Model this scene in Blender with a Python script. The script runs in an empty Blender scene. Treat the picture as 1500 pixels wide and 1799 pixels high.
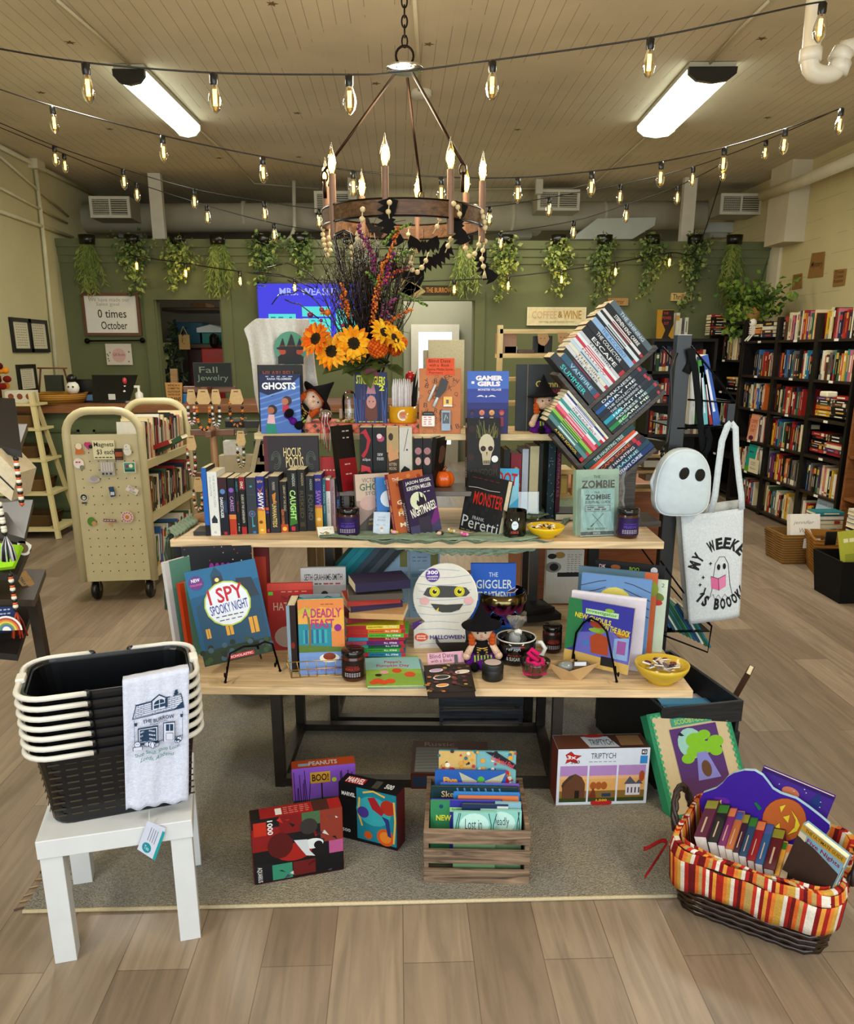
import bpy,math,random
from math import sin,cos,tan,atan,atan2,pi,radians,sqrt
from mathutils import Vector as V,Matrix
R=random.Random(11)
SC=bpy.context.scene
COL=SC.collection
# camera
F,CX,CY=1387.0,750.0,1000.0
PITCH,YAW=radians(15.4),radians(2.06)
EYE=V((0,0,1.5))
fw=V((sin(YAW)*cos(PITCH),cos(YAW)*cos(PITCH),-sin(PITCH)))
rt=V((cos(YAW),-sin(YAW),0))
up=rt.cross(fw)
cam=bpy.data.cameras.new('camera')
camo=bpy.data.objects.new('camera',cam)
COL.objects.link(camo)
camo.matrix_world=Matrix.Translation(EYE)@Matrix((rt,up,-fw)).transposed().to_4x4()
cam.sensor_fit='HORIZONTAL'
cam.sensor_width=36
cam.lens=F/1500*36
cam.shift_y=(CY-899.5)/1500
cam.clip_start=0.05
SC.camera=camo
# light and exposure
SC.view_settings.view_transform='Standard'
SC.view_settings.look='None'
SC.view_settings.gamma=1
SC.view_settings.exposure=0.27
SC.view_settings.use_curve_mapping=False
world=bpy.data.worlds.new('sky')
SC.world=world
world.use_nodes=True
_b=world.node_tree.nodes['Background']
_b.inputs[0].default_value=(0.75,0.87,1.0,1)
_b.inputs[1].default_value=1.2
def area_light(name,loc,rot,sx,sy,power,col):
 l=bpy.data.lights.new(name,'AREA')
 l.shape='RECTANGLE'
 l.size,l.size_y,l.energy,l.color=sx,sy,power,col
 o=bpy.data.objects.new(name,l)
 COL.objects.link(o)
 o.location,o.rotation_euler=loc,rot
 return o
def point_light(name,loc,power,col,r=.02):
 l=bpy.data.lights.new(name,'POINT')
 l.energy,l.color,l.shadow_soft_size=power,col,r
 o=bpy.data.objects.new(name,l)
 COL.objects.link(o)
 o.location=loc
 return o
 # daylight through the shop window behind the camera
area_light('window_daylight',(0.3,-1.75,1.75),(radians(90),0,0),6.2,2.3,118,(0.86,0.94,1.0))
# the ceiling fixtures' downward light (two in view, more of the same row overhead)
for _x,_y in((-1.72,4.9),(2.0,5.0)):
 area_light('ceiling_area_light',(_x,_y,3.05),(0,0,0),.25,1.2,48,(1.0,.97,.86))
for _x in(-1.7,2.0):
 area_light('ceiling_area_light',(_x,.4,3.05),(0,0,0),.25,1.2,40,(1.0,.93,.8))
area_light('hall_fill',(.35,10.3,2.9),(0,0,0),.8,.8,40,(1.0,.97,.88))  # added fill that brightens the hall behind the right doorway, no lamp there
area_light('ceiling_area_light',(.3,8.2,3.0),(0,0,0),3.5,.3,34,(1.0,.92,.75))  # wide crosswise area light before the green wall, no fixture stands here
point_light('chandelier_glow',(0.0,3.55,2.45),34,(1.0,.84,.62),.25)
# pixel <-> world
def ray(px,py):return fw+rt*((px-CX)/F)-up*((py-CY)/F)
def onz(px,py,z):
 d=ray(px,py);return EYE+d*((z-EYE.z)/d.z)
def ony(px,py,y):
 d=ray(px,py);return EYE+d*((y-EYE.y)/d.y)
def onx(px,py,x):
 d=ray(px,py);return EYE+d*((x-EYE.x)/d.x)
def rc(px0,py0,px1,py1,y):
 """lower-left and upper-right corners of an upright rectangle at depth y"""
 my,mx=(py0+py1)/2,(px0+px1)/2
 return V((ony(px0,my,y).x,y,ony(mx,py1,y).z)),V((ony(px1,my,y).x,y,ony(mx,py0,y).z))
def proj(p):
 q=V(p)-EYE;c=q.dot(fw);return(CX+F*q.dot(rt)/c,CY-F*q.dot(up)/c)
def hfor(base,py,lean=0.0,dirv=V((0,1,0))):
 """height of something standing at base whose top shows at row py"""
 lo,hi=0.0,2.6
 for _ in range(30):
  m=(lo+hi)/2
  p=base+V((0,0,m*cos(lean)))+dirv*(m*sin(lean))
  if proj(p)[1]>py:lo=m
  else:hi=m
 return lo
 # colours, materials
_cc={}
def hx(s):
 if not isinstance(s,str):return s
 if s not in _cc:
  r=[]
  for i in(0,2,4):
   c=int(s[i:i+2],16)/255
   r.append((c/12.92 if c<=.04045 else((c+.055)/1.055)**2.4)**1.12)
  _cc[s]=tuple(r)+(1.0,)
 return _cc[s]
_mats={}
def mat(kind):
 """shared procedural materials; base colour = the part's own colour (attribute Col) varied by procedural noise"""
 if kind in _mats:return _mats[kind]
 P=dict(print=(.5,0,.05,60,0,0),satin=(.45,0,.08,30,0,0),gloss=(.12,0,.04,10,0,0),paint=(.75,0,.10,6,.05,40),
 paper=(.85,0,.12,90,0,0),cloth=(.95,0,.12,120,.25,260),plush=(1,0,.25,200,.6,300),
 metal=(.38,.9,.15,20,0,0),chrome=(.15,1,.05,5,0,0),enamel=(.35,.0,.06,12,0,0),matte=(.8,0,.12,25,.1,80),
 leaf=(.6,0,.35,30,0,0),plastic=(.28,0,.05,15,0,0),wax=(.2,0,.1,20,.05,20),board=(.9,0,.15,18,.05,60))
 m=bpy.data.materials.new(kind);m.use_nodes=True
 nt=m.node_tree;N=nt.nodes;L=nt.links
 bs=N['Principled BSDF']
 at=N.new('ShaderNodeAttribute');at.attribute_name='Col'
 if kind in('bulb','fixture','screen','skylit'):
  st=dict(bulb=7.0,fixture=5.0,screen=1.0,skylit=1.5)[kind]
  em=N.new('ShaderNodeEmission');L.new(at.outputs[0],em.inputs[0]);em.inputs[1].default_value=st
  L.new(em.outputs[0],N['Material Output'].inputs[0])
  m.cycles.emission_sampling='NONE'
  _mats[kind]=m;return m
 if kind in('glass','wrap','amber'):
  tr=N.new('ShaderNodeBsdfTransparent');gl=N.new('ShaderNodeBsdfGlossy');mx=N.new('ShaderNodeMixShader')
  fr=N.new('ShaderNodeFresnel');fr.inputs[0].default_value=1.5
  ad=N.new('ShaderNodeMath');ad.operation='MULTIPLY_ADD';ad.inputs[1].default_value=1.0
  ad.inputs[2].default_value={'glass':.04,'wrap':.08,'amber':.05}[kind];ad.use_clamp=True
  L.new(fr.outputs[0],ad.inputs[0]);L.new(ad.outputs[0],mx.inputs[0])
  tr.inputs[0].default_value={'glass':(.93,.96,.95,1),'wrap':(.95,.95,.95,1),'amber':(.98,.86,.6,1)}[kind]
  gl.inputs[1].default_value={'glass':.03,'wrap':.18,'amber':.05}[kind]
  L.new(tr.outputs[0],mx.inputs[1]);L.new(gl.outputs[0],mx.inputs[2]);L.new(mx.outputs[0],N['Material Output'].inputs[0])
  if kind=='wrap':
   nz=N.new('ShaderNodeTexNoise');nz.inputs['Scale'].default_value=28
   bp=N.new('ShaderNodeBump');bp.inputs[0].default_value=.6;bp.inputs[1].default_value=.01
   L.new(nz.outputs[0],bp.inputs['Height']);L.new(bp.outputs[0],gl.inputs['Normal']);L.new(bp.outputs[0],fr.inputs['Normal'])
  _mats[kind]=m;return m
 tc=N.new('ShaderNodeTexCoord')
 wood=kind in('wood','woodz','woody','dark_wood','stone')
 if wood:
  mp=N.new('ShaderNodeMapping');mp.inputs['Scale'].default_value={'wood':(1.2,14,14),'woodz':(14,14,1.2),'woody':(14,1.2,14),'dark_wood':(2,22,22),'stone':(3,3,3)}[kind]
  L.new(tc.outputs['Object'],mp.inputs[0])
  nz=N.new('ShaderNodeTexNoise');nz.inputs['Scale'].default_value=3;nz.inputs['Detail'].default_value=6
  nz.inputs['Distortion'].default_value=1.2
  L.new(mp.outputs[0],nz.inputs[0])
  ro,me,va,bu=.5,0,(.9 if kind=='dark_wood' else .38),.12
 else:
  ro,me,va,sc,bu,bsc=P[kind]
  nz=N.new('ShaderNodeTexNoise');nz.inputs['Scale'].default_value=sc;nz.inputs['Detail'].default_value=3
  L.new(tc.outputs['Object'],nz.inputs[0])
 mr=N.new('ShaderNodeMapRange');mr.inputs[1].default_value=.25;mr.inputs[2].default_value=.75
 mr.inputs[3].default_value=1-va;mr.inputs[4].default_value=1+va*.6
 L.new(nz.outputs[0],mr.inputs[0])
 mu=N.new('ShaderNodeVectorMath');mu.operation='SCALE'
 L.new(at.outputs[0],mu.inputs[0]);L.new(mr.outputs[0],mu.inputs[3]);L.new(mu.outputs[0],bs.inputs['Base Color'])
 bs.inputs['Roughness'].default_value=ro;bs.inputs['Metallic'].default_value=me
 if kind=='print':bs.inputs['Specular IOR Level'].default_value=.3
 if kind in('cloth','plush','matte'):bs.inputs['Specular IOR Level'].default_value=.2
 if bu:
  b2=nz
  if not wood:
   b2=N.new('ShaderNodeTexNoise');b2.inputs['Scale'].default_value=bsc;L.new(tc.outputs['Object'],b2.inputs[0])
  bp=N.new('ShaderNodeBump');bp.inputs[0].default_value=bu;bp.inputs[1].default_value=.01
  L.new(b2.outputs[0],bp.inputs['Height']);L.new(bp.outputs[0],bs.inputs['Normal'])
 _mats[kind]=m;return m
 # mesh builder
_tx={}
def glyphs(s,bold=0,shear=0):
 k=(s,bold,shear)
 if k not in _tx:
  c=bpy.data.curves.new('t','FONT');c.body=s;c.resolution_u=2;c.offset=bold;c.shear=shear
  o=bpy.data.objects.new('t',c);me=bpy.data.meshes.new_from_object(o)
  vs=[(v.co.x,v.co.y)for v in me.vertices];fs=[tuple(p.vertices)for p in me.polygons]
  bpy.data.objects.remove(o);bpy.data.curves.remove(c);bpy.data.meshes.remove(me)
  if vs:
   x0=min(v[0]for v in vs);x1=max(v[0]for v in vs);y0=min(v[1]for v in vs);y1=max(v[1]for v in vs)
  else:x0=y0=0;x1=y1=1
  _tx[k]=([((x-x0)/max(1e-6,x1-x0),(y-y0)/max(1e-6,y1-y0))for x,y in vs],fs)
 return _tx[k]
class MB:
 def __init__(s):s.v=[];s.f=[];s.c=[];s.sm=[];s.T=Matrix.Identity(4)
 def add(s,vs,fs,col,smooth=False):
  n=len(s.v);T=s.T;s.v+=[T@V(p)for p in vs]
  cl=col if isinstance(col,list)else None
  c0=None if cl else hx(col)
  for i,f in enumerate(fs):
   s.f.append([a+n for a in f]);s.c.append(hx(cl[i])if cl else c0);s.sm.append(smooth)
  return s
 def box(s,a,b,col):
  x0,y0,z0=a;x1,y1,z1=b
  return s.add([(x0,y0,z0),(x1,y0,z0),(x1,y1,z0),(x0,y1,z0),(x0,y0,z1),(x1,y0,z1),(x1,y1,z1),(x0,y1,z1)],
  [(0,3,2,1),(4,5,6,7),(0,1,5,4),(1,2,6,5),(2,3,7,6),(3,0,4,7)],col)
 def bar(s,p,q,w,t,col,side=None):
  """rectangular bar from p to q"""
  p,q=V(p),V(q);d=(q-p).normalized()
  e=V(side)if side is not None else(V((0,1,0))if abs(d.y)<.9 else V((1,0,0)))
  a=d.cross(e).normalized();b=a.cross(d).normalized()
  vs=[r+a*(i*w/2)+b*(j*t/2)for r in(p,q)for i,j in((-1,-1),(1,-1),(1,1),(-1,1))]
  return s.add(vs,[(0,1,2,3),(7,6,5,4),(0,4,5,1),(1,5,6,2),(2,6,7,3),(3,7,4,0)],col)
 def tube(s,pts,r,col,n=6,closed=False):
  pts=[V(p)for p in pts];m=len(pts);rr=r if isinstance(r,(list,tuple))else[r]*m
  vs=[];nr=None
  for i,p in enumerate(pts):
   if closed:d=pts[(i+1)%m]-pts[i-1]
   else:d=pts[min(i+1,m-1)]-pts[max(i-1,0)]
   d=d.normalized()if d.length>1e-9 else V((0,0,1))
   if nr is None:nr=d.cross(V((0,0,1))if abs(d.z)<.9 else V((1,0,0))).normalized()
   else:
    nr=nr-d*nr.dot(d);nr=nr.normalized()if nr.length>1e-6 else d.orthogonal().normalized()
   b=d.cross(nr)
   vs+=[p+(nr*cos(2*pi*k/n)+b*sin(2*pi*k/n))*rr[i]for k in range(n)]
  fs=[]
  for i in range(m if closed else m-1):
   j=(i+1)%m
   fs+=[(i*n+k,i*n+(k+1)%n,j*n+(k+1)%n,j*n+k)for k in range(n)]
  if not closed:fs+=[tuple(range(n))[::-1],tuple((m-1)*n+k for k in range(n))]
  return s.add(vs,fs,col,True)
 def lathe(s,prof,col,o=(0,0,0),n=20,sq=1.0,cap=True):
  """prof: (radius, z) list; sq squashes y; col may be a list, one per profile segment"""
  vs=[(o[0]+r*cos(2*pi*k/n),o[1]+r*sq*sin(2*pi*k/n),o[2]+z)for r,z in prof for k in range(n)]
  fs=[];cs=[]
  for i in range(len(prof)-1):
   for k in range(n):
    fs.append((i*n+k,i*n+(k+1)%n,(i+1)*n+(k+1)%n,(i+1)*n+k));cs.append(col[i]if isinstance(col,list)else col)
  s.add(vs,fs,cs,True)
  if cap:
   for i in(0,len(prof)-1):
    if prof[i][0]>1e-4:
     ring=[vs[i*n+k]for k in range(n)]
     s.add(ring,[tuple(range(n))[::-1]if i==0 else tuple(range(n))],cs[0]if i==0 else cs[-1])
  return s
 def ball(s,c,r,col,n=10,m=6):
  rx,ry,rz=r if isinstance(r,(tuple,list))else(r,r,r)
  vs=[(c[0],c[1],c[2]-rz)]
  for i in range(1,m):
   a=-pi/2+pi*i/m
   vs+=[(c[0]+rx*cos(a)*cos(2*pi*k/n),c[1]+ry*cos(a)*sin(2*pi*k/n),c[2]+rz*sin(a))for k in range(n)]
  vs.append((c[0],c[1],c[2]+rz));e=len(vs)-1
  fs=[(0,1+(k+1)%n,1+k)for k in range(n)]
  for i in range(m-2):
   fs+=[(1+i*n+k,1+i*n+(k+1)%n,1+(i+1)*n+(k+1)%n,1+(i+1)*n+k)for k in range(n)]
  fs+=[(1+(m-2)*n+k,1+(m-2)*n+(k+1)%n,e)for k in range(n)]
  return s.add(vs,fs,col,True)
 def prism(s,poly,h,col,ax='z',o=0.0,side=None):
  """extrude a 2D outline: ax z -> (x,y), ax y -> (x,z), ax x -> (y,z)"""
  def P(a,b,t):return(a,b,t)if ax=='z' else((a,t,b)if ax=='y' else(t,a,b))
  n=len(poly);vs=[P(a,b,o)for a,b in poly]+[P(a,b,o+h)for a,b in poly]
  fl=ax=='y'
  ar=sum(poly[i][0]*poly[(i+1)%n][1]-poly[(i+1)%n][0]*poly[i][1]for i in range(n))
  if ar<0:fl=not fl
  A,B=tuple(range(n))[::-1],tuple(range(n,2*n));S=[(i,(i+1)%n,n+(i+1)%n,n+i)for i in range(n)]
  if h<0:fl=not fl
  if fl:A,B,S=A[::-1],B[::-1],[f[::-1]for f in S]
  c2=side or col
  return s.add(vs,[A,B]+S,[col,col]+[c2]*n)
 def grid(s,fn,nu,nv,col,smooth=True):
  vs=[fn(i/nu,j/nv)for j in range(nv+1)for i in range(nu+1)]
  fs=[(j*(nu+1)+i,j*(nu+1)+i+1,(j+1)*(nu+1)+i+1,(j+1)*(nu+1)+i)for j in range(nv)for i in range(nu)]
  cs=[col((f[0]%(nu+1)+.5)/nu,(f[0]//(nu+1)+.5)/nv)for f in fs]if callable(col)else col
  return s.add(vs,fs,cs,smooth)
 def build(s,name,material='print',parent=None,loc=None,bevel=0,solid=0,sub=0,rot=None,world=False):
  me=bpy.data.meshes.new(name)
  vs=s.v
  if world and parent is not None:
   r=parent
   while r.parent:r=r.parent
   I=r.matrix_basis.inverted();vs=[I@v for v in vs]
  elif world:
   loc=loc if loc is not None else(sum((v for v in vs),V((0,0,0)))/max(1,len(vs)))
   loc=V((loc[0],loc[1],min(v.z for v in vs)))if len(vs)else V(loc)
   vs=[v-loc for v in vs]
  me.from_pydata(vs,[],s.f)
  ca=me.color_attributes.new('Col','FLOAT_COLOR','CORNER')
  buf=[]
  for f,c in zip(s.f,s.c):buf+=list(c)*len(f)
  ca.data.foreach_set('color',buf)
  me.polygons.foreach_set('use_smooth',s.sm)
  me.materials.append(material if not isinstance(material,str)else mat(material))
  o=bpy.data.objects.new(name,me);COL.objects.link(o)
  if parent is not None:o.parent=parent
  if loc is not None:o.location=loc
  if rot is not None:o.rotation_euler=rot
  if sub:
   md=o.modifiers.new('s','SUBSURF');md.levels=md.render_levels=sub
  if solid:
   md=o.modifiers.new('t','SOLIDIFY');md.thickness=solid;md.offset=0
  if bevel:
   md=o.modifiers.new('b','BEVEL');md.width=bevel;md.segments=2;md.limit_method='ANGLE';md.angle_limit=radians(40)
  return o
def thing(name,label,cat,loc=(0,0,0),rot=(0,0,0),group=None,M=None):
 o=bpy.data.objects.new(name,None);COL.objects.link(o);o.empty_display_size=.05
 if M is not None:o.matrix_basis=M
 else:o.location=loc;o.rotation_euler=rot
 return tag(o,label,cat,group)
def tag(o,label,cat,group=None,kind=None):
 o['label']=label;o['category']=cat
 if group:o['group']=group
 if kind:o['kind']=kind
 return o
def struct(mb,name,material,**k):
 o=mb.build(name,material,**k)
 if not o.parent:o['kind']='structure'
 return o
 # flat print on a face
class Art:
 """draws flat coloured shapes on a rectangle o + u*ux + v*uy (u,v in 0..1), each layer a hair above the last"""
 def __init__(s,mb,o,ux,uy,eps=6e-5):
  s.m=mb;s.o=V(o);s.x=V(ux);s.y=V(uy);s.n=s.x.cross(s.y).normalized();s.k=1;s.e=eps
  s.w=s.x.length;s.h=s.y.length
 def P(s,u,v):return s.o+s.x*u+s.y*v+s.n*(s.k*s.e)
 def poly(s,pts,c):
  s.k+=1;n=len(pts)
  ar=sum(pts[i][0]*pts[(i+1)%n][1]-pts[(i+1)%n][0]*pts[i][1]for i in range(n))
  if ar<0:pts=pts[::-1]
  s.m.add([s.P(*p)for p in pts],[tuple(range(n))],c);return s
 def rect(s,a,b,c,d,col):return s.poly([(a,b),(c,b),(c,d),(a,d)],col)
 def circ(s,u,v,r,col,ry=None,n=16):
  """r in u units; round unless ry (v units) is given"""
  ry=ry if ry is not None else r*s.w/s.h
  return s.poly([(u+r*cos(2*pi*k/n),v+ry*sin(2*pi*k/n))for k in range(n)],col)
 def line(s,pts,w,col):
  """w in metres"""
  s.k+=1;q=[V((p[0]*s.w,p[1]*s.h))for p in pts];vs=[]
  for i,p in enumerate(q):
   d=q[min(i+1,len(q)-1)]-q[max(i-1,0)];d=d.normalized()if d.length>0 else V((1,0));n=V((-d.y,d.x))*w/2
   vs+=[p+n,p-n]
  s.m.add([s.P(p.x/s.w,p.y/s.h)for p in vs],[(2*i,2*i+1,2*i+3,2*i+2)for i in range(len(q)-1)],col);return s
 def text(s,t,u,v,w,h,col,bold=0,shear=0,rot=0,a=0):
  """t fitted in the box with lower-left u,v (size w,h). rot=90/-90 turns it; a = slant of the baseline in radians"""
  s.k+=1;vs,fs=glyphs(t,bold,shear);out=[]
  for x,y in vs:
   if rot==-90:x,y=y,1-x
   elif rot==90:x,y=1-y,x
   X,Y=(x-.5)*w*s.w,(y-.5)*h*s.h
   if a:X,Y=X*cos(a)-Y*sin(a),X*sin(a)+Y*cos(a)
   out.append(s.P(u+w/2+X/s.w,v+h/2+Y/s.h))
  s.m.add(out,fs,col);return s
 def arc(s,t,u,v,r,a0,a1,hh,col,bold=.03,inward=False):
  """text along an arc about (u,v); r,hh in metres; angles in degrees from up, clockwise"""
  n=len(t);s.k+=1
  for i,ch in enumerate(t):
   if ch==' ':continue
   th=radians(a0+(a1-a0)*i/(n-1));vs,fs=glyphs(ch,bold,0)
   cw=abs(radians(a1-a0))/(n-1)*r*.86;out=[]
   if ch in "I.!'":cw*=.4
   for x,y in vs:
    X,Y=(x-.5)*cw,(y-.5)*hh
    if inward:Y=Y;rr=-r;ang=th
    else:rr=r;ang=-th
    cx,cy=(r*sin(th),r*cos(th))
    if inward:out.append(s.P(u+(cx-0+X*cos(pi-th)-Y*sin(pi-th)*1)/s.w,v+(cy+X*sin(pi-th)+Y*cos(pi-th))/s.h))
    else:out.append(s.P(u+(cx+X*cos(-th)-Y*sin(-th))/s.w,v+(cy+X*sin(-th)+Y*cos(-th))/s.h))
   s.m.add(out,fs,col)
  return s
 def scrib(s,u0,u1,v,n,col,h=.02,wd=None):
  """a row of small unreadable print"""
  for i in range(n):
   a=u0+(u1-u0)*i/n;s.rect(a,v,a+(u1-u0)/n*R.uniform(.5,.85),v+h,col)
  s.k-=n-1
  return s
  # books
PG='e8dcbc'
def book_mesh(w,h,t,col,spine=None,art=None,spart=None,back=None,pages=PG,hard=True,parts=True,c=None,p=None):
 """local: front cover faces -y, spine at x=0 faces -x, stands on z=0; returns (cover MB, pages MB)"""
 c=c or MB();p=p or MB();b=.0022 if hard else .0007
 b=min(b,t*.12);spine=spine or col;back=back or col;i=.003 if hard else .0006
 c.add([(0,0,0),(w,0,0),(w,b,0),(0,b,0),(0,0,h),(w,0,h),(w,b,h),(0,b,h)],
 [(0,3,2,1),(4,5,6,7),(0,1,5,4),(1,2,6,5),(2,3,7,6)],col)
 c.add([(0,t-b,0),(w,t-b,0),(w,t,0),(0,t,0),(0,t-b,h),(w,t-b,h),(w,t,h),(0,t,h)],
 [(0,3,2,1),(4,5,6,7),(0,1,5,4),(1,2,6,5),(2,3,7,6)],back)
 c.add([(0,0,0),(0,t,0),(b,t,0),(b,0,0),(0,0,h),(0,t,h),(b,t,h),(b,0,h)],
 [(0,1,2,3),(4,7,6,5),(1,0,4,5),(3,2,6,7)],spine)
 p.box((b+.0004,b,i),(w-i,t-b,h-i),pages)
 if art:art(Art(c,(0,0,0),(w,0,0),(0,0,h)))
 if spart:spart(Art(c,(0,t,0),(0,-t,0),(0,0,h)))
 return c,p
FACE=Matrix.Identity(4)
SPINE=Matrix(((0,-1,0,0),(1,0,0,0),(0,0,1,0),(0,0,0,1)))
def book(label,w,h,t,col,M,group=None,name='book',cat='book',**k):
 parts=k.get('parts',True)
 if parts:
  o=thing(name,label,cat,group=group,M=M)
  c,p=book_mesh(w,h,t,col,**k)
  c.build('cover','print',o);p.build('pages','paper',o)
  return o
 m=MB();book_mesh(w,h,t,col,c=m,p=m,**k)
 o=m.build(name,'print');o.matrix_basis=M
 return tag(o,label,cat,group)
def frame(o,x,z):
 """matrix with x axis along x and z axis near z at o"""
 x=V(x).normalized();z=V(z);z=(z-x*z.dot(x)).normalized();y=z.cross(x)
 return Matrix.Translation(V(o))@Matrix((x,y,z)).transposed().to_4x4()
def pose(bl,br,ty,z,lean=0.0,roll=0.0):
 """pose of an upright rectangle whose bottom corners show at pixels bl, br on height z and whose top-left shows at row ty
       -> (matrix, width, height)"""
 A,B=onz(*bl,z),onz(*br,z);d=B-A;w=d.length;d.normalize()
 n=V((-d.y,d.x,0))
 h=hfor(A,ty,lean,n)
 Z=V((0,0,1))*cos(lean)+n*sin(lean)
 M=frame(A,d,Z)
 if roll:M=M@Matrix.Rotation(radians(roll),4,'Y')
 return M,w,h
 # the room
WL,WR,YB,ZC=-3.55,4.05,11.2,3.3
YG=9.0
def plain(name,col,rough=.8,kind='paint',scale=3,amt=.08,bump=0,bscale=30):
 m=bpy.data.materials.new(name);m.use_nodes=True;nt=m.node_tree;N=nt.nodes;L=nt.links
 bs=N['Principled BSDF'];tc=N.new('ShaderNodeTexCoord');nz=N.new('ShaderNodeTexNoise')
 nz.inputs['Scale'].default_value=scale;nz.inputs['Detail'].default_value=6;L.new(tc.outputs['Object'],nz.inputs[0])
 rp=N.new('ShaderNodeValToRGB');c=hx(col)
 rp.color_ramp.elements[0].position=.3;rp.color_ramp.elements[1].position=.7
 rp.color_ramp.elements[0].color=tuple(v*(1-amt)for v in c[:3])+(1,);rp.color_ramp.elements[1].color=tuple(min(1,v*(1+amt))for v in c[:3])+(1,)
 L.new(nz.outputs[0],rp.inputs[0]);L.new(rp.outputs[0],bs.inputs[0]);bs.inputs['Roughness'].default_value=rough
 m['c']=1
 return m,nt,bs,tc,rp
def board_lines(m,nt,bs,tc,rp,axis,pitch,dark=.72,width=.03,bump=.3,jitter=0):
 N=nt.nodes;L=nt.links;sp=N.new('ShaderNodeSeparateXYZ');L.new(tc.outputs['Object'],sp.inputs[0])
 d=N.new('ShaderNodeMath');d.operation='DIVIDE';d.inputs[1].default_value=pitch;L.new(sp.outputs[axis],d.inputs[0])
 fr=N.new('ShaderNodeMath');fr.operation='FRACT';L.new(d.outputs[0],fr.inputs[0])
 lt=N.new('ShaderNodeMath');lt.operation='LESS_THAN';lt.inputs[1].default_value=width;L.new(fr.outputs[0],lt.inputs[0])
 n2=N.new('ShaderNodeTexNoise');n2.inputs['Scale'].default_value=1.6;n2.inputs['Detail'].default_value=4;L.new(tc.outputs['Object'],n2.inputs[0])
 gt=N.new('ShaderNodeMath');gt.operation='GREATER_THAN';gt.inputs[1].default_value=jitter;L.new(n2.outputs[0],gt.inputs[0])
 a=N.new('ShaderNodeMath');a.operation='MULTIPLY';L.new(lt.outputs[0],a.inputs[0]);L.new(gt.outputs[0],a.inputs[1])
 mx=N.new('ShaderNodeMixRGB');mx.blend_type='MULTIPLY';mx.inputs[2].default_value=(dark,dark,dark,1)
 L.new(a.outputs[0],mx.inputs[0]);L.new(rp.outputs[0],mx.inputs[1]);L.new(mx.outputs[0],bs.inputs[0])
 iv=N.new('ShaderNodeMath');iv.operation='SUBTRACT';iv.inputs[0].default_value=1;L.new(lt.outputs[0],iv.inputs[1])
 bp=N.new('ShaderNodeBump');bp.inputs[0].default_value=bump;bp.inputs[1].default_value=.004
 L.new(iv.outputs[0],bp.inputs['Height']);L.new(bp.outputs[0],bs.inputs['Normal'])
 return m
 # floor: light brown vinyl planks running away from the shop window
def floor_mat():
 m,nt,bs,tc,rp=plain('floor_planks','9a8468',.42,scale=1.0)
 N=nt.nodes;L=nt.links
 mp=N.new('ShaderNodeMapping');mp.inputs['Rotation'].default_value=(0,0,radians(90));L.new(tc.outputs['Object'],mp.inputs[0])
 br=N.new('ShaderNodeTexBrick');L.new(mp.outputs[0],br.inputs[0])
 br.offset=.37;br.inputs['Scale'].default_value=1.0;br.inputs['Mortar Size'].default_value=.0012
 br.inputs['Brick Width'].default_value=1.22;br.inputs['Row Height'].default_value=.18;br.inputs['Bias'].default_value=0
 br.inputs['Color1'].default_value=hx('9e8d79');br.inputs['Color2'].default_value=hx('847362');br.inputs['Mortar'].default_value=hx('6b5c4b')
 g=N.new('ShaderNodeMapping');g.inputs['Scale'].default_value=(11,.9,1);L.new(tc.outputs['Object'],g.inputs[0])
 nz=N.new('ShaderNodeTexNoise');nz.inputs['Scale'].default_value=2.2;nz.inputs['Detail'].default_value=8;nz.inputs['Distortion'].default_value=1.4;L.new(g.outputs[0],nz.inputs[0])
 mr=N.new('ShaderNodeMapRange');mr.inputs[1].default_value=.3;mr.inputs[2].default_value=.7;mr.inputs[3].default_value=.74;mr.inputs[4].default_value=1.14;L.new(nz.outputs[0],mr.inputs[0])
 sc=N.new('ShaderNodeVectorMath');sc.operation='SCALE';L.new(br.outputs[0],sc.inputs[0]);L.new(mr.outputs[0],sc.inputs[3]);L.new(sc.outputs[0],bs.inputs[0])
 bp=N.new('ShaderNodeBump');bp.inputs[0].default_value=.25;bp.inputs[1].default_value=.002;L.new(nz.outputs[0],bp.inputs['Height']);L.new(bp.outputs[0],bs.inputs['Normal'])
 return m
struct(MB().box((WL-.1,-2.1,-.1),(WR+.1,YB+.1,0),'9a8468'),'floor',floor_mat())
# ceiling: painted boards, warm beige
_c=board_lines(*plain('ceiling_boards','d9cdb4',.7,amt=.10,scale=1.5),0,.083,.55,.05,.6,.47)
struct(MB().box((WL-.1,-2.1,ZC),(WR+.1,YB+.1,ZC+.1),'b9a788'),'ceiling',_c)
_l=plain('left_plaster','cfc9a2',.8,scale=1.2)[0]
struct(MB().box((WL-.1,-2.1,0),(WL,YB+.1,ZC),'cfc9a2'),'wall_left',_l)
_r=board_lines(*plain('right_boards','d6c99c',.75,scale=1.5),2,.17,.75,.03,.5,.5)
struct(MB().box((WR,-2.1,0),(WR+.1,YB+.1,ZC),'d6c99c'),'wall_right',_r)
_g=plain('olive_paint','6e7450',.75,scale=1.2,amt=.06)[0]
_gb=plain('back_plaster','9c9a86',.9,scale=1.2)[0]
struct(MB().box((WL,YB,0),(WR,YB+.1,ZC),'9c9a86'),'wall_back',_gb)
# front wall with the big shop windows (behind the camera)
_fm=MB()
for a,b in(((WL,0),(WR,.6)),((WL,2.9),(WR,ZC)),((WL,.6),(WL+.3,2.9)),((WR-.3,.6),(WR,2.9)),((.15,.6),(.35,2.9))):
 _fm.box((a[0],-2.0,a[1]),(b[0],-1.86,b[1]),'cfc9a2')
struct(_fm,'wall_front',_l)
struct(MB().box((WL+.3,-1.94,.6),(WR-.3,-1.93,2.9),'ffffff'),'window_1','glass')
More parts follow.
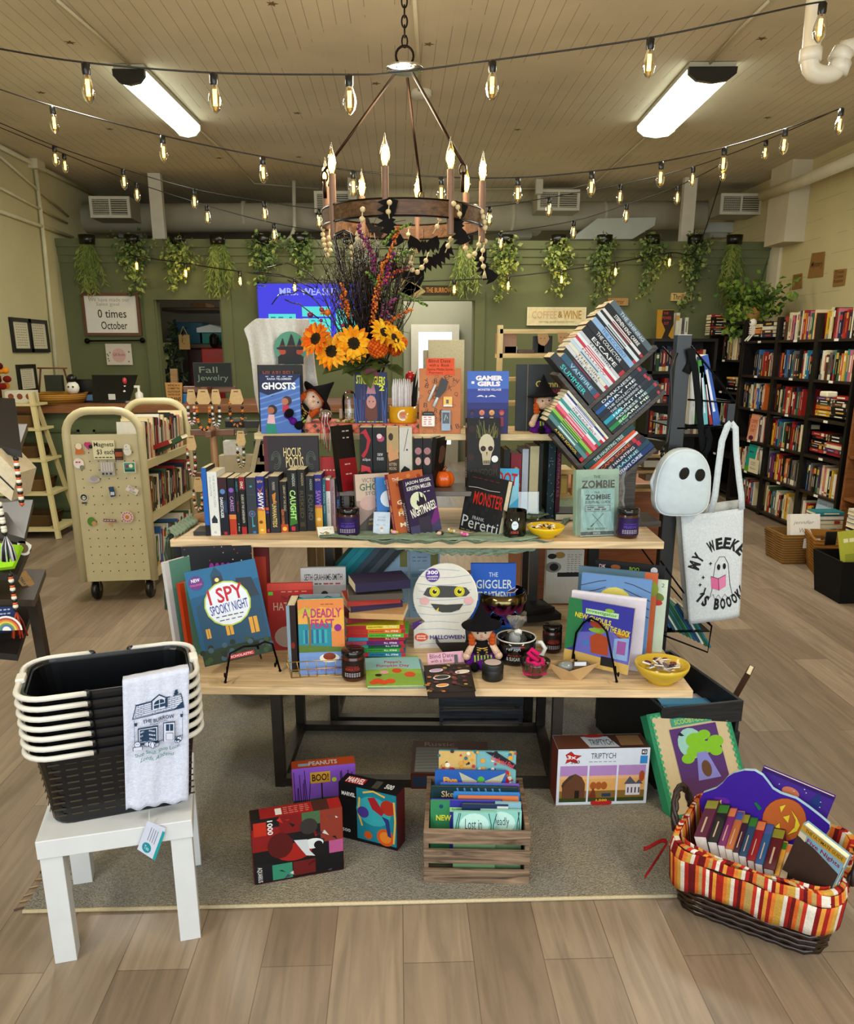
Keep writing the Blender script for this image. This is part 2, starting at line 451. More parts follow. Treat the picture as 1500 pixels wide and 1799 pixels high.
# green partition with two door openings and a crown band
d1=(ony(277,600,YG).x,ony(393,600,YG).x);d2=(ony(706,600,YG).x,ony(833,600,YG).x)
ZD=ony(300,527,YG).z;ZT=ony(700,428,YG).z
gm=MB()
for x0,x1,z0,z1 in((WL,d1[0],0,ZT),(d1[1],d2[0],0,ZT),(d2[1],WR,0,ZT),(d1[0],d1[1],ZD,ZT),(d2[0],d2[1],ZD,ZT)):
 gm.box((x0,YG,z0),(x1,YG+.12,z1),'6e7450')
struct(gm,'wall_middle',_g)
cm=MB();cm.box((WL,YG-.05,ZT-.05),(WR,YG+.17,ZT+.03),'6e7450');cm.box((WL,YG-.03,ZT-.13),(WR,YG,ZT-.05),'6e7450');cm.box((WL,YG-.015,ZT-.2),(WR,YG,ZT-.13),'6e7450')
struct(cm,'trim_1',_g)
for n,(a,b)in enumerate((d1,d2)):
 t=MB();w=.11
 t.box((a-w,YG-.025,0),(a,YG,ZD+w),'6e7450');t.box((b,YG-.025,0),(b+w,YG,ZD+w),'6e7450');t.box((a,YG-.025,ZD),(b,YG,ZD+w),'6e7450')
 t.box((a,YG,0),(a+.02,YG+.12,ZD),'6e7450');t.box((b-.02,YG,0),(b,YG+.12,ZD),'6e7450')
 struct(t,'trim_%d'%(n+2),_g)
 # small room seen through the left doorway: side wall and shelf wall
gr=plain('store_wall','8d897c',.9)[0]
struct(MB().box((WL,YG+1.9,0),(d2[0]-.35,YG+2.0,ZC),'8d897c'),'wall_storeroom',gr)
struct(MB().box((d2[0]-.4,YG+.12,0),(d2[0]-.3,YB,ZT),'8d897c'),'wall_hall',plain('hall_wall','cdc8b0',.9)[0])
# glazed back door beyond the right doorway
gd=thing('door_1','','');del gd['label'],gd['category'];gd['kind']='structure'
gy=YB-.05;gx0,gx1=ony(722,600,gy).x,ony(806,600,gy).x;gz=ony(740,570,gy).z
t=MB();fc='cfcabb'
t.box((gx0,gy-.05,0),(gx0+.1,gy,gz),fc);t.box((gx1-.1,gy-.05,0),(gx1,gy,gz),fc);t.box((gx0+.1,gy-.05,gz-.1),(gx1-.1,gy,gz),fc);t.box((gx0+.1,gy-.05,0),(gx1-.1,gy,.25),fc)
t.box((gx0+.1,gy-.07,.98),(gx1-.1,gy-.05,1.03),'8a8a88')
t.build('door_frame','enamel',gd)
t=MB().box((gx0+.1,gy-.03,.25),(gx1-.1,gy-.02,gz-.1),'d9ecf5')
t.build('door_glass','skylit',gd)
t=MB();A=Art(t,(gx0+.1,gy-.055,gz-.35),(gx1-gx0-.2,0,0),(0,0,.2));A.text('8818',.3,.3,.4,.4,'4a5a5e',.02);t.build('door_number','print',gd)
# pilaster and duct at the back, on the right wall
t=MB();a=ony(1368,290,8.6);b=ony(1400,430,8.6)
t.box((a.x,8.3,ZT-.05),(WR,8.75,ZC),'cfc6ae');struct(t,'trim_4',plain('pilaster','cfc6ae',.8)[0])
t=MB().box((WR-.03,YG-.25,0),(WR,YG,ZT),'d9d2b8');struct(t,'trim_5',plain('corner_trim','ddd6bd',.7)[0])
t=MB();t.box((WL,-1.8,0),(WL+.02,YG,.14),'6e7450');struct(t,'baseboard_left',_g)
t=MB();t.box((WR-.02,-1.8,0),(WR,YG,.14),'d9d2b8');struct(t,'baseboard_right',plain('base_r','d9d2b8',.7)[0])
# ---- ceiling fixtures
def fixture(c0,c1,w,label):
 """wrap-around light from near end c0 to far end c1"""
 r=thing('ceiling_light',label,'ceiling light',loc=c0,group='ceiling lights')
 d=(V(c1)-V(c0));L_=d.length;r.rotation_euler=(0,0,atan2(-d.x,d.y))
 m=MB();pr=[(-w/2,0),(-w/2*.98,-.035),(-w*.32,-.07),(0,-.082),(w*.32,-.07),(w/2*.98,-.035),(w/2,0)]
 m.prism(pr,L_-.04,'f4ffee','y',.02);m.build('diffuser','fixture',r)
 m=MB();pe=[(x*1.04,z*1.12-.0)for x,z in pr]
 m.prism(pe,.035,'2c2c28','y',-.015);m.build('end_cap','plastic',r);m=MB();m.prism(pe,.035,'c9c9bb','y',L_-.02);m.build('end_cap','plastic',r)
 m=MB().box((-w/2,0,0),(w/2,L_,.03),'b9b6a2');m.build('back_plate','enamel',r)
zf=ZC-.035
fixture(onz(226,122,zf),onz(330,221,zf),.2,'long glowing white ceiling light with black end cap, on the left')
fixture(onz(1252,118,zf),onz(1152,222,zf),.3,'wide glowing white ceiling light with dark end cap, on the right')
# ---- conduits on the ceiling and walls
def cond(pts,r,label,name='conduit',col='cfc5a8',cat='conduit',mt='paint',group=None):
 m=MB().tube(pts,r,col,8);return tag(m.build(name,mt,world=True),label,cat,group)
zc=ZC-.012
cond([onz(100,0,zc),onz(170,60,zc),onz(229,116,zc)],.009,'thin white conduit on the ceiling leading to the left light')
cond([onz(347,225,zc),onz(395,268,zc),onz(430,305,zc),onz(446,322,zc),onz(560,332,zc)],.009,'thin cable leaving the far end of the left ceiling light')
cond([onz(1350,2,zc),onz(1300,50,zc),onz(1243,116,zc)],.009,'thin white conduit on the ceiling leading to the right light')
cond([onz(1135,240,zc),onz(1080,290,zc),onz(1050,318,zc),onz(1005,331,zc),onz(800,332,zc)],.009,'thin cable curving away from the right ceiling light')
cond([onz(728,0,zc),onz(734,90,zc),onz(737,160,zc)],.012,'thin white conduit on the ceiling behind the chandelier chain')
m=MB().lathe([(.075,0),(.075,-.03),(.06,-.045),(.001,-.05)][::-1],'cfc9b8',onz(740,160,ZC),20);tag(m.build('smoke_detector','enamel',world=True),'round smoke detector on the ceiling behind the chandelier','smoke detector')
# left wall pipes
X=WL+.03
def lw(px,py,x=X):return onx(px,py,x)
cond([lw(62,290),lw(78,430),lw(103,690)],.02,'vertical white conduit running down the left wall',col='d8d3b4')
m=MB();p=lw(61,285);m.box((WL,p.y-.09,p.z-.07),(WL+.09,p.y+.09,p.z+.07),'d5cfb0');tag(m.build('junction_box','enamel',world=True),'square junction box high on the left wall','junction box')
for a,b,r,l in(((0,258),(170,345),.02,'topmost of the horizontal pipes on the left wall'),((0,275),(120,380),.012,'thin slanting cable on the left wall below the top pipe'),
((0,371),(128,417),.018,'lowest thick pipe on the left wall'),((0,330),(118,392),.012,'thin cable between the two thick pipes on the left wall')):
 cond([lw(*a),lw(*b)],r,l,name='wall_pipe',cat='pipe',col='d2cba9',group='pipes on the left wall')
 # right wall pipe, big PVC along the wall
cond([onx(1530,268,WR-.22),onx(1400,322,WR-.22),onx(1340,344,WR-.22)],.055,'thick white insulated pipe along the top of the right wall',name='insulated_pipe',cat='pipe',col='d8cfb3')
cond([onx(1500,235,WR-.03),onx(1335,308,WR-.03)],.015,'thin pipe in the corner between right wall and ceiling',name='wall_pipe',cat='pipe',col='d2cba9')
# PVC trap at the upper right
yp=3.5
def q(px,py):return ony(px,py,yp)
pt=[q(1431,15),q(1424,96)]
for k in range(9):
 a=pi+pi*k/8;c=q(1449,112);rr=(q(1477,112)-c).x;pt.append(c+V((rr*.95*cos(a),0,rr*.62*sin(a))))
pt+=[q(1476,100),q(1484,86),q(1502,82),q(1560,80)]
rt_=thing('drain_pipe','white plastic drain pipe with U bend hanging from the ceiling','pipe',loc=q(1431,15))
MB().tube([pt[0]+V((0,0,.12))]+pt,.034,'e0d9c6',12).build('pipe','enamel',rt_,world=True)
mm=MB()
for i,j in((1,2),(9,10),(11,12)):
 a,b=pt[i],pt[j];d=(b-a).normalized();mm.tube([a-d*.02,a+d*.025],.042,'e6e0d0',12)
mm.build('coupling','enamel',rt_,world=True)
# ---- ducts above the partition
yd=9.9
m=MB();a,b=ony(150,384,yd),ony(1240,378,yd);m.tube([a,a*.5+b*.5,b],.155,'d0c9b4',20)
for px in(430,640,900,1060):c=ony(px,380,yd);m.tube([c-V((.02,0,0)),c+V((.02,0,0))],.162,'d8d2be',20)
tag(m.build('round_duct','paint',world=True),'long round white air duct crossing above the green wall','duct')
def vent(px0,py0,px1,py1,y,label,sp=.5):
 A_,B_=rc(px0,py0,px1,py1,y);w,h=(B_-A_).x,(B_-A_).z
 r=thing('air_vent',label,'vent',loc=A_,group='air vents above the green wall')
 m=MB();f=.03
 m.box((0,.01,0),(w,.36,h),'b8b09a');m.build('vent_box','paint',r)
 m=MB();m.box((0,-.015,0),(w,.01,f),'e4dfce');m.box((0,-.015,h-f),(w,.01,h),'e4dfce');m.box((0,-.015,f),(f,.01,h-f),'e4dfce');m.box((w-f,-.015,f),(w,.01,h-f),'e4dfce')
 m.box((w*sp-.01,-.015,f),(w*sp+.01,.01,h-f),'e4dfce');m.build('vent_frame','enamel',r)
 m=MB();m.box((f,.005,f),(w-f,.009,h-f),'6a6456')
 for i in range(7):z=f+(h-2*f)*(i+.5)/7;m.box((f,-.008,z-.004),(w-f,.004,z+.004),'d0cbb8')
 for i in range(10):x=f+(w*sp-f)*(i+.5)/10;m.box((x-.003,-.01,f),(x+.003,.002,h-f),'b8b3a0')
 m.build('vent_grille','enamel',r)
vent(158,345,229,383,9.4,'white air vent above the green wall, far left beside the left wall')
vent(552,336,618,374,9.4,'white air vent behind the left side of the chandelier')
vent(944,333,1018,370,9.4,'white air vent above the jewelry rack, right of the chandelier')
vent(1265,340,1338,377,9.4,'white air vent above the green wall near the right wall')
def hang(px0,px1,py0,py1,y,label):
 m=MB();a,b=rc(px0,py0,px1,py1,y);m.box((a.x,y,a.z),(b.x,y+.08,ZC),'d8d3c4')
 tag(m.build('ceiling_post','paint',world=True),label,'post','white posts holding the ceiling above the green wall')
hang(264,286,308,428,9.15,'white post rising from the green wall left of the chandelier')
hang(1200,1222,295,425,9.15,'white post rising from the green wall at the right')
hang(942,954,308,340,9.3,'short white post above the right middle vent')
hang(611,626,310,350,9.3,'short white post behind the chandelier')
# flat supply duct
m=MB();a=ony(1075,400,9.7);
m.prism([(ony(995,425,9.7).x,ony(995,425,9.7).z),(ony(1040,390,9.7).x,ony(1040,390,9.7).z),(ony(1140,388,9.7).x,ony(1140,388,9.7).z),(ony(1138,402,9.7).x,ony(1138,402,9.7).z),(ony(1100,425,9.7).x,ony(1100,425,9.7).z)],.5,'c6ccc4','y',9.45)
tag(m.build('square_duct','enamel',world=True),'pale sheet metal square duct turning down behind the green wall','duct')
for px0,px1,l in((200,270,'pale ceiling diffuser behind the green wall at the far left'),(880,946,'pale ceiling diffuser behind the green wall right of the chandelier'),(1225,1285,'pale ceiling diffuser behind the green wall near the right wall')):
 m=MB();a=ony(px0,412,10.3);b=ony(px1,395,10.3);m.box((a.x,10.1,a.z),(b.x,10.4,b.z),'cfcfc4');m.box((a.x+.1,10.15,a.z-.05),(b.x-.1,10.35,a.z),'b5b5a8')
 tag(m.build('air_diffuser','paint',world=True),l,'vent')
cond([ony(x,y,9.5)for x,y in((516,318),(517,400),(512,415),(503,424),(480,425))],.022,'white bent pipe standing above the green wall behind the chandelier',name='bent_pipe',cat='pipe',col='d8d3c4')
# star-shaped decals / marks on ceiling
def star(px,py,r,w):
 c=onz(px,py,ZC-.002);m=MB();pts=[(r*(1 if k%2==0 else .42)*cos(pi*k/5),r*(1 if k%2==0 else .42)*sin(pi*k/5))for k in range(10)]
 m.prism(pts,.001,'7d633c');m.v=[v+c for v in m.v]
 tag(m.build('star_sticker','print',world=True),'small brown star stuck on the ceiling '+w,'sticker','star stickers on the ceiling')
for px,py,w in((478,7,'at the top edge, left of the chain'),(123,75,'above the nearest wire at far left'),(72,163,'lowest at the left edge'),(522,199,'right of the left light'),(525,276,'above the chandelier ring, left'),(1348,207,'right of the right light'),(909,228,'left of the right light'),(660,147,'just left of the hub plate'),(1338,68,'above the right light'),(193,227,'below the left light'),(385,278,'beyond the far end of the left light'),(753,78,'just right of the chain')):star(px,py,.035,w)
# doorway storage contents
def bx(name,cat,label,a,b,col,y0,y1,mt='plastic',group=None,bev=.01,fl=0):
 A_,B_=rc(*a,*b,y0);A_.z=0 if fl else A_.z;m=MB().box((A_.x,y0,A_.z),(B_.x,y1,B_.z),col)
 return tag(m.build(name,mt,world=True,bevel=bev),label,cat,group)
 # behind: storeroom, counter, wall signs
yb=YG+1.0
bx('storage_shelf','shelf','dark shelf board seen through the left doorway, above the bins',(283,540),(400,546),'6b5a44',YG+.9,YG+1.6)
bx('storage_shelf','shelf','dark shelf board seen through the left doorway, under the teal bins',(283,604),(400,612),'6b5a44',YG+.9,YG+1.6)
bx('storage_bin','storage bin','dark blue plastic bin on the storeroom shelf',(305,566),(356,604),'2f6478',YG+.95,YG+1.4)
t=bx('storage_bin','storage bin','teal plastic bin with a pale lid on the storeroom shelf',(350,584),(392,604),'1f8f82',YG+.95,YG+1.4)
t2=MB();a,b=ony(346,584,YG+.93),ony(394,570,YG+.93)
t2.prism([(a.x,a.z),(b.x,a.z),(b.x,a.z+.04),((a.x+b.x)/2,b.z),(a.x,a.z+.05)],.5,'dfe6e2','y',YG+.92);t2.v=[v-t.location for v in t2.v];t2.build('bin_lid','plastic',t)
bx('cardboard_box','box','brown cardboard box on the upper storeroom shelf',(335,532),(362,541),'a57f58',YG+.95,YG+1.4,'board')
bx('cabinet','cabinet','dark red cabinet low in the storeroom',(322,612),(394,700),'4a1414',YG+1.0,YG+1.5,'satin',fl=1)
bx('red_bin','bin','red plastic bin low in the storeroom doorway',(354,612),(394,650),'b01010',YG+.6,YG+.95,fl=1)
bx('water_jug','bottle','dark round bottle standing on the red bin in the storeroom',(366,585),(382,611.5),'1a1712',YG+.65,YG+.8,bev=.05)
bx('side_table','table','grey cabinet with vents at the left of the storeroom doorway',(284,608),(320,660),'55503f',YG+.6,YG+.9,'satin',fl=1)
bx('packing_bag','bag','pale yellow bag behind the left door jamb',(286,602),(298,640),'c7cc8a',YG+.45,YG+.58,'cloth',fl=1)
# trailing plant just inside the left doorway
def leaves(m,cs,n,spread,size,cols,droop=1.0,nl=1):
 for i in range(n):
  c=V(cs[R.randrange(len(cs))])+V([R.gauss(0,s)for s in spread])
  d=V((R.uniform(-1,1),R.uniform(-1,.4),R.uniform(-1.2,.3)*droop)).normalized();s=size*R.uniform(.6,1.25)
  e=d.cross(V((R.uniform(-1,1),R.uniform(-1,1),R.uniform(-1,1)))).normalized()*s*.36;nn=d.cross(e).normalized()*s*.12
  m.add([c,c+d*s*.5+e+nn,c+d*s,c+d*s*.5-e+nn,c+d*s*.5],[(0,4,1),(1,4,2),(2,4,3),(3,4,0)],R.choice(cols))
m=MB();base=[ony(305+R.uniform(-10,14),575+i*6,YG+.4)for i in range(20)]
leaves(m,base,260,(.03,.03,.04),.07,['27391d','33471f','1c2a14']);m.tube([base[0],base[10],base[19]],.006,'2a2a16')
tag(m.build('trailing_plant','leaf',world=True),'dark trailing plant hanging inside the left doorway','plant')
m=MB();a=ony(321,588,YG+.35);m.box((a.x-.05,a.y,a.z-.16),(a.x+.07,a.y+.02,a.z),'a98c5c');m.tube([a+V((-.03,0,0)),a+V((.01,0,.09)),a+V((.05,0,0))],.004,'c9ab74')
tag(m.build('paper_bag','paper',world=True),'brown tag-shaped bag hanging inside the left doorway','bag')
# counter
CYF=7.12;ztop=1.06
m=MB();m.box((WL+.03,CYF,0),(.3,CYF+.8,ztop-.07),'5e6745')
for i in range(6):x=WL+.25+i*.62;m.box((x,CYF-.012,.12),(x+.5,CYF,.14),'555d3e');m.box((x,CYF-.012,.82),(x+.5,CYF,.84),'555d3e');m.box((x,CYF-.012,.12),(x+.02,CYF,.84),'555d3e');m.box((x+.48,CYF-.012,.12),(x+.5,CYF,.84),'555d3e')
ct=thing('counter','long olive green sales counter with thick wooden top','counter',loc=(-1.6,CYF,0));m.build('counter_body','paint',ct,world=True)
MB().box((WL+.03,CYF-.06,ztop-.075),(.36,CYF+.86,ztop),'8a5a34').build('counter_top','wood',ct,world=True,bevel=.006)
def oc(px,py,y=CYF+.2):return ony(px,py,y)
def onct(px,y=CYF+.2):p=ony(px,700,y);return V((p.x,y,ztop))
p=onct(96,CYF+.15);m=MB().lathe([(.001,0),(.24,0),(.27,.05),(.28,.09),(.26,.09),(.25,.02),(.001,.015)],'b98a3f',p,28)
for i in range(5):m.lathe([(.25+.006*i,.01+i*.018),(.262+.006*i,.018+i*.018)],'8f6428',p,28,cap=False)
tag(m.build('wicker_tray','cloth',world=True),'round tan wicker tray on the counter','basket')
m=MB();p=onct(98,CYF+.2)
for s in(-1,1):
 m.tube([p+V((s*.14,0,.09)),p+V((s*.1,0,.3))],.008,'5b3a25')
m.tube([p+V((-.13,0,.3)),p+V((.13,0,.3))],.008,'7a4b2c');m.box((p.x-.08,p.y,p.z+.1),(p.x+.07,p.y+.05,p.z+.24),'35392f')
tag(m.build('photo_stand','print',world=True),'small wooden stand with dark frame in the wicker tray','stand')
m=MB();p=onct(130);m.ball(p+V((0,0,.04)),(.075,.07,.045),'b85a1c');m.ball(p+V((0,0,.13)),(.06,.05,.06),'e8e6da');m.ball(p+V((.0,0,.21)),(.045,.045,.04),'141414')
m.ball(p+V((-.02,-.045,.14)),.009,'111111');m.ball(p+V((.02,-.045,.14)),.009,'111111')
tag(m.build('ghost_figure','plastic',world=True),'small white ghost figure on a pumpkin, on the counter','figurine')
m=MB();p=onct(151);m.box((p.x-.1,p.y,p.z),(p.x+.1,p.y+.18,p.z+.08),'16181a');m.box((p.x-.08,p.y-.002,p.z+.02),(p.x+.06,p.y,p.z+.07),'5d7f9c');m.box((p.x-.13,p.y+.1,p.z),(p.x+.05,p.y+.2,p.z+.2),'17181a')
tag(m.build('card_terminal','plastic',world=True,bevel=.006),'black card terminal with small blue screen on the counter','terminal')
m=MB();p=onct(197,CYF+.12)
m.add([p+V(v)for v in((-.17,0,.02),(.15,0,.02),(.2,.12,.24),(-.2,.12,.24),(-.17,.02,.02),(.15,.02,.02),(.2,.14,.24),(-.2,.14,.24))],[(0,1,2,3),(7,6,5,4),(0,4,5,1),(3,2,6,7),(0,3,7,4),(1,5,6,2)],'0f1113')
m.box((p.x-.03,p.y-.004,p.z+.03),(p.x+.03,p.y,p.z+.08),'cfcfc8');m.box((p.x-.1,p.y,p.z),(p.x+.1,p.y+.1,p.z+.02),'101214')
tag(m.build('cash_register_screen','plastic',world=True),'black tilted register screen on the counter','screen')
m=MB();p=onct(222);m.lathe([(.035,0),(.04,.1),(.015,.13),(.015,.15)],'e8e4d8',p,12);m.ball(p+V((0,0,.19)),(.02,.02,.03),'c94a52')
tag(m.build('pump_bottle','plastic',world=True),'small bottle beside the register screen','bottle')
m=MB();p=onct(245);m.lathe([(.035,0),(.035,.08),(.012,.1),(.012,.14)],'e9e6dc',p,12);m.box((p.x-.04,p.y-.01,p.z+.13),(p.x+.012,p.y+.01,p.z+.15),'e9e6dc')
tag(m.build('soap_pump','plastic',world=True),'white pump dispenser on the counter','bottle')
# loans sign, easel board
M_=frame(onct(306,CYF+.05),(1,0,0),(0,.1,1));o=thing('counter_sign','tan tapered sign about loans on the counter','sign',M=M_)
m=MB();w=.15;h=.18;m.prism([(-w*.42,0),(w*.42,0),(w/2,h),(-w/2,h)],.012,'b58a52','y',0)
A=Art(m,(-w/2,0,0),(w,0,0),(0,0,h))
for i,(s,hh)in enumerate((("WE'RE IN A",.1),('COMMITTED',.1),('RELATIONSHIP',.1),('WITH OUR',.09),('LOANS',.19))):A.text(s,.14+.02*(i==4),(.82,.67,.52,.38,.12)[i],.72,hh,'4a2f18',.03)
m.build('sign_board','board',o)
m=MB().box((-.03,.02,0),(.03,.05,.3),'8a6a3f');m.build('support','wood',o)
bx('blue_cup','cup','blue cup on the counter behind the jewelry stand',(317,692),(330,712),'2c6f9e',CYF+.1,CYF+.2)
# left wall documents
def lwframe(px0,py0,px1,py1,label):
 a,b=onx(px0,py1,WL+.01),onx(px1,py0,WL+.01)
 y0,y1,z0,z1=a.y,b.y,a.z,b.z;y0,y1=min(y0,y1),max(y0,y1)
 z0=onx((px0+px1)/2,py1,WL).z;z1=onx((px0+px1)/2,py0,WL).z
 o=thing('framed_document',label,'picture frame',loc=(WL,(y0+y1)/2,z0),group='framed documents on the left wall')
 m=MB();f=.035;hw=(y1-y0)/2;hh=z1-z0
 m.box((0,-hw,0),(.025,hw,f),'14120f');m.box((0,-hw,hh-f),(.025,hw,hh),'14120f');m.box((0,-hw,f),(.025,-hw+f,hh-f),'14120f');m.box((0,hw-f,f),(.025,hw,hh-f),'14120f');m.build('frame','satin',o)
 m=MB().box((0,-hw+f,f),(.012,hw-f,hh-f),'dcd7bd');A=Art(m,(.012,-hw,0),(0,2*hw,0),(0,0,hh))
 for i in range(9):A.scrib(.25,.8,.2+i*.075,5,'8d8a7c',.018)
 m.build('document','paper',o)
lwframe(24,559,51,619,'tall black framed document on the left wall, nearest the left edge');lwframe(54,562,80,619,'tall black framed document on the left wall beside its twin');lwframe(35,640,60,690,'lower black framed document on the left wall')
# whiteboard, rod and paper
def wallrect(px0,py0,px1,py1,y=YG):a,b=rc(px0,py0,px1,py1,y);return a.x,a.z,b.x-a.x,b.z-a.z
x,z,w,h=wallrect(148,515,248,590)
o=thing('whiteboard','wood-framed whiteboard with handwriting on the green wall','whiteboard',loc=(x,YG-.04,z));m=MB();f=.03
for a,b in(((0,0),(w,f)),((0,h-f),(w,h)),((0,f),(f,h-f)),((w-f,f),(w,h-f))):m.box((a[0],-.01,a[1]),(b[0],.03,b[1]),'6e4a2c')
m.build('frame','wood',o);m=MB().box((f,0,f),(w-f,.02,h-f),'e4e2dc');A=Art(m,(0,0,0),(w,0,0),(0,0,h))
A.text('We have made our',.12,.8,.72,.09,'a9a39c');A.text('Sales goal',.25,.68,.4,.1,'a9a39c');A.text('0 times',.26,.42,.5,.2,'4c4440',.01);A.text('October',.3,.15,.46,.19,'4c4440',.01);m.build('writing_surface','gloss',o)
m=MB();a,b=ony(153,599,YG-.06),ony(250,598,YG-.06);m.tube([a,b],.009,'1c1a17');m.ball(a,.03,'1c1a17');m.ball(b,.03,'1c1a17')
tag(m.build('hanging_rod','metal',world=True),'thin black curtain rod below the whiteboard','rod')
x,z,w,h=wallrect(188,604,233,641);m=MB().box((0,0,0),(w,.008,h),'ddd3c6');A=Art(m,(0,0,0),(w,0,0),(0,0,h));A.circ(.5,.45,.27,'d9b3ae');A.text('Gift Books',.28,.42,.45,.14,'8f4f5d')
for i in range(8):A.circ(R.choice((.1,.9))+R.uniform(-.06,.06),R.uniform(.1,.9),.03,'6e8257')
o=m.build('paper_sign','paper');o.location=(x,YG-.03,z);tag(o,'small pink and cream paper sign hung below the rod','sign')
# wall TV menu
x,z,w,h=wallrect(457,500,642,608);w*=1.02
o=thing('menu_screen','wall screen with a violet menu and turquoise panels','screen',loc=(x,YG-.09,z))
MB().box((-.02,0,-.02),(w+.02,.07,h+.02),'101014').build('screen_housing','plastic',o)
m=MB();A=Art(m,(0,-.001,0),(w,0,0),(0,0,h),1e-3);A.rect(0,0,1,1,'5350d8');A.text("MRS. WEASLEY'S",.2,.82,.62,.12,'a9b4f4',.02)
A.rect(.09,.1,.34,.52,'63d8d0');A.rect(.4,.48,.66,.64,'63d8d0');A.rect(.4,.06,.66,.45,'63d8d0');A.rect(.71,.1,.93,.6,'63d8d0')
for i in range(5):
 A.scrib(.11,.25,.45-i*.07,2,'3b8f9a',.025);A.scrib(.28,.32,.45-i*.07,1,'3b8f9a',.025);A.scrib(.42,.6,.4-i*.07,3,'3b8f9a',.02);A.scrib(.73,.9,.5-i*.08,3,'3b8f9a',.02)
m.build('display','screen',o)
# signs on the wall
def wsign(px0,py0,px1,py1,label,txt,col,tc,name='wall_sign',bold=.01,box=(.1,.2,.8,.6),rim=None,group=None,y=YG):
 x,z,w,h=wallrect(px0,py0,px1,py1,y);m=MB().box((0,0,0),(w,.03,h),col);A=Art(m,(0,0,0),(w,0,0),(0,0,h),3e-4)
 if rim:
  for r_ in((0,0,1,.06),(0,.94,1,1),(0,0,.02,1),(.98,0,1,1)):A.rect(*r_,rim)
 for i,(s,b)in enumerate(txt):A.text(s,*b,tc if isinstance(tc,str)else tc[i],bold)
 o=m.build(name,'board');o.location=(x,y-.035,z);return tag(o,label,'sign',group)
wsign(741,502,800,518,'dark wooden sign with orange letters above the right doorway',[('THE BURROW',(.12,.22,.76,.56))],'3f3322','c98d45')
wsign(925,540,1028,572,'pale rimmed coffee and wine sign on the green wall',[('COFFEE',(.08,.38,.42,.42)),('&',(.52,.42,.08,.36)),('WINE',(.61,.36,.31,.46)),('serving small batch drinks',(.2,.14,.6,.12))],'e3d8ae',['d9b894','b98d5a','bf9350','b0a684'],rim='efe7c6')
wsign(1066,524,1102,537,'small wooden sign reading Horror on the green wall',[('Horror',(.15,.15,.65,.7))],'b08f5c','7a4a28')
wsign(1177,515,1213,529,'small wooden sign reading Thrillers on the green wall',[('Thrillers',(.08,.15,.84,.7))],'d0b67e','4a3423')
def rsign(pts,label,txt):
 P4=[onx(px,py,WR-.012)for px,py in pts];c=sum(P4,V((0,0,0)))/4
 m=MB().add(P4+[p+V((.008,0,0))for p in P4],[(0,1,2,3),(7,6,5,4),(0,4,5,1),(1,5,6,2),(2,6,7,3),(3,7,4,0)],'a07840')
 A=Art(m,P4[3],P4[2]-P4[3],P4[0]-P4[3],4e-4)
 for i,s in enumerate(txt):A.text(s,.12,.72-i*.26 if len(txt)>1 else .35,.76,.2 if len(txt)>1 else .3,'4b3417',.005)
 tag(m.build('genre_sign','paper',world=True),label,'sign','brown paper signs on the right wall')
rsign([(1426,445),(1448,442),(1444,486),(1418,489)],'large brown paper sign reading Mystery on the right wall',['Mystery'])
rsign([(1393,483),(1408,480),(1407,506),(1390,509)],'small brown paper sign on the right wall, left of the large one',['Cozy','Mystery'])
rsign([(1465,474),(1486,472),(1482,501),(1462,504)],'small brown paper sign on the right wall, right of the large one',['True','Crime','Fiction'])
# ---- plants hung along the top of the green wall
def hangplant(px,py1,kind,label):
 top=ony(px,424,YG-.1);low=ony(px,py1,YG-.1).z;L_=top.z-low
 o=thing('hanging_plant',label,'plant',loc=(top.x,YG-.1,top.z),group='greenery hung along the green wall')
 m=MB().lathe([(.001,-.03),(.075,-.03),(.085,.06),(.075,.06),(.065,-.01)],'14130f',n=14);m.build('pot','plastic',o)
 m=MB()
 if kind==0:
  for i in range(34):
   a=R.uniform(0,2*pi);s=R.uniform(.03,.17);l=L_*R.uniform(.45,1.0)
   pts=[V((s*cos(a)*(k/6)**.6*(1 if k else .3),-abs(s*sin(a))*.5*(k/6),.03-l*(k/6)**1.1))for k in range(7)]
   c=R.choice(['7f8f42','6a7d38','94a04e'])
   m.tube(pts,[.004]*7,c,3)
   for k in range(1,7):
    for q_ in range(4):
     p=pts[k-1].lerp(pts[k],q_/4);d=V((R.uniform(-1,1),R.uniform(-.5,.5),R.uniform(-1.6,-.4))).normalized()*.07
     e=V((-d.z,0,d.x))*.09;m.add([p,p+d*.5+e,p+d,p+d*.5-e],[(0,1,2,3)],c)
 else:
  cs=[V((R.gauss(0,.06),-.02,.02-L_*t*.55))for t in[k/14 for k in range(15)]for _ in range(3)]+[V((.05*sin(k*1.3)+.03*(px%3-1),-.03,.0-L_*k/14))for k in range(15)for _ in range(2)]
  cols=['5d7340','6f8548','4b6035','93a05c']if kind==1 else['7d8f4a','9aa85c','64783a','b0b86a']
  leaves(m,cs,430,(.035,.03,.035),.055,cols)
  for k in range(5):m.tube([V((0,0,0)),V((R.uniform(-.09,.09),-.04,-.1)),V((R.uniform(-.09,.09),-.02,-L_*R.uniform(.5,.9)))],.003,'4b5530',3)
 m.build('foliage','leaf',o)
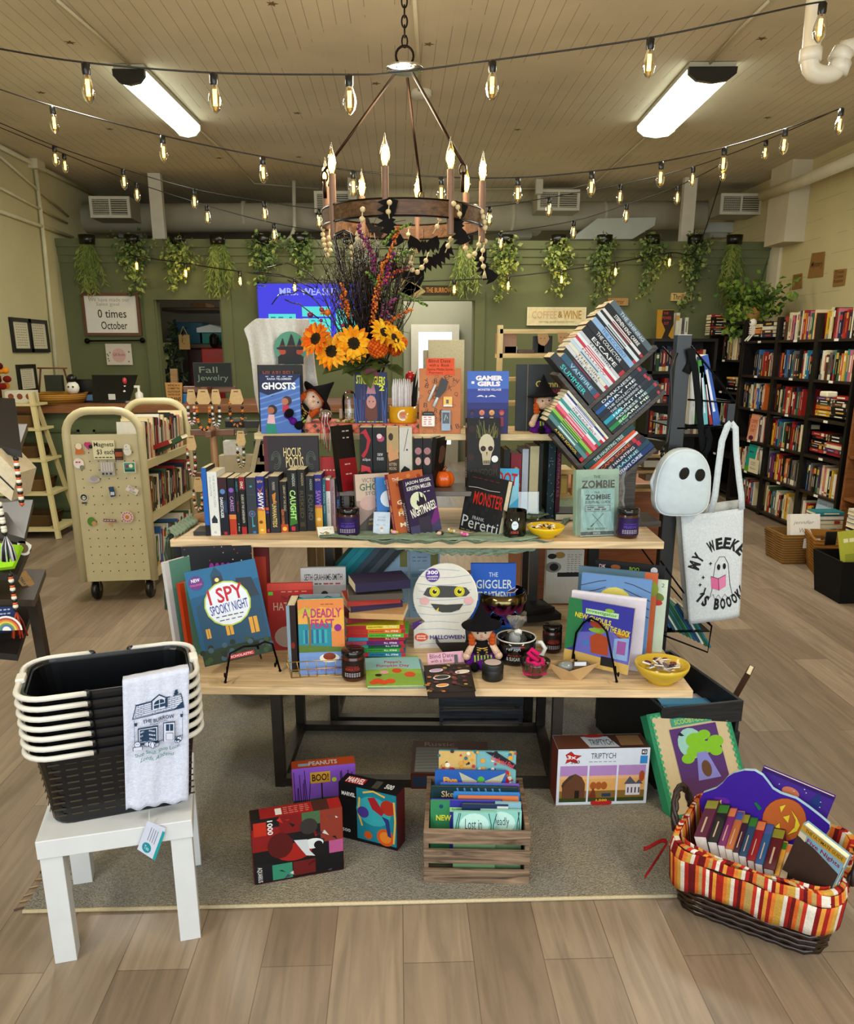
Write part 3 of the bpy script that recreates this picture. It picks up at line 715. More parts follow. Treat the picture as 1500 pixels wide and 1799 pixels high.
for px,py1,k,s in((153,525,0,'feathery strands hanging in the far left corner of the green wall'),(232,515,1,'small-leaved vine hanging above the whiteboard'),(312,500,2,'short leafy vine hanging above the left doorway'),
(382,530,0,'feathery strands hanging at the right end of the left doorway'),(462,497,1,'leafy vine hanging just left of the screen top'),(527,480,1,'leafy vine hanging above the screen'),
(818,530,0,'feathery strands hanging over the right doorway'),(888,520,2,'leafy vine hanging just right of the chandelier'),(980,512,2,'yellow-green vine hanging above the coffee sign'),
(1062,530,1,'leafy vine hanging above the horror sign'),(1146,510,1,'thin pale vine hanging left of the thrillers sign'),(1221,535,1,'long leafy vine hanging right of the thrillers sign'),(1290,548,0,'feathery strands hanging in the right corner of the green wall')):
 hangplant(px,py1,k,s)
 # ---- string lights
def strand(name_,wire,bulbs,y,size,label,glow=False):
 """wire and bulbs: pixel positions; y: depth (or a pair for a strand that recedes)"""
 f=y if callable(y)else(lambda px:y)
 wp=[ony(px,py,f(px))for px,py in wire]
 # smooth the wire
 pts=[]
 for i in range(len(wp)-1):
  p0,p1,p2,p3=wp[max(0,i-1)],wp[i],wp[i+1],wp[min(len(wp)-1,i+2)]
  for k in range(5):
   t=k/5;pts.append(.5*((2*p1)+(p2-p0)*t+(2*p0-5*p1+4*p2-p3)*t*t+(3*p1-p0-3*p2+p3)*t**3))
 pts.append(wp[-1])
 o=thing('string_lights',label,'string lights',loc=wp[0],group='string lights')
 MB().tube(pts,.0035 if not glow else .006,'211d1a',5).build('wire','plastic',o,world=True)
 for bxp in bulbs:
  p=min(pts,key=lambda q_:abs(proj(q_)[0]-bxp));s=size
  b=thing
  m=MB().lathe([(.011*s,0),(.016*s,-.006*s),(.016*s,-.034*s),(.013*s,-.042*s)],'1b1a18',p,10);so=m.build('socket','plastic',o,world=True)
  q0=p+V((0,0,-.04*s))
  g=MB().lathe([(.012*s,0),(.017*s,-.014*s),(.024*s,-.035*s),(.026*s,-.055*s),(.02*s,-.078*s),(.01*s,-.09*s),(.002*s,-.096*s)],'e8c070',q0,10)
  g.build('bulb','amber',so,world=True)
  e=MB()
  for dx in(-.004,.004):e.tube([q0+V((dx*s,0,-.015*s)),q0+V((dx*s,0,-.07*s))],.003*s*(2.2 if glow else 1.3),'ffd27a' if not glow else 'ffe07a',5)
  e.build('filament','bulb',so,world=True)
strand('',[(-30,80),(0,86),(150,110),(375,128),(613,131),(690,128),(865,106),(1143,66),(1395,12),(1450,3)],[152,374,613,865,1143,1447],lambda px:3.35,1.0,'nearest string of lights, swagged past the top of the chandelier')
strand('',[(-20,150),(0,157),(92,186),(285,238),(461,275),(620,300),(775,311),(910,312),(1040,301),(1162,284),(1273,259),(1380,226),(1478,190)],[92,285,461,622,772,910,1040,1162,1273,1380,1475],lambda px:4.6,.95,'second string of lights, running behind the chandelier candles')
strand('',[(-20,210),(0,216),(95,256),(216,297),(340,332),(464,354),(560,367),(700,372),(860,363),(965,347),(1090,324),(1218,293),(1346,246),(1477,190)],[94,216,340,464,560,860,965,1090,1218,1346],lambda px:6.6,1.05,'third string of lights, level with the candelabra ring')
strand('',[(-20,215),(0,224),(112,270),(239,321),(363,361),(481,392),(600,410),(760,414),(880,408),(1008,388),(1101,359),(1191,327),(1272,286)],[112,239,363,481,870,1008,1101,1191,1272],lambda px:7.0,1.05,'lowest string of lights in the air, sagging to the top of the green wall')
strand('',[(225,448),(325,463),(421,477),(517,488),(640,496),(798,492),(893,486),(987,475),(1082,461),(1177,444),(1222,440),(1262,330),(1272,288)],[232,327,421,517,640,798,893,987,1082,1177],lambda px:YG-.18,1.15,'warm glowing string of lights along the green wall',True)
for px in(232,327,421,517,893,987,1082,1177):p=ony(px,480,YG-.3);point_light('string_light_glow',p,.8,(1,.7,.25),.03)
# chandelier
CHY=3.55;cc=ony(708,388,CHY);RR=141/1387*(cc-EYE).dot(fw)
o=thing('chandelier','round wooden ring chandelier with eight lit candle bulbs','chandelier',loc=cc)
for dz,hh in((-.028,.056),):
 m=MB();n=48
 prof=[(RR,dz),(RR,dz+hh),(RR-.012,dz+hh),(RR-.012,dz)]
 for i in range(4):
  (r0,z0),(r1,z1)=prof[i],prof[(i+1)%4]
  m.lathe([(r0,z0),(r1,z1)][::1],'6b4a2a',n=n,cap=False)
 m.build('ring','dark_wood',o)
for dz in(-.03,.03):
 MB().lathe([(RR+.002,dz-.003),(RR+.002,dz+.003),(RR-.014,dz+.003),(RR-.014,dz-.003),(RR+.002,dz-.003)],'2a2018',n=48,cap=False).build('ring_band','metal',o)
for k in range(8):
 a=radians(-12+45*k);x,y=RR*sin(a),-RR*cos(a)
 x,y=x*.985,y*.985
 c=MB().lathe([(.014,-.09),(.0135,.13),(.0135,.14)],'8a6a54',(x,y,0),12).build('candle_tube','satin',o)
 fb=MB().lathe([(.009,.14),(.016,.158),(.0185,.178),(.015,.2),(.008,.22),(.004,.232),(.003,.245),(.001,.252)],'ffe3a0',(x,y,0),12).build('flame_bulb','amber',c)
 MB().lathe([(.003,.145),(.012,.16),(.0145,.178),(.0095,.2),(.001,.212)],'ffd98a',(x,y,0),10).build('filament','bulb',fb)
 if k%2==0:point_light('candle_bulb_light',cc+V((x,y,.2)),3.0,(1,.74,.4),.015)
pl=ony(711,121,CHY)-cc
MB().lathe([(.001,-.004),(.075,-.004),(.075,.004),(.001,.006)],'cfd0d0',pl,24).build('hub_plate','chrome',o)
for k in range(3):
 a=radians(-75+120*k);e=V((RR*sin(a)*.97,-RR*cos(a)*.97,.09));m=MB();m.tube([pl+V((0,0,-.02))+V((.04*sin(a),-.04*cos(a),0)),e+V((0,0,.08))],.006,'3a2a1e',6);m.tube([e+V((.012*cos(t),0,.06+.02*sin(t)))for t in[2*pi*i/10 for i in range(10)]],.004,'3a2a1e',5,True);m.tube([e+V((0,0,.05)),e+V((0,0,-.02))],.008,'3a2a1e',6)
 m.build('rod','metal',o)
m=MB().tube([pl+V((.035*cos(t),0,.045+.035*sin(t)))for t in[2*pi*i/16 for i in range(16)]],.005,'2a211a',6,True);m.tube([pl,pl+V((0,0,.012))],.01,'2a211a')
topz=ZC-cc.z;z=pl.z+.08;k=0
while z<topz-.02:
 pts=[V((pl.x+(.011*cos(t)if k%2==0 else 0),pl.y+(0 if k%2==0 else .011*cos(t)),z+.016+.022*sin(t)))for t in[2*pi*i/12 for i in range(12)]]
 m.tube(pts,.0035,'2a211a',5,True);z+=.034;k+=1
m.build('chain','metal',o)
# bead garlands over the ring
def garland(pts,label,rb=.0105,col='e2cfa2',name='bead_garland',mt='satin',y=None,group='bead garlands on the chandelier',loc=None):
 """string of round beads along a polyline of world points"""
 m=MB();q_=[V(p)for p in pts];acc=0;last=None
 for i in range(len(q_)-1):
  L_=(q_[i+1]-q_[i]).length;n=max(1,int(L_/(rb*1.9)))
  for k in range(n):
   c=q_[i].lerp(q_[i+1],k/n);cl=col if isinstance(col,str)else col[(acc)%len(col)];acc+=1;m.ball(c,rb*(1 if mt!='satin' else R.uniform(.92,1.05)),cl,8,5)
 m.tube(q_,rb*.2,'d8c49a',4)
 return tag(m.build(name,mt,world=True),label,'garland',group)
def gp(l,y):return[ony(px,py,y)for px,py in l]
yn,yf=CHY-RR-.03,CHY+RR
garland(gp([(684,356),(682,372),(684,384)],yn-.01),'short string of beads hanging over the ring beside the front candle')
garland(gp([(637,368),(636,385),(632,400),(628,420),(618,435),(620,455),(617,470)],yn),'bead strand hanging at the left front of the chandelier')
garland(gp([(568,392),(567,412),(570,430),(575,448),(580,440),(578,418),(579,402)],CHY),'bead loop at the far left of the chandelier')
garland(gp([(778,373),(773,385),(768,398),(760,411)],yn+.1),'bead strand slanting over the front right of the ring')
garland(gp([(690,413),(694,430),(698,447),(704,460)],yn+.1),'bead strand under the ring beside the bat')
garland(gp([(718,397),(717,412),(718,428)],yf-.1),'short bead strand hanging in the middle of the ring')
garland(gp([(723,442),(722,462),(724,474),(733,478),(741,470),(748,458),(753,443)],yn+.15),'bead loop hanging below the middle of the ring')
garland(gp([(792,420),(787,432),(782,444)],yn+.2),'short bead strand under the right of the ring')
garland(gp([(797,358),(804,364),(807,376),(808,384)],yn+.05),'bead strand beside the right front candle')
garland(gp([(814,420),(818,436),(824,450),(834,446),(841,430),(843,415)],CHY-.1),'bead loop hanging at the right end of the ring')
garland(gp([(852,424),(848,440),(846,455),(849,468),(851,476)],CHY-.05),'bead strand with tassel at the far right of the ring')
garland(gp([(835,363),(840,368),(846,372),(851,390),(853,410)],CHY-.12),'bead strand draped over the right end of the ring')
m=MB()
for dx in(-.006,0,.006):m.tube(gp([(851,476),(851+dx*300,482),(851+dx*500,489)],CHY-.05),.0022,'e6d6ae',4)
tag(m.build('tassel','cloth',world=True),'white tassel at the right end of the chandelier','tassel')
# bats
def bat(px,py,y,s,rot,label):
 half=[(0,.10),(.05,.18),(.09,.10),(.2,.2),(.42,.3),(.5,.1),(.46,-.16),(.37,-.04),(.3,-.2),(.22,-.06),(.14,-.22),(.07,-.1),(0,-.3)]
 pts=[(x,z)for x,z in half]+[(-x,z)for x,z in half[-2:0:-1]]
 m=MB();m.prism([(x*s,z*s)for x,z in pts],.003,'15110e','y',-.0015)
 m.tube([(0,0,.1*s),(0,0,.1*s+.05)],.001,'222222',4)
 o=m.build('paper_bat','matte');o.location=ony(px,py,y);o.rotation_euler=(.15,radians(rot),R.uniform(-.3,.3));tag(o,label,'bat decoration','bats hung from the chandelier')
bat(682,392,yn+.02,.17,80,'black bat hanging in front of the ring at the front candle');bat(744,432,yn+.2,.13,0,'black bat hanging under the middle of the ring');bat(704,482,yn+.25,.19,20,'large black bat hanging among the flower twigs')
bat(768,455,yn+.3,.15,-30,'black bat hanging below the right half of the ring');bat(804,394,yn+.12,.15,85,'black bat clinging to the right front of the ring');bat(850,470,CHY-.02,.14,60,'black bat at the far right below the ring');bat(652,400,yf-.05,.12,30,'small black bat behind the left front candle')
# right wall bookcases
PAL=dict(black='1a1817',red='9c2a26',cream='d8cba6',white='d9d5c8',navy='24304e',grey='6d6a66',green='3d6240',brown='5a3b26',teal='2f7f86',orange='c86a2c',yellow='cfa62e',purple='5b3566',pink='bd6d7d',blue='3b6ca8')
PK=['black']*7+['red']*4+['cream']*3+['white']*3+['navy']*2+['grey']*2+['green','brown','teal','orange','yellow','purple','pink','blue']
ORD=['first','second','third','fourth','fifth','sixth','seventh','eighth','ninth','tenth','eleventh','twelfth','13th','14th','15th','16th','17th','18th','19th','20th','21st','22nd','23rd','24th','25th','26th','27th','28th','29th','30th']
def spine_art(kind,c2,c3):
 def f(A):
  if kind==0:A.text('TITLE'[:0]or 'III',.3,.35,.4,.4,c2,rot=-90)
  A.rect(.3,.3,.7,.82,c2)if kind==1 else None
  if kind==2:A.rect(.1,.08,.9,.14,c2);A.rect(.35,.3,.65,.8,c3)
  if kind==3:A.rect(.05,.7,.95,.9,c2);A.scrib(.4,.6,.2,1,c3,.4)
  if kind==4:A.rect(0,0,1,.2,c2);A.rect(.3,.35,.45,.85,c3);A.rect(.55,.4,.65,.8,c3)
 return f
def wallrow(x,y0,y1,z,zmax,where,group,lean=False,side=-1,depth=.15,pal=PK,tmin=.018,tmax=.045):
 """books with spines towards -x (the aisle), filled from the far end y1 to y0"""
 y=y1;i=0
 while y>y0+.05 and i<30:
  t=R.uniform(tmin,tmax);h=min(zmax,R.uniform(.19,.245));cn=R.choice(pal);y-=t
  if y<y0:break
  m=MB();book_mesh(depth+R.uniform(-.02,.02),h,t*.96,PAL[cn],c=m,p=m,spart=spine_art(R.choice((1,2,3,4)),R.choice(['e0d8c0','c9a24a','b03a30','8d8a82']),R.choice(['e8e2d2','1b1a18','c9a24a'])))
  o=m.build('book','print');o.location=(x+R.uniform(0,.012),y,z)
  tag(o,'%s-spined book, %s from the left %s'%(cn,ORD[i],where),'book',group);i+=1
def stackrow(x,y,z,n,where,group,ax='x',w=.14,pal=PK,h=.22):
 for i in range(n):
  t=R.uniform(.02,.036);cn=R.choice(pal);m=MB()
  book_mesh(w,h,t*.97,PAL[cn],c=m,p=m,spart=spine_art(R.choice((1,2,3)),R.choice(['e0d8c0','c9a24a','b03a30']),'e8e2d2'))
  o=m.build('book','print')
  if ax=='x':o.matrix_basis=frame((x+R.uniform(0,.015),y+h/2+R.uniform(-.01,.01),z+t),(1,0,0),(0,-1,0))
  else:o.matrix_basis=frame((x+h/2,y+R.uniform(0,.015),z+t),(0,1,0),(1,0,0))@Matrix.Identity(4)
  z+=t;tag(o,'%s book lying, %s from bottom, %s'%(cn,ORD[i],where),'book',group)
 return z
XF=3.42
SH=[.05,.37,.67,.97,1.28,1.6]
def bcase(name,label,y0,y1,shelves,zt,mt,col,side='panel',x=XF,depth=.36,back=True):
 o=thing(name,label,'bookcase',loc=(x,y0,0))
 for i,z in enumerate(shelves):
  MB().box((.0,.02,z-.022),(depth,y1-y0-.02,z),col).build('shelf',mt,o,bevel=.002)
 for s,y in enumerate((0,y1-y0-.03)):
  m=MB()
  if side=='panel':m.box((0,y,0),(depth,y+.03,zt),col);m.build('side_panel',mt,o)
  else:m.box((0,y,0),(.035,y+.03,zt),'17120e');m.box((depth-.035,y,0),(depth,y+.03,zt),'17120e');m.build('post','enamel',o)
 if back:MB().box((depth-.01,.03,.02),(depth,y1-y0-.03,zt),col if side=='panel' else '241811').build('back_panel',mt,o)
 if side=='panel':MB().box((-.02,-.01,zt),(depth+.01,y1-y0+.01,zt+.03),col).build('top_panel',mt,o)
 for z in shelves[1:]:yy=(y1-y0)*.5;MB().box((-.003,yy-.03,z-.02),(0,yy+.03,z-.001),'e8e4d6').build('shelf_label','paper',o)
 return o
dk='2a1a10'
bcase('bookcase','narrow black wooden bookcase in the far right corner under the potted plant',8.02,8.9,[.1,.45,.78,1.1,1.42],1.76,'satin','1c1511')
bays=[(7.3,8.0),(6.6,7.3),(5.98,6.6)]
names=['left bay of black case','middle bay of black case','right bay of black case']
for(a,b),n in zip(bays,('leftmost bay','middle bay','rightmost bay')):
 bcase('bookcase','black framed bookcase on the right wall, %s of three'%n,a,b,SH,1.8,'satin',dk,side='post')
for bi,((a,b),nm)in enumerate(zip(bays,names)):
 for si,z in enumerate(SH):
  wh='on %s shelf, %s'%(['lowest','second lowest','third lowest','fourth lowest','second highest','top'][si],nm)
  g='books %s'%wh
  if(bi,si)in((2,3),(2,2),(0,5)):
   y=b-.16;k=0
   while y>a+.14 and k<3:
    stackrow(XF+.03,y,z,6 if bi else 4,wh+', %s stack'%ORD[k],g);y-=.25;k+=1
  else:
   st=.0 if(bi+si)%2 else .16
   wallrow(XF+.03,a+.05+(.1 if si%3==0 else 0),b-.05-(st if bi==0 else 0),z,.24,wh,g)
wallrow(XF+.03,8.1,8.6,1.42,.24,'on the upper shelf of the far corner bookcase','books in the corner bookcase');wallrow(XF+.03,8.1,8.5,.78,.24,'on the middle shelf of the far corner bookcase','books in the corner bookcase')
stackrow(XF+.03,8.3,1.1,5,'on the third shelf of the far corner bookcase','books in the corner bookcase')
# face-out books in the black case, signs and skeleton
def faceout(x,y,z,w,h,col,label,art,name='book',t=.03):
 M_=frame((x,y+w/2,z),(0,-1,0),(.12,0,1));book(label,w,h,t,col,M_,name=name,art=art)
faceout(XF-.0,7.62,.67,.17,.25,'d99a78','peach-coloured book standing face out on the third lowest shelf of the black bookcase',lambda A:(A.text('CORPSE',.12,.66,.76,.14,'a5342c',.02),A.text('AND THE',.2,.5,.6,.1,'a5342c'),A.text('COAST',.2,.33,.6,.12,'a5342c',.02),A.circ(.5,.1,.3,'5d1d4a',.09)))
faceout(XF-.0,7.6,.37,.18,.26,'1f9c90','teal book standing face out on the second lowest shelf of the black bookcase',lambda A:(A.rect(0,0,1,.2,'6aa32c'),A.scrib(.2,.8,.7,2,'2c4f6e',.06)))
m=MB().box((0,0,0),(.006,.2,.13),'d8cfb2');A=Art(m,(0,.2,0),(0,-.2,0),(0,0,.13));A.text('COZY',.2,.55,.5,.25,'4d4638');A.text('Mysteries',.15,.2,.6,.2,'4d4638');o=m.build('shelf_sign','paper');o.location=(XF-.03,7.33,.38);tag(o,'handwritten cream card on the second lowest shelf of the black bookcase','sign')
faceout(XF+.0,6.18,.05,.27,.3,'a9bccc','pale blue book standing face out on the lowest shelf of the black bookcase',lambda A:(A.text('GRAVE LIFE',.1,.82,.8,.07,'44576a'),A.scrib(.2,.8,.6,3,'44576a',.03),A.scrib(.2,.8,.42,3,'44576a',.03),A.text('A NOVEL',.3,.15,.5,.07,'44576a')))
p=V((XF+.02,7.88,1.6));m=MB();m.ball(p+V((0,0,.17)),(.035,.035,.04),'e6e3da');m.box((p.x-.02,p.y-.02,p.z+.06),(p.x+.02,p.y+.02,p.z+.14),'dedad0')
for i in range(4):m.tube([p+V((-.02,-.03,.07+i*.018)),p+V((-.03,0,.07+i*.018)),p+V((-.02,.03,.07+i*.018))],.004,'e6e3da',4)
m.tube([p+V((0,-.025,.06)),p+V((-.05,-.03,.0))],.008,'e6e3da');m.tube([p+V((0,.025,.06)),p+V((-.05,.03,.0))],.008,'e6e3da');m.ball(p+V((-.033,-.012,.175)),.009,'15120f');m.ball(p+V((-.033,.012,.175)),.009,'15120f')
tag(m.build('skeleton_figure','satin',world=True),'small white skeleton sitting on the top shelf of the black bookcase','figurine')
# potted plant on top of the corner case
p=V((3.6,8.3,1.79));o=thing('potted_plant','bushy green houseplant with tall blades on the corner bookcase','plant',loc=p)
MB().lathe([(.001,0),(.08,0),(.1,.14),(.09,.14),(.08,.1),(.001,.1)],'b98b4a',n=16).build('pot','satin',o)
m=MB();leaves(m,[(R.gauss(0,.1),R.gauss(0,.1),.2+R.uniform(-.12,.16))for _ in range(24)]+[(-.15,-.1,.02),(-.2,-.1,-.08),(-.1,-.15,-.12),(-.25,-.1,.05)],620,(.05,.05,.05),.07,['4f6e22','6a8a2c','3d5a1c','85993a'])
for dx,h_ in((-.06,.5),(.05,.62),(.12,.35),(-.12,.38)):
 m.tube([(dx*.3,0,.1),(dx,0,h_*.6),(dx*2.2,0,h_)],[.012,.016,.002],'3f5222',5)
m.build('foliage','leaf',o)
# oak bookcase nearer on the right wall
ok='8a5628'
OS=[.06,.42,.74,1.02,1.42]
bcase('oak_bookcase','honey oak bookcase on the right wall near the right edge',5.05,5.92,OS,1.44,'wood',ok)
wallrow(XF+.1,5.1,5.85,1.47,.24,'on top of the oak bookcase','books on top of the oak bookcase',pal=['black','black','cream','red','red','cream'])
wallrow(XF+.12,5.15,5.6,.74,.22,'on the middle shelf of the oak bookcase','books inside the oak bookcase',pal=['black','red','white','black']);wallrow(XF+.14,5.12,5.55,.42,.24,'on the lower shelf of the oak bookcase','books inside the oak bookcase')
wallrow(XF+.12,5.15,5.5,1.02,.22,'on the upper shelf of the oak bookcase','books inside the oak bookcase',pal=['black','navy','white'])
stackrow(3.72,6.28,1.84-.24,3,'behind the top row of the right bay','books behind the top row')
for y,z,c1,l in((5.5,.74,'d8c9a0','pale woven bowl on the middle shelf of the oak bookcase'),(5.62,.42,'3d2c1d','dark woven bowl on the lower shelf of the oak bookcase')):
 m=MB().lathe([(.001,0),(.06,0),(.09,.06),(.08,.06),(.05,.01),(.001,.01)],c1,(XF+.07,y,z),18);m.ball((XF+.07,y,z+.05),(.05,.05,.02),'e6e2d4');tag(m.build('bowl','cloth',world=True),l,'bowl')
bx('bookends_box','box','small white box on the upper shelf of the oak bookcase',(1452,688),(1472,698),'d8d0b6',5.6,5.7)
# piles and baskets of books on the floor at the right edge
def fl(px,py,z=0):return onz(px,py,z)
def rect_basket(name,label,c,w,d,h,col,mt='cloth',yaw=0,flare=1.0,weave=True):
 m=MB();ww,dd=w/2,d/2
 def ring(s,z):return[(-ww*s,-dd*s,z),(ww*s,-dd*s,z),(ww*s,dd*s,z),(-ww*s,dd*s,z)]
 n=6;vs=[]
 for i in range(n+1):vs+=ring(.86+.14*(i/n)*flare,h*i/n)
 m.add(vs+[(v[0]*.93,v[1]*.93,v[2])for v in vs[-4:]]+[(v[0]*.95,v[1]*.93,.02)for v in vs[:4]],[(i*4+k,i*4+(k+1)%4,i*4+4+(k+1)%4,i*4+4+k)for i in range(n+2)for k in range(4)]+[(3,2,1,0)]+[tuple(4*(n+2)+k for k in range(4))],col)
 if weave:
  for i in range(1,n*2):
   s=.865+.14*(i/n/2)*flare;m.tube([V(p)for p in ring(s*1.0,h*i/n/2)],.008,col,5,True)
 o=m.build(name,mt);o.location=c;o.rotation_euler=(0,0,yaw);return tag(o,label,'basket')
c=fl(1413,992);rect_basket('wicker_basket','brown woven basket with small white heart card, on the floor at right',c+V((0,.15,0)),.36,.3,.22,'8d6a3c')
m=MB().box((-.06,0,0),(.06,.004,.07),'e8e4e4');A=Art(m,(-.06,0,0),(.12,0,0),(0,0,.07));A.line([(.2,.9),(.5,.2),(.85,.9)],.007,'8a2440');o=m.build('price_card','paper');o.location=c+V((.02,-.025,.13));tag(o,'white card with red v mark on the woven basket','card')
c2=fl(1465,1012);rect_basket('wicker_basket','tan wicker basket holding a tall pile of books at the right edge',c2+V((.12,.1,0)),.5,.4,.26,'9a6c30',yaw=-.3)
c3=fl(1502,1056);rect_basket('storage_tub','black fabric tub on the floor at the right edge',c3+V((.05,.1,0)),.42,.35,.27,'15130f','cloth',weave=False)
z=.2;pc=fl(1413,992)+V((0,.12,0))
M_=frame(pc+V((-.12,-.1,.2)),(1,0,0),(0,.25,1));book('white paperback with grey author name standing in the woven basket',.22,.17,.05,'e6e2da',M_,art=lambda A:(A.text('jennifer',.1,.52,.7,.2,'8c8a88',.0,.3),A.text('Weiner',.3,.2,.6,.2,'8c8a88',0,.2)))
for i,(cn,w_)in enumerate((('cream',.24),('cream',.25),('white',.24),('teal',.26))):
 stackrow(pc.x+.0,pc.y+.02,.2+i*.038,1,'in the woven basket at the right, layer %d'%(i+1),'books piled in the woven basket',ax='y',pal=[cn])
for k,dx in enumerate((-.1,.16)):
 stackrow(c2.x+.12+dx,c2.y+.02,.24,7,'in the tan wicker basket, %s pile'%('left','right')[k],'books piled in the tan basket',ax='y',pal=['white','white','blue','navy','teal','cream'])
M_=frame(c3+V((-.1,0,.2)),(.8,.3,0),(0,.3,1));book('yellow green magazine sticking out of the black tub',.2,.24,.02,'b6b84a',M_,art=lambda A:(A.scrib(.1,.6,.7,2,'e8e6c0',.1),A.rect(.1,.1,.8,.4,'9aa03a')))
bx('chalk_tag','sign','small black chalk tag on the tan basket of books',(1450,934),(1470,958),'14161a',c2.y-.2,c2.y-.19)
# ---- thriller shelf on the green wall
a=ony(1140,592,8.6);b=ony(1256,592,8.6)
o=thing('bookcase','black bookcase against the green wall under the thrillers sign','bookcase',loc=(a.x,8.5,0))
w=b.x-a.x;zs=ony(1200,595,8.55).z
for i in range(5):MB().box((0,0,zs-.03-i*.33),(w,.35,zs-i*.33),'221a14').build('shelf','satin',o)
for x in(0,w-.03):MB().box((x,0,0),(x+.03,.35,zs-.03),'221a14').build('side_panel','satin',o)
MB().box((0,.34,0),(w,.35,zs),'1a1410').build('back_panel','satin',o)
M_=Matrix.Translation(ony(1156,592,8.52).xyz);M_=frame(V((ony(1154,590,8.5).x,8.5,zs)),(1,0,0),(0,.1,1));book('gold and black face-out book on the thriller bookcase',.17,.29,.03,'b98a1e',M_,art=lambda A:(A.poly([(.3,.98),(1,.98),(1,.5),(.7,.1),(.9,0),(.3,0),(.5,.3),(.25,.6)],'2a1c12'),A.text('THE',.35,.84,.3,.08,'b5402c',.02),A.text('POWER',.3,.66,.55,.11,'b5402c',.02),A.text('OUT',.4,.48,.3,.1,'b5402c',.02)))
def frow(x0,x1,y,z,where,group,pal=PK,hm=(.2,.27),dep=.15,tm=(.02,.04),hgt=None):
 """books with spines towards the viewer (-y), left to right"""
 x=x0;i=0
 while i<30:
  t=R.uniform(*tm);x+=t
  if x>x1:break
  cn=R.choice(pal);h=R.uniform(*hm);m=MB()
  book_mesh(dep,h,t*.96,PAL[cn],c=m,p=m,spart=spine_art(R.choice((1,2,3,4)),R.choice(['e0d8c0','c9a24a','b03a30','8d8a82']),R.choice(['e8e2d2','1b1a18','c9a24a'])))
  o=m.build('book','print');o.matrix_basis=Matrix.Translation((x,y+R.uniform(0,.01),z))@SPINE
  tag(o,'%s-spined book, %s from the left %s'%(cn,ORD[i],where),'book',group);i+=1
x1_=ony(1154,590,8.5).x+.2;frow(x1_,ony(1212,590,8.5).x,8.53,zs,'on top of the thriller bookcase','books on top of the thriller bookcase',['white','cream','blue','grey','white'])
frow(a.x+.03,ony(1153,590,8.5).x,8.53,zs,'beside the gold book on the thriller bookcase','books on top of the thriller bookcase',['black','grey'])
stackrow(ony(1232,590,8.5).x,8.53,zs,8,'on top of the thriller bookcase','books stacked on the thriller bookcase','y',pal=['black','black','navy','red','black'],h=.2)
for i in range(1,4):frow(a.x+.05,b.x-.1,8.53,zs-i*.33,'on the %s shelf down of the thriller bookcase'%ORD[i-1],'books on the thriller shelves',PK,hm=(.18,.26))
# left side: ladder shelf, book cart, dark display stand
# ladder shelf
yl=5.6
o=thing('ladder_shelf','cream leaning ladder shelf at the left edge holding wicker baskets','shelf',loc=(-2.6,yl,0))
A0=onz(107,938,0);A0.y=6.5;A0.x=ony(107,938,6.55).x;T0=ony(57,690,6.75)
xr=A0.x;xl=xr-.75
for x in(xr,xl):
 m=MB().bar((x,A0.y,0),(x+(T0.x-A0.x),A0.y+.22,T0.z),.035,.035,'cdbf8e');m.build('side_rail','paint',o,world=True)
 m=MB().bar((x,A0.y+.45,0),(x+(T0.x-A0.x),A0.y+.26,T0.z),.03,.03,'b8aa7c');m.build('rear_leg','paint',o,world=True)
for i,zf_ in enumerate((.08,.36,.62,.86,1.05)):
 f=zf_/T0.z*1.0;dx=(T0.x-A0.x)*min(1,f);y0=A0.y+.22*min(1,f);
 MB().box((xl+dx-.02,y0-.02,zf_*T0.z/1.13-.02),(xr+dx+.02,A0.y+.42,zf_*T0.z/1.13),'cdbf8e').build('shelf','paint',o,world=True)
 if i<4:rect_basket('wire_basket','brown basket with wooden rim on the %s step of the ladder shelf'%['lowest','second','third','top'][i],(xl+dx+.48,y0+.2,zf_*T0.z/1.13),.4,.26,.1,['5a4426','6e5430','5a4426','6e5430'][i])
zt5=1.05*T0.z/1.13
m=MB();pv=V((xl+.42+(T0.x-A0.x),A0.y+.3,zt5));o=thing('flower_vase','glass jar of orange and red flowers on the ladder shelf','vase',loc=pv)
MB().lathe([(.001,0),(.05,0),(.055,.1),(.045,.13)],'cfd8d0',n=14,cap=False).build('jar','glass',o)
m=MB()
for i in range(26):c=V((R.gauss(0,.07),R.gauss(0,.05),.22+R.gauss(0,.05)));m.ball(c,(.035,.035,.028),R.choice(['5a1212','7a1a14','c8741c','d9902a']),7,5)
m.build('flowers','cloth',o)
m=MB().box((-.12,0,0),(.12,.08,.1),'cfc9b4');A=Art(m,(-.12,0,0),(.24,0,0),(0,0,.1));[A.circ(.2+.3*i,.5,.1,'8a4a30')for i in range(3)];o=m.build('gift_box','paper');o.location=pv+V((.2,0,0));tag(o,'white patterned box on top of the ladder shelf','box')
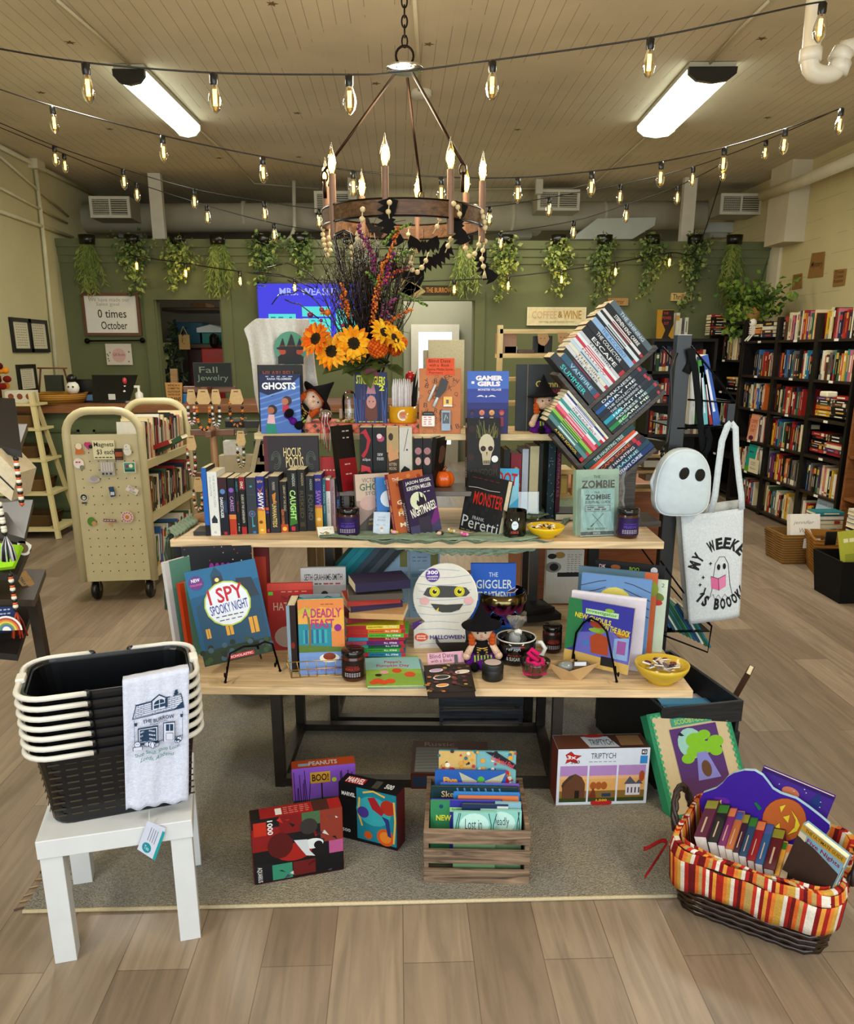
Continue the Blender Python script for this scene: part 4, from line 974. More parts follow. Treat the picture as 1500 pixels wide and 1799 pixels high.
# ---- book cart
bl,br=onz(152,1035,.1),onz(283,1030,.1)
CW=.44;yc=bl.y+.02;ang=radians(-2)
A_,B_=onz(147,1022,.13),onz(272,1018,.13)
ex=(B_-A_);CW=ex.length;ex.normalize();ey=V((-ex.y,ex.x,0));ey=V((.03,1,0)).normalized()
CL=.95;ex=V((ey.y,-ey.x,0));ex=(V((B_.x-A_.x,B_.y-A_.y,0))).normalized()
HT=hfor(A_,722)+.13;HP=hfor(A_,764)+.13-.0
def cp(u,v,z):return V((A_.x,A_.y,0))+ex*u+ey*v+V((0,0,z))
o=thing('book_cart','cream metal library cart with perforated end panel and black casters','cart',loc=cp(0,0,0))
cr='cdc29c'
for v,nm in((0,'front'),(CL,'rear')):
 pts=[cp(0,v,.13),cp(0,v,HT-.14)]+[cp(.14-.14*cos(t),v,HT-.14+.14*sin(t))for t in[pi/2*k/6 for k in range(1,7)]]+[cp(CW-.14+.14*sin(t),v,HT-.14+.14*cos(t))for t in[pi/2*k/6 for k in range(0,7)]]+[cp(CW,v,.13)]
 MB().tube(pts,.024,cr,10).build('end_hoop','enamel',o,world=True)
 m=MB();a,b,c,d=cp(.02,v,.13),cp(CW-.02,v,.13),cp(CW-.02,v,HP),cp(.02,v,HP);n=ey*.012
 m.add([a,b,c,d,a+n,b+n,c+n,d+n],[(0,1,2,3),(7,6,5,4),(0,4,5,1),(3,2,6,7),(0,3,7,4),(1,5,6,2)],cr)
 if v==0:
  A=Art(m,a,b-a,d-a,2e-4)
  for i in range(7):
   for j in range(15):A.circ(.12+i*.13-(j%2)*.0,.07+j*.058,.0105,'57503c',n=8);A.k=1
 m.build('end_panel','enamel',o,world=True)
for k,z in enumerate((.14,.48,.8)):
 zz=z/1.16*HT*1.02
 m=MB();q4=[cp(-.0,.02,zz),cp(CW,.02,zz),cp(CW,CL-.02,zz),cp(0,CL-.02,zz)]
 m.add(q4+[p+V((0,0,.02))for p in q4],[(0,3,2,1),(4,5,6,7),(0,1,5,4),(1,2,6,5),(2,3,7,6),(3,0,4,7)],cr)
 m.bar(cp(CW,.02,zz+.02),cp(CW,CL-.02,zz+.02),.02,.05,cr,(0,0,1));m.build('shelf','enamel',o,world=True)
 zb=zz+.025;v=.06;i=0
 wh='on the %s shelf of the cream cart'%['bottom','middle','top'][k];pal=[['white','green','white','blue','red'],['black','red','green','brown','black','cream','navy'],['white','black','cream','pink','cream','cream','black','red','navy']][k]
 while v<CL-.08 and i<30:
  t=R.uniform(.025,.045);cn=pal[i%len(pal)];h=R.uniform(.2,.25)*(1.08 if k==2 else 1)
  m=MB();book_mesh(.16,h,t*.96,PAL[cn],c=m,p=m,spart=spine_art(R.choice((1,2,3,4)),R.choice(['e0d8c0','c9a24a','b03a30']),'e8e2d2'))
  # spine towards +ex side
  mm_=frame(cp(CW-.012,v+t,zb),-ex,V((0,0,1))+ey*.18);ob=m.build('book','print');ob.matrix_basis=mm_
  tag(ob,'%s-spined book, %s from the near end %s'%(cn,ORD[i],wh),'book','books %s'%wh);v+=t;i+=1
for u,v in((.05,.06),(CW-.05,.06),(.05,CL-.06),(CW-.05,CL-.06)):
 c=cp(u,v,.062);m=MB()
 ca=thing
 w_=MB();w_.lathe([(.02,-.016),(.058,-.016),(.062,-.008),(.062,.008),(.058,.016),(.02,.016)],'141210',n=20);w_.v=[Matrix.Rotation(pi/2,3,'Y')@p+c for p in w_.v]
 wo=w_.build('caster_wheel','plastic',o,world=True)
 m.bar(c+V((-.024,0,-.01)),c+V((-.024,0,.06)),.03,.004,'b9b9b4',(1,0,0));m.bar(c+V((.024,0,-.01)),c+V((.024,0,.06)),.03,.004,'b9b9b4',(1,0,0));m.box((c.x-.03,c.y-.03,c.z+.058),(c.x+.03,c.y+.03,c.z+.07),'b9b9b4');m.build('fork','chrome',wo,world=True)
 # slanted books on the cart's top, near end
for i,(cn,px,py)in enumerate((('white',172,757),('black',180,751),('cream',185,744),('red',215,752),('green',222,757))):
 m=MB();t=.028;book_mesh(.15,.24,t,PAL[cn],c=m,p=m);ob=m.build('book','print');ob.matrix_basis=frame(cp(.05+.08*i,.1+.05*i,1.02*.81/1.16*HT+.02+.012*(i%2)),ey,ex+V((0,0,.35+.2*(i%3))));tag(ob,'%s book leaning inside the top of the cream cart, %s from the left'%(cn,ORD[i]),'book','books leaning in the top of the cart')
 # magnets on the end panel
def magnet(px,py,w,h,label,draw,name='magnet',cat='magnet',col='e8e4dc'):
# point on the end-panel plane
 n=ey;d=ray(px,py);t_=(cp(0,0,0)-EYE).dot(n)/d.dot(n);P_=EYE+d*t_;s=(P_-EYE).dot(fw)/F
 m=MB();W,H_=w*s,h*s;A=Art(m,(-W/2,-.002,-H_/2),(W,0,0),(0,0,H_),2e-4)
 if col:m.box((-W/2,-.0018,-H_/2),(W/2,0,H_/2),col)
 draw(A);o=m.build(name,'print');o.matrix_basis=frame(P_-n*.003,ex,(0,0,1));tag(o,label,cat,'magnets on the cart panel' if cat=='magnet' else None)
magnet(183,790,37,33,'handwritten cream price note on the end of the cream cart',lambda A:(A.text('Magnets',.06,.6,.9,.3,'3a3226',.01),A.text('$3 each',.16,.22,.8,.3,'3a3226',.01),A.scrib(.06,.9,.07,5,'3a3226',.05)),'price_note','sign','e2dcb8')
magnet(139,789,18,20,'orange cowboy boot magnet at the top left of the cart panel',lambda A:(A.poly([(.15,.9),(.85,.9),(.8,.5),(1,.2),(.95,.05),(.1,.05),(.2,.5)],'c8793a'),A.circ(.5,.75,.3,'e8dcc8')),col=None)
magnet(155,783,14,15,'pink heart magnet near the top of the cart panel',lambda A:(A.circ(.32,.65,.3,'c2447a'),A.circ(.65,.65,.3,'c2447a'),A.poly([(.05,.55),(.95,.55),(.5,.02)],'c2447a'),A.circ(.8,.4,.25,'2c2420')),col=None)
magnet(209,798,14,20,'dark orange rectangular magnet beside the price note',lambda A:(A.rect(.08,.3,.92,.7,'a8562a'),A.rect(.15,.05,.85,.2,'6a3a20')),col='33201a')
magnet(224,790,16,22,'white bird-shaped magnet at the top right of the cart panel',lambda A:(A.circ(.5,.7,.36,'e4e0d8'),A.circ(.5,.35,.42,'e4e0d8'),A.scrib(.3,.7,.5,2,'8c8880',.04),A.circ(.4,.75,.05,'3a3632')),col=None)
magnet(140,816,20,20,'round pink and white lettered magnet at the left of the cart panel',lambda A:(A.circ(.45,.6,.45,'ece0dc'),A.scrib(.2,.7,.65,2,'b04a52',.12),A.circ(.7,.25,.2,'8a8a78')),col=None)
magnet(189,823,24,24,'grey bookshelf magnet in the middle of the cart panel',lambda A:([A.rect(.05+.18*i,.3,.16+.18*i,.95,'cfcac4')for i in range(5)],A.scrib(.1,.9,.05,3,'3c4650',.15)),col='b4b0ac')
magnet(228,821,20,18,'green night scene magnet at the right of the cart panel',lambda A:(A.rect(.06,.06,.94,.94,'3f9a80'),A.circ(.62,.65,.17,'f0ead0'),A.rect(.1,.12,.9,.3,'26564e'),A.circ(.3,.6,.14,'8a4a6a')),col='e4e4dc')
magnet(165,842,22,16,'grey hat-shaped magnet on the cart panel',lambda A:(A.circ(.5,.45,.48,'c4bcc0',.3),A.circ(.55,.6,.3,'b0a6ac',.32)),col=None)
magnet(197,864,13,19,'blue phone-shaped magnet in the middle of the cart panel',lambda A:(A.poly([(.1,.95),(.8,1),(.95,.1),(.3,0)],'2c4c6c'),A.rect(.3,.2,.8,.5,'c8d4dc')),col=None)
magnet(231,861,26,20,'pastel reading-quote magnet at the right of the cart panel',lambda A:(A.poly([(.1,.55),(.35,.98),(1,.5),(.8,.05)],'e6dcd8'),A.text('NOW',.35,.55,.4,.25,'b08aa0',.03,a=-.5),A.text('STORY',.35,.25,.45,.2,'7a9a80',.03,a=-.5)),col=None)
magnet(148,876,15,20,'black and white skull magnet at the left of the cart panel',lambda A:(A.circ(.5,.6,.45,'dedad4'),A.circ(.5,.62,.38,'2c2826'),A.circ(.5,.58,.22,'dedad4'),A.circ(.4,.6,.07,'1c1816'),A.circ(.6,.6,.07,'1c1816'),A.rect(.2,.05,.8,.2,'4a4542')),col=None)
magnet(162,916,17,18,'green frog magnet low on the cart panel',lambda A:(A.circ(.45,.5,.4,'5f8a3a',.45),A.circ(.7,.3,.25,'c8a06a')),col=None)
magnet(194,916,24,14,'striped banner magnet low on the cart panel',lambda A:(A.poly([(0,.5),(.05,.9),(.95,.75),(.95,.4)],'8c6a72'),A.scrib(.1,.9,.6,4,'dcd0d0',.12),A.circ(.5,.15,.12,'d0987a')),col=None)
magnet(224,908,21,21,'round sun magnet low at the right of the cart panel',lambda A:(A.circ(.5,.5,.5,'e4ccc8'),[A.circ(.5+.36*cos(k*pi/6),.5+.36*sin(k*pi/6),.07,'c07a8a')for k in range(12)],A.circ(.5,.5,.17,'d08a3a')),col=None)
# ---- dark display stand at the left edge
bw='33271d'
def slab(pts,y0,th,label,name='display_shelf'):
 pass
o=thing('display_stand','dark brown stepped display stand cut off by the left edge','display stand',loc=ony(20,1100,2.35))
def tray(name,quad,y0,y1,col=bw,h=.02):
 """parallelogram tray seen from its right end"""
 P4=[ony(px,py,y0)for px,py in quad[:2]]+[ony(px,py,y1)for px,py in quad[2:]]
 m=MB();lo=[p-V((0,0,h))for p in P4]
 m.add(P4+lo,[(0,1,2,3),(7,6,5,4),(0,4,5,1),(1,5,6,2),(2,6,7,3),(3,7,4,0)],col);m.build(name,'satin',o,world=True)
ys=2.3
tray('shelf',[(-175,762),(30,796),(48,745),(-175,735)],ys,ys+.4,'3f3022');tray('shelf',[(-175,745),(38,792),(26,700),(-175,690)],ys-.02,ys+.1,'241b15')
tray('shelf',[(-175,900),(42,948),(58,878),(-175,868)],ys,ys+.4,'2f2620');tray('shelf',[(-175,885),(44,946),(12,900),(-175,880)],ys-.02,ys+.1,'3f3833')
tray('shelf',[(-175,988),(30,1010),(54,955),(-175,948)],ys-.05,ys+.3,'1c1713');tray('shelf',[(-175,1050),(60,1054),(80,1000),(-175,998)],ys-.05,ys+.32,'3a2c20')
tray('shelf',[(-175,1130),(30,1150),(60,1060),(-175,1050)],ys-.1,ys+.25,'1f1a1c')
m=MB().bar(ony(57,1046,ys+.1),V((ony(64,1050,ys+.1).x+.01,ys+.12,0)),.03,.03,'3c3026');m.build('leg','satin',o,world=True)
MB().bar(ony(-160,680,ys+.08),V((ony(-160,680,ys+.08).x,ys+.08,0)),.05,.03,'2c2219').build('rear_post','satin',o,world=True)
# items on that stand
P4=[ony(*p,ys-.06)for p in((-40,835),(20,880),(31,832),(-10,790))];m=MB();m.add(P4+[p+V((0,.12,0))for p in P4],[(0,1,2,3),(7,6,5,4),(0,4,5,1),(1,5,6,2),(2,6,7,3),(3,7,4,0)],'cdbfa2');m.add([p-V((0,.001,0))for p in(ony(-40,800,ys-.06),ony(24,862,ys-.06),ony(25,859,ys-.06),ony(-40,796,ys-.06))],[(0,1,2,3)],'2a2a38')
tag(m.build('white_box','paper',world=True),'cream box tilted at the left edge on the dark stand','box')
def strand2(px,py0,py1,cols,label,y,rb=.0078,drift=0):
 m=MB();n=int((py1-py0)/4.9);
 for i in range(n):m.ball(ony(px+drift*i/n,py0+(py1-py0)*i/n,y),rb*(1,.85,1)[i%3],cols[i%len(cols)],10,6)
 m.tube([ony(px,py0-8,y),ony(px+drift,py1,y)],.0012,'222222',4)
 return m
o1,b1,w1='d2622a','16130f','e2dccb'
m=strand2(28,806,890,[b1,o1,w1],'',ys-.08,drift=11);tag(m.build('beaded_strand','satin',world=True),'orange, black and white beads hanging at the top of the dark stand','beads','beaded strands on the dark stand')
m=strand2(-1,886,942,[w1,b1,w1],'',ys-.09,.0085,drift=10);c=ony(10,942,ys-.09)
for i in range(26):a=R.uniform(0,2*pi);m.tube([c,c+V((.014*cos(a),.014*sin(a),-.03)),c+V((.02*cos(a),.02*sin(a),-.07))],.0022,R.choice(['1c1c1f','d8dade']),4)
tag(m.build('beaded_strand','satin',world=True),'white and black beads with a striped tassel at the left edge','beads','beaded strands on the dark stand')
m=strand2(18,1010,1075,[b1,o1,w1],'',ys-.1,drift=11);c=ony(29,1075,ys-.1)
for i in range(26):a=R.uniform(0,2*pi);m.tube([c,c+V((.012*cos(a),.012*sin(a),-.03)),c+V((.02*cos(a),.02*sin(a),-.075))],.0022,R.choice(['7a1f14','d2622a','b03a1c']),4)
tag(m.build('beaded_strand','satin',world=True),'orange, black and white beads with a red tassel, lowest on the dark stand','beads','beaded strands on the dark stand')
P4=[ony(*p,ys-.04)for p in((-20,1000),(22,995),(38,958),(-20,952))];m=MB();m.add(P4+[p+V((0,.01,-.01))for p in P4],[(0,1,2,3),(7,6,5,4),(0,4,5,1),(1,5,6,2),(2,6,7,3),(3,7,4,0)],'a5dc1c');A=Art(m,P4[0],P4[1]-P4[0],P4[3]-P4[0]);[A.scrib(.5,.95,.7-i*.15,3,'3f6a14',.05)for i in range(4)]
tag(m.build('price_card','paper',world=True),'lime green handwritten card on the dark stand','card')
P4=[ony(*p,ys-.07)for p in((-20,1110),(22,1106),(28,1066),(-20,1066))];m=MB();m.add(P4+[p+V((0,.01,-.01))for p in P4],[(0,1,2,3),(7,6,5,4),(0,4,5,1),(1,5,6,2),(2,6,7,3),(3,7,4,0)],'1c3468');A=Art(m,P4[0],P4[1]-P4[0],P4[3]-P4[0]);[A.scrib(.45,.95,.8-i*.16,3,'b8c4e0',.05)for i in range(5)]
tag(m.build('price_card','paper',world=True),'navy handwritten card low on the dark stand','card')
P4=[ony(*p,ys+.1)for p in((24,1010),(55,1052),(62,1043),(37,1006))];m=MB();m.add(P4+[p+V((0,.03,0))for p in P4],[(0,1,2,3),(7,6,5,4),(0,4,5,1),(1,5,6,2),(2,6,7,3),(3,7,4,0)],'b5905c');A=Art(m,P4[0],P4[1]-P4[0],P4[3]-P4[0]);A.text('TREAT SAFE',.15,.3,.7,.4,'4f3820',.02)
tag(m.build('wooden_block','wood',world=True),'small wooden block with dark lettering on the dark stand','block')
m=MB();c=ony(13,1107,ys-.14)
for i,cl in enumerate(('e8e4dc','b04a52','d08a3a','d8c060','6a9a60','5a78a8','e8e4dc')):m.prism([(c.x+(.042-.005*i)*cos(t),c.z+(.042-.005*i)*sin(t))for t in[pi*k/12 for k in range(13)]],.002,cl,'y',c.y-.0006*i)
tag(m.build('rainbow_pin','print',world=True),'small rainbow-shaped sticker low on the dark stand','sticker')
m=MB();c=ony(41,963,ys-.02);m.prism([(c.x+.022*cos(t)*(1+.2*sin(4*t)),c.z+.022*sin(t))for t in[2*pi*k/16 for k in range(16)]],.002,'e4e0d4','y',c.y);m.prism([(c.x+.015*cos(t),c.z+.015*sin(t))for t in[2*pi*k/12 for k in range(12)]],.001,'7a6a4a','y',c.y-.001);tag(m.build('cat_sticker','print',world=True),'small pale animal sticker beside the lime card','sticker')
# the centre display
Z1,Z2,Z3=.48,.855,1.2
BW='dfc49c'
def slab(name,mt,parent,A,B,depth,th,col,bev=.002):
 e=(B-A).normalized();n=V((-e.y,e.x,0)).normalized();m=MB();q_=[A,B,B+n*depth,A+n*depth]
 m.add(q_+[p-V((0,0,th))for p in q_],[(0,1,2,3),(7,6,5,4),(0,4,5,1),(1,5,6,2),(2,6,7,3),(3,7,4,0)],col)
 return m.build(name,mt,parent,world=True,bevel=bev)
def table(label,A,B,depth,th,Z,frames,legcol='56524d',name='display_table'):
 e=(B-A).normalized();n=V((-e.y,e.x,0)).normalized();o=thing(name,label,'table',loc=V((A.x,A.y,0)),rot=(0,0,atan2(e.y,e.x)))
 slab('tabletop','wood',o,A,B,depth,th,BW)
 bz=Z-th;g=V((0,0,1))
 def P(u,v,z):return V((A.x,A.y,0))+e*u+n*v+g*z
 u0,u1,v0,v1,z0=frames;w=.035
 for u in(u0,u1):
  for v in(v0,v1):MB().bar(P(u,v,z0),P(u,v,bz),w,w,legcol,n).build('leg','metal',o,world=True)
  for z_ in(z0+.02,bz-w/2):MB().bar(P(u,v0+w/2,z_),P(u,v1-w/2,z_),w,w,legcol,g).build('side_rail','metal',o,world=True)
 for v in(v0,v1):MB().bar(P(u0+w/2,v,z0+.02),P(u1-w/2,v,z0+.02),w,w*.8,legcol,g).build('stretcher','metal',o,world=True)
 return o,P
RUGZ=.012
A1,B1=onz(345,1206.6,Z1),onz(1218,1213.5,Z1);e1=(B1-A1).normalized();A1=B1-e1*1.76;n1=V((-e1.y,e1.x,0))
fl0,fl1=onz(494,1378,RUGZ),onz(972,1380,RUGZ)
u0,u1=(fl0-A1).dot(e1),(fl1-A1).dot(e1);v0=(fl0-A1).dot(n1)
t1,P1=table('low pale wooden table in front with black steel frame, stacked with books',A1,B1,.86,.026,Z1,(u0,u1,v0,v0+.42,RUGZ))
A2,B2=onz(298,948.5,Z2),onz(1167,952,Z2);e2=(B2-A2).normalized();n2=V((-e2.y,e2.x,0));L2=(B2-A2).length
t2,P2=table('taller pale wooden table behind the low one, middle tier of the display',A2,B2,.62,.026,Z2,(L2*.3,L2*.76,.3,.56,0.0))
A3,B3=onz(446,761,Z3),onz(990,763,Z3);e3=(B3-A3).normalized();n3=V((-e3.y,e3.x,0))
o=thing('riser_shelf','long pale wooden riser on the middle table, top tier of the display','shelf',loc=V((A3.x,A3.y,Z2)))
slab('shelf_board','wood',o,A3,B3,.34,.024,'d2bd92')
for u in(.14,(B3-A3).length-.05):
 for v in(.27,):p=A3+e3*u+n3*v;MB().bar(V((p.x,p.y,Z2)),V((p.x,p.y,Z3-.024)),.03,.03,'b79f76').build('leg','wood',o,world=True)
 # grey riser holding the pumpkin
ZR=1.0
A4,B4=onz(596,863,ZR),onz(890,864,ZR);o=thing('small_riser','low grey wooden riser under the ceramic pumpkin','shelf',loc=V((A4.x,A4.y,Z2)))
slab('shelf_board','satin',o,A4,B4,.2,.018,'6e6660')
for f_ in(.04,.96):
 p=A4.lerp(B4,f_)+V((0,.02,0));MB().box((p.x-.01,p.y,Z2),(p.x+.01,p.y+.15,ZR-.018),'5a534d').build('side_panel','satin',o,world=True)
 # helpers for standing books
def sb(label,bl,br,ty,z,t,col,art=None,lean=6,roll=0,dh=0,ww=None,**k):
 M_,w,h=pose(bl,br,ty,z,radians(lean),roll);w=ww or w
 return book(label,w,h+dh,t,col,M_,art=art,**k)
def T(*a,**k):return lambda A:A.text(*a,**k)
# row of spines on the middle table
SPN=[
(361.5,370,822,'17181c',lambda A:A.rect(0,.16,1,1,'1f66b8'),'blue thin spine'),
(370.5,387.5,829,'dfe0dc',lambda A:(A.text('THE BOOKSTALKERS',.55,.45,.22,.5,'9aa2a6',rot=-90),A.text('DAUGHTER',.2,.62,.2,.3,'9aa2a6',rot=-90),A.poly([(.2,.26),(.5,.33),(.8,.26),(.8,.2),(.2,.2)],'2c3440'),A.text('G',.35,.04,.25,.03,'50565c')),'white spine with small house mark'),
(388,403.5,839,'151b2c',lambda A:(A.rect(0,.8,1,1,'3f1a24'),A.circ(.5,.76,.3,'5f88b8'),A.text('DARKSTALKER',.15,.3,.35,.36,'e6e8ea',.02,rot=-90),A.text('LEGENDS',.6,.4,.25,.2,'4d6ca0',rot=-90),A.rect(.4,.01,.75,.06,'b3202c')),'dark navy spine with pale blue badge'),
(404.5,417,840,'2b1c3a',lambda A:(A.rect(0,.82,1,1,'141114'),A.rect(0,.0,1,.28,'b8431f'),A.rect(0,.28,1,.36,'d98a4a'),A.circ(.5,.79,.35,'8a5fb4'),A.text('CARESS',.25,.42,.5,.26,'c9a6d8',rot=-90),A.rect(.2,.01,.7,.07,'c02030')),'purple to orange spine'),
(417.5,424,840,'121417',lambda A:(A.text('HARLOT',.25,.76,.5,.18,'3f9aa8',rot=-90),A.text('The Night',.3,.4,.4,.2,'b8552c',rot=-90),A.text('J. Bay',.3,.05,.4,.15,'d8d8d0',rot=-90)),'thin black spine with teal top lettering'),
(424.5,435,838,'16110f',lambda A:(A.rect(0,.78,1,1,'8d1d22'),A.text('DIAZ',.25,.8,.45,.12,'e8dcd0',.02,rot=-90),A.text('GUIDE OF THE UNDERNEATH',.3,.2,.4,.5,'d8d2c4',rot=-90),A.rect(.1,.0,.9,.13,'b02428')),'black spine with red top'),
(436,453.5,839,'3a4046',lambda A:(A.rect(.4,.83,.62,.86,'3fa8b4'),A.line([(.1,.7),(.9,.7)],.001,'4f6a70'),A.circ(.5,.36,.34,'6c78a0'),A.circ(.5,.36,.24,'3a4046'),A.circ(.5,.36,.14,'6c78a0'),A.rect(.46,.12,.56,.3,'4aa0a4'),A.rect(.56,.13,.75,.16,'4aa0a4'),A.rect(.5,.01,.8,.05,'3a78c0')),'wide slate grey spine with teal key'),
(454,468,837,'2a2c86',lambda A:(A.rect(0,0,1,.4,'dca63a'),A.rect(0,.4,1,.46,'c87a4a'),A.text('Ingrid Law',.15,.88,.7,.06,'e6c060',.01),A.text('SAVVY',.15,.42,.7,.3,'f0e8e0',.03,rot=-90),A.poly([(.1,.8),(.5,.7),(.9,.84),(.5,.75)],'c0703a'),A.circ(.4,.2,.25,'8a4a1c',.03),A.circ(.5,.06,.2,'e8d080',.02)),'deep blue spine fading to gold'),
(468.5,475,840,'141215',lambda A:(A.rect(.1,.42,.9,.47,'c8502c'),A.rect(.1,.36,.9,.4,'5a3fa0'),A.text('NIGHT GATE',.3,.5,.4,.3,'a85a34',rot=-90),A.rect(.2,.02,.8,.07,'b3202c')),'thin black spine with orange blocks'),
(475.5,493,837,'2c2a30',lambda A:(A.text('McMANN',.35,.76,.3,.14,'bcb6a6',rot=-90),A.poly([(.3,.68),(.7,.72),(.6,.58),(.8,.55),(.4,.52)],'c8883a'),A.text('UNWANTEDS',.25,.1,.45,.42,'d8c07a',.02,rot=-90)),'dark grey spine with gold title'),
(494,507,846,'1b1714',lambda A:(A.rect(0,0,1,.16,'b8542a'),A.circ(.5,.07,.3,'e8b84a'),A.text('LIBRARY OF THE DEAD',.5,.42,.3,.5,'c8b89a',rot=-90),A.text('GLENN COOPER',.15,.16,.35,.3,'d87a3a',.02,rot=-90)),'short black spine with orange foot'),
(508,525,826,'11150e',lambda A:(A.text('HADDIX',.5,.74,.3,.2,'c8ccc0',rot=-90),A.poly([(.1,.1),(.9,.14),(.8,.5),(.3,.45)],'3f7a2c'),A.text('CAUGHT',.2,.2,.62,.48,'b9e08a',.02,rot=-90),A.rect(.25,.02,.65,.09,'c03048')),'black spine with glowing green title'),
(525.5,539,825,'1c1912',lambda A:(A.text('HADDIX',.5,.74,.3,.2,'b8a888',rot=-90),A.text('RISKED',.25,.22,.5,.44,'5c4f34',.01,rot=-90),A.rect(.2,.08,.8,.15,'4a3f24')),'black and bronze spine'),
(539.5,554,836,'17181a',lambda A:(A.text('HADDIX',.5,.74,.3,.2,'a8b0b0',rot=-90),A.text('FOUND',.25,.2,.55,.46,'5a5c58',.01,rot=-90)),'charcoal spine with grey title'),
(554.5,567.5,834,'302c80',lambda A:(A.rect(0,0,1,.4,'dca63a'),A.rect(0,.4,1,.46,'c87a4a'),A.text('Ingrid Law',.15,.88,.7,.06,'e6c060',.01),A.text('SAVVY',.15,.42,.7,.3,'9a70b8',.03,rot=-90),A.circ(.5,.2,.3,'e8d090',.03)),'indigo spine fading to gold'),
(568,574,842,'2f7a84',lambda A:(A.text('THE FINAL GIRL',.3,.3,.4,.6,'d4e0dc',rot=-90),),'thin teal spine'),
(574.5,582,840,'dedad6',lambda A:(A.rect(0,.74,1,.96,'b8343a'),A.text('THE DUFF',.3,.3,.4,.3,'8a8684',rot=-90)),'thin white spine with red band'),
(582.5,590,842,'b89a9e',lambda A:(A.text('THE SPOOKS BIRTHDAY',.3,.25,.4,.6,'5a3a42',rot=-90),),'dusty pink spine'),
(590.5,599,840,'1d2438',lambda A:(A.text('ALICE COOL',.3,.62,.4,.28,'c88a8a',rot=-90),A.text('NIGHTLIFE',.25,.2,.5,.35,'5f86c0',.02,rot=-90)),'dark blue spine'),
(599.5,606.5,840,'1b191c',lambda A:(A.text('ROSE & THORN',.3,.2,.4,.5,'b0a8a0',rot=-90),),'thin black spine near the right end'),
(607,613,844,'c87480',lambda A:(A.text('WICKED GAMES',.3,.2,.4,.6,'f0dce0',rot=-90),),'thin rose pink spine'),
(613.5,624,820,'16223e',lambda A:(A.rect(0,.86,1,.93,'b8bcc0'),A.text('THINGS NOT WRITTEN',.25,.1,.5,.68,'d8c070',.02,rot=-90)),'tall navy spine with gold title'),
(624.5,630,833,'2a5e3c',lambda A:(A.text('COURTSHIP',.3,.3,.4,.5,'d0d8c0',rot=-90),),'thin green spine'),
]
for i,(xa,xb,ty,cl,ar,lb)in enumerate(SPN):
 f_=(xa-361)/270;by=941.5-13*f_-12*max(0,f_-.7)/.3
 a,b=onz(xa,by,Z2),onz(xb,by,Z2);t=(b-a).length;h=hfor(a,ty)
 lean=radians(-3)if i==0 else 0
 M_=frame(b,(b-a),(0,0,1))@SPINE
 book(lb+', in the spine row on the middle table',.125,h,t*.97,cl,M_,group='row of paperbacks on the middle table',spart=ar,hard=False,cat='book')
bo=onz(340,941,Z2);m=MB().box((0,0,0),(.06,.1,.015),'24261f');m.box((.056,0,0),(.06,.1,.05),'24261f');o=m.build('bookend','enamel');o.location=bo;tag(o,'flat dark green bookend at the left end of the spine row','bookend')
# covers standing on the middle table
def c_ghoststories(A):A.rect(0,0,1,.55,'a58f86');A.poly([(0,.1),(.7,.45),(1,.3),(1,0),(0,0)],'5f5650');A.circ(.35,.5,.25,'c9a8a0',.12);A.text('VICTORIAN',.2,.86,.7,.07,'5d6a52');A.text('GHOST',.12,.72,.8,.12,'3f6a4a',.01);A.text('STORIES',.28,.64,.6,.06,'4a5a46');A.text('AN OXFORD',.35,.2,.5,.04,'e0d4a0');A.text('ANTHOLOGY',.32,.13,.5,.04,'d8b84a')
sb('beige ghost story paperback with green title, right of the spine row',(629,937),(688,932),834,Z2,.02,'c9b3a2',c_ghoststories,lean=7,spine='8a8078')
def c_diary(A):A.rect(0,0,1,1,'3f7ec0');A.circ(.55,.62,.38,'dfeaf4');A.poly([(.1,0),(.9,0),(.8,.3),(.5,.42),(.3,.3)],'1f3324');A.text('Diary of',.4,.86,.5,.08,'f0f4f8')
sb('blue paperback with moon cover behind the small white card',(664,938),(702,936),839,Z2,.028,'3a6cae',c_diary,lean=8,spart=lambda A:A.text('Diary of a Fairy',.2,.1,.6,.8,'b8d4f0',.01,rot=-90))
def c_magic(A):A.rect(0,0,1,1,'b4602c');[A.circ(R.uniform(.1,.95),R.uniform(.05,.95),.06,R.choice(['c87a3a','94401c','d89848']))for _ in range(26)];A.text('THE',.1,.88,.2,.05,'f0e4d0');A.text('G',.15,.5,.14,.07,'efe0c0',.02);A.text('H',.15,.32,.14,.07,'efe0c0',.02);A.text('M',.15,.14,.16,.07,'efe0c0',.02)
sb('orange patterned paperback with red spine leaning behind the purple castle book',(697,943),(757,937),833,Z2,.03,'b05a2a',c_magic,lean=9,roll=-5,spine='9c2430',spart=lambda A:(A.text('NAOMI RAGEN',.25,.6,.5,.32,'f0dcc0',.02,rot=-90),A.circ(.5,.45,.35,'d8a050',.06),A.text('GARDEN HOUSE',.3,.06,.4,.3,'e8c8a8',rot=-90)))
def c_nightmares(A):
 A.rect(0,0,1,1,'33214a');A.rect(0,0,1,.18,'4a4668');A.poly([(.6,.1),(1,.2),(1,.5),(.8,.3)],'7a2f7c');A.circ(.4,.6,.26,'d8dcc0')
 A.poly([(.35,.12),(.38,.5),(.33,.55),(.36,.62),(.42,.58),(.44,.68),(.47,.78),(.5,.66),(.56,.64),(.58,.72),(.62,.6),(.66,.5),(.6,.4),(.62,.12)],'231a30')
 A.text('JASON SEGEL',.08,.89,.84,.07,'e4e4dc',.015);A.text('KIRSTEN MILLER',.1,.8,.8,.07,'e4e4dc',.015);A.text('NIGHTMARES!',.1,.36,.84,.16,'eeeadc',.02,a=.18);A.rect(.3,.02,.7,.3,'3c3648');A.scrib(.62,.85,.72,2,'cfc8d0',.015)
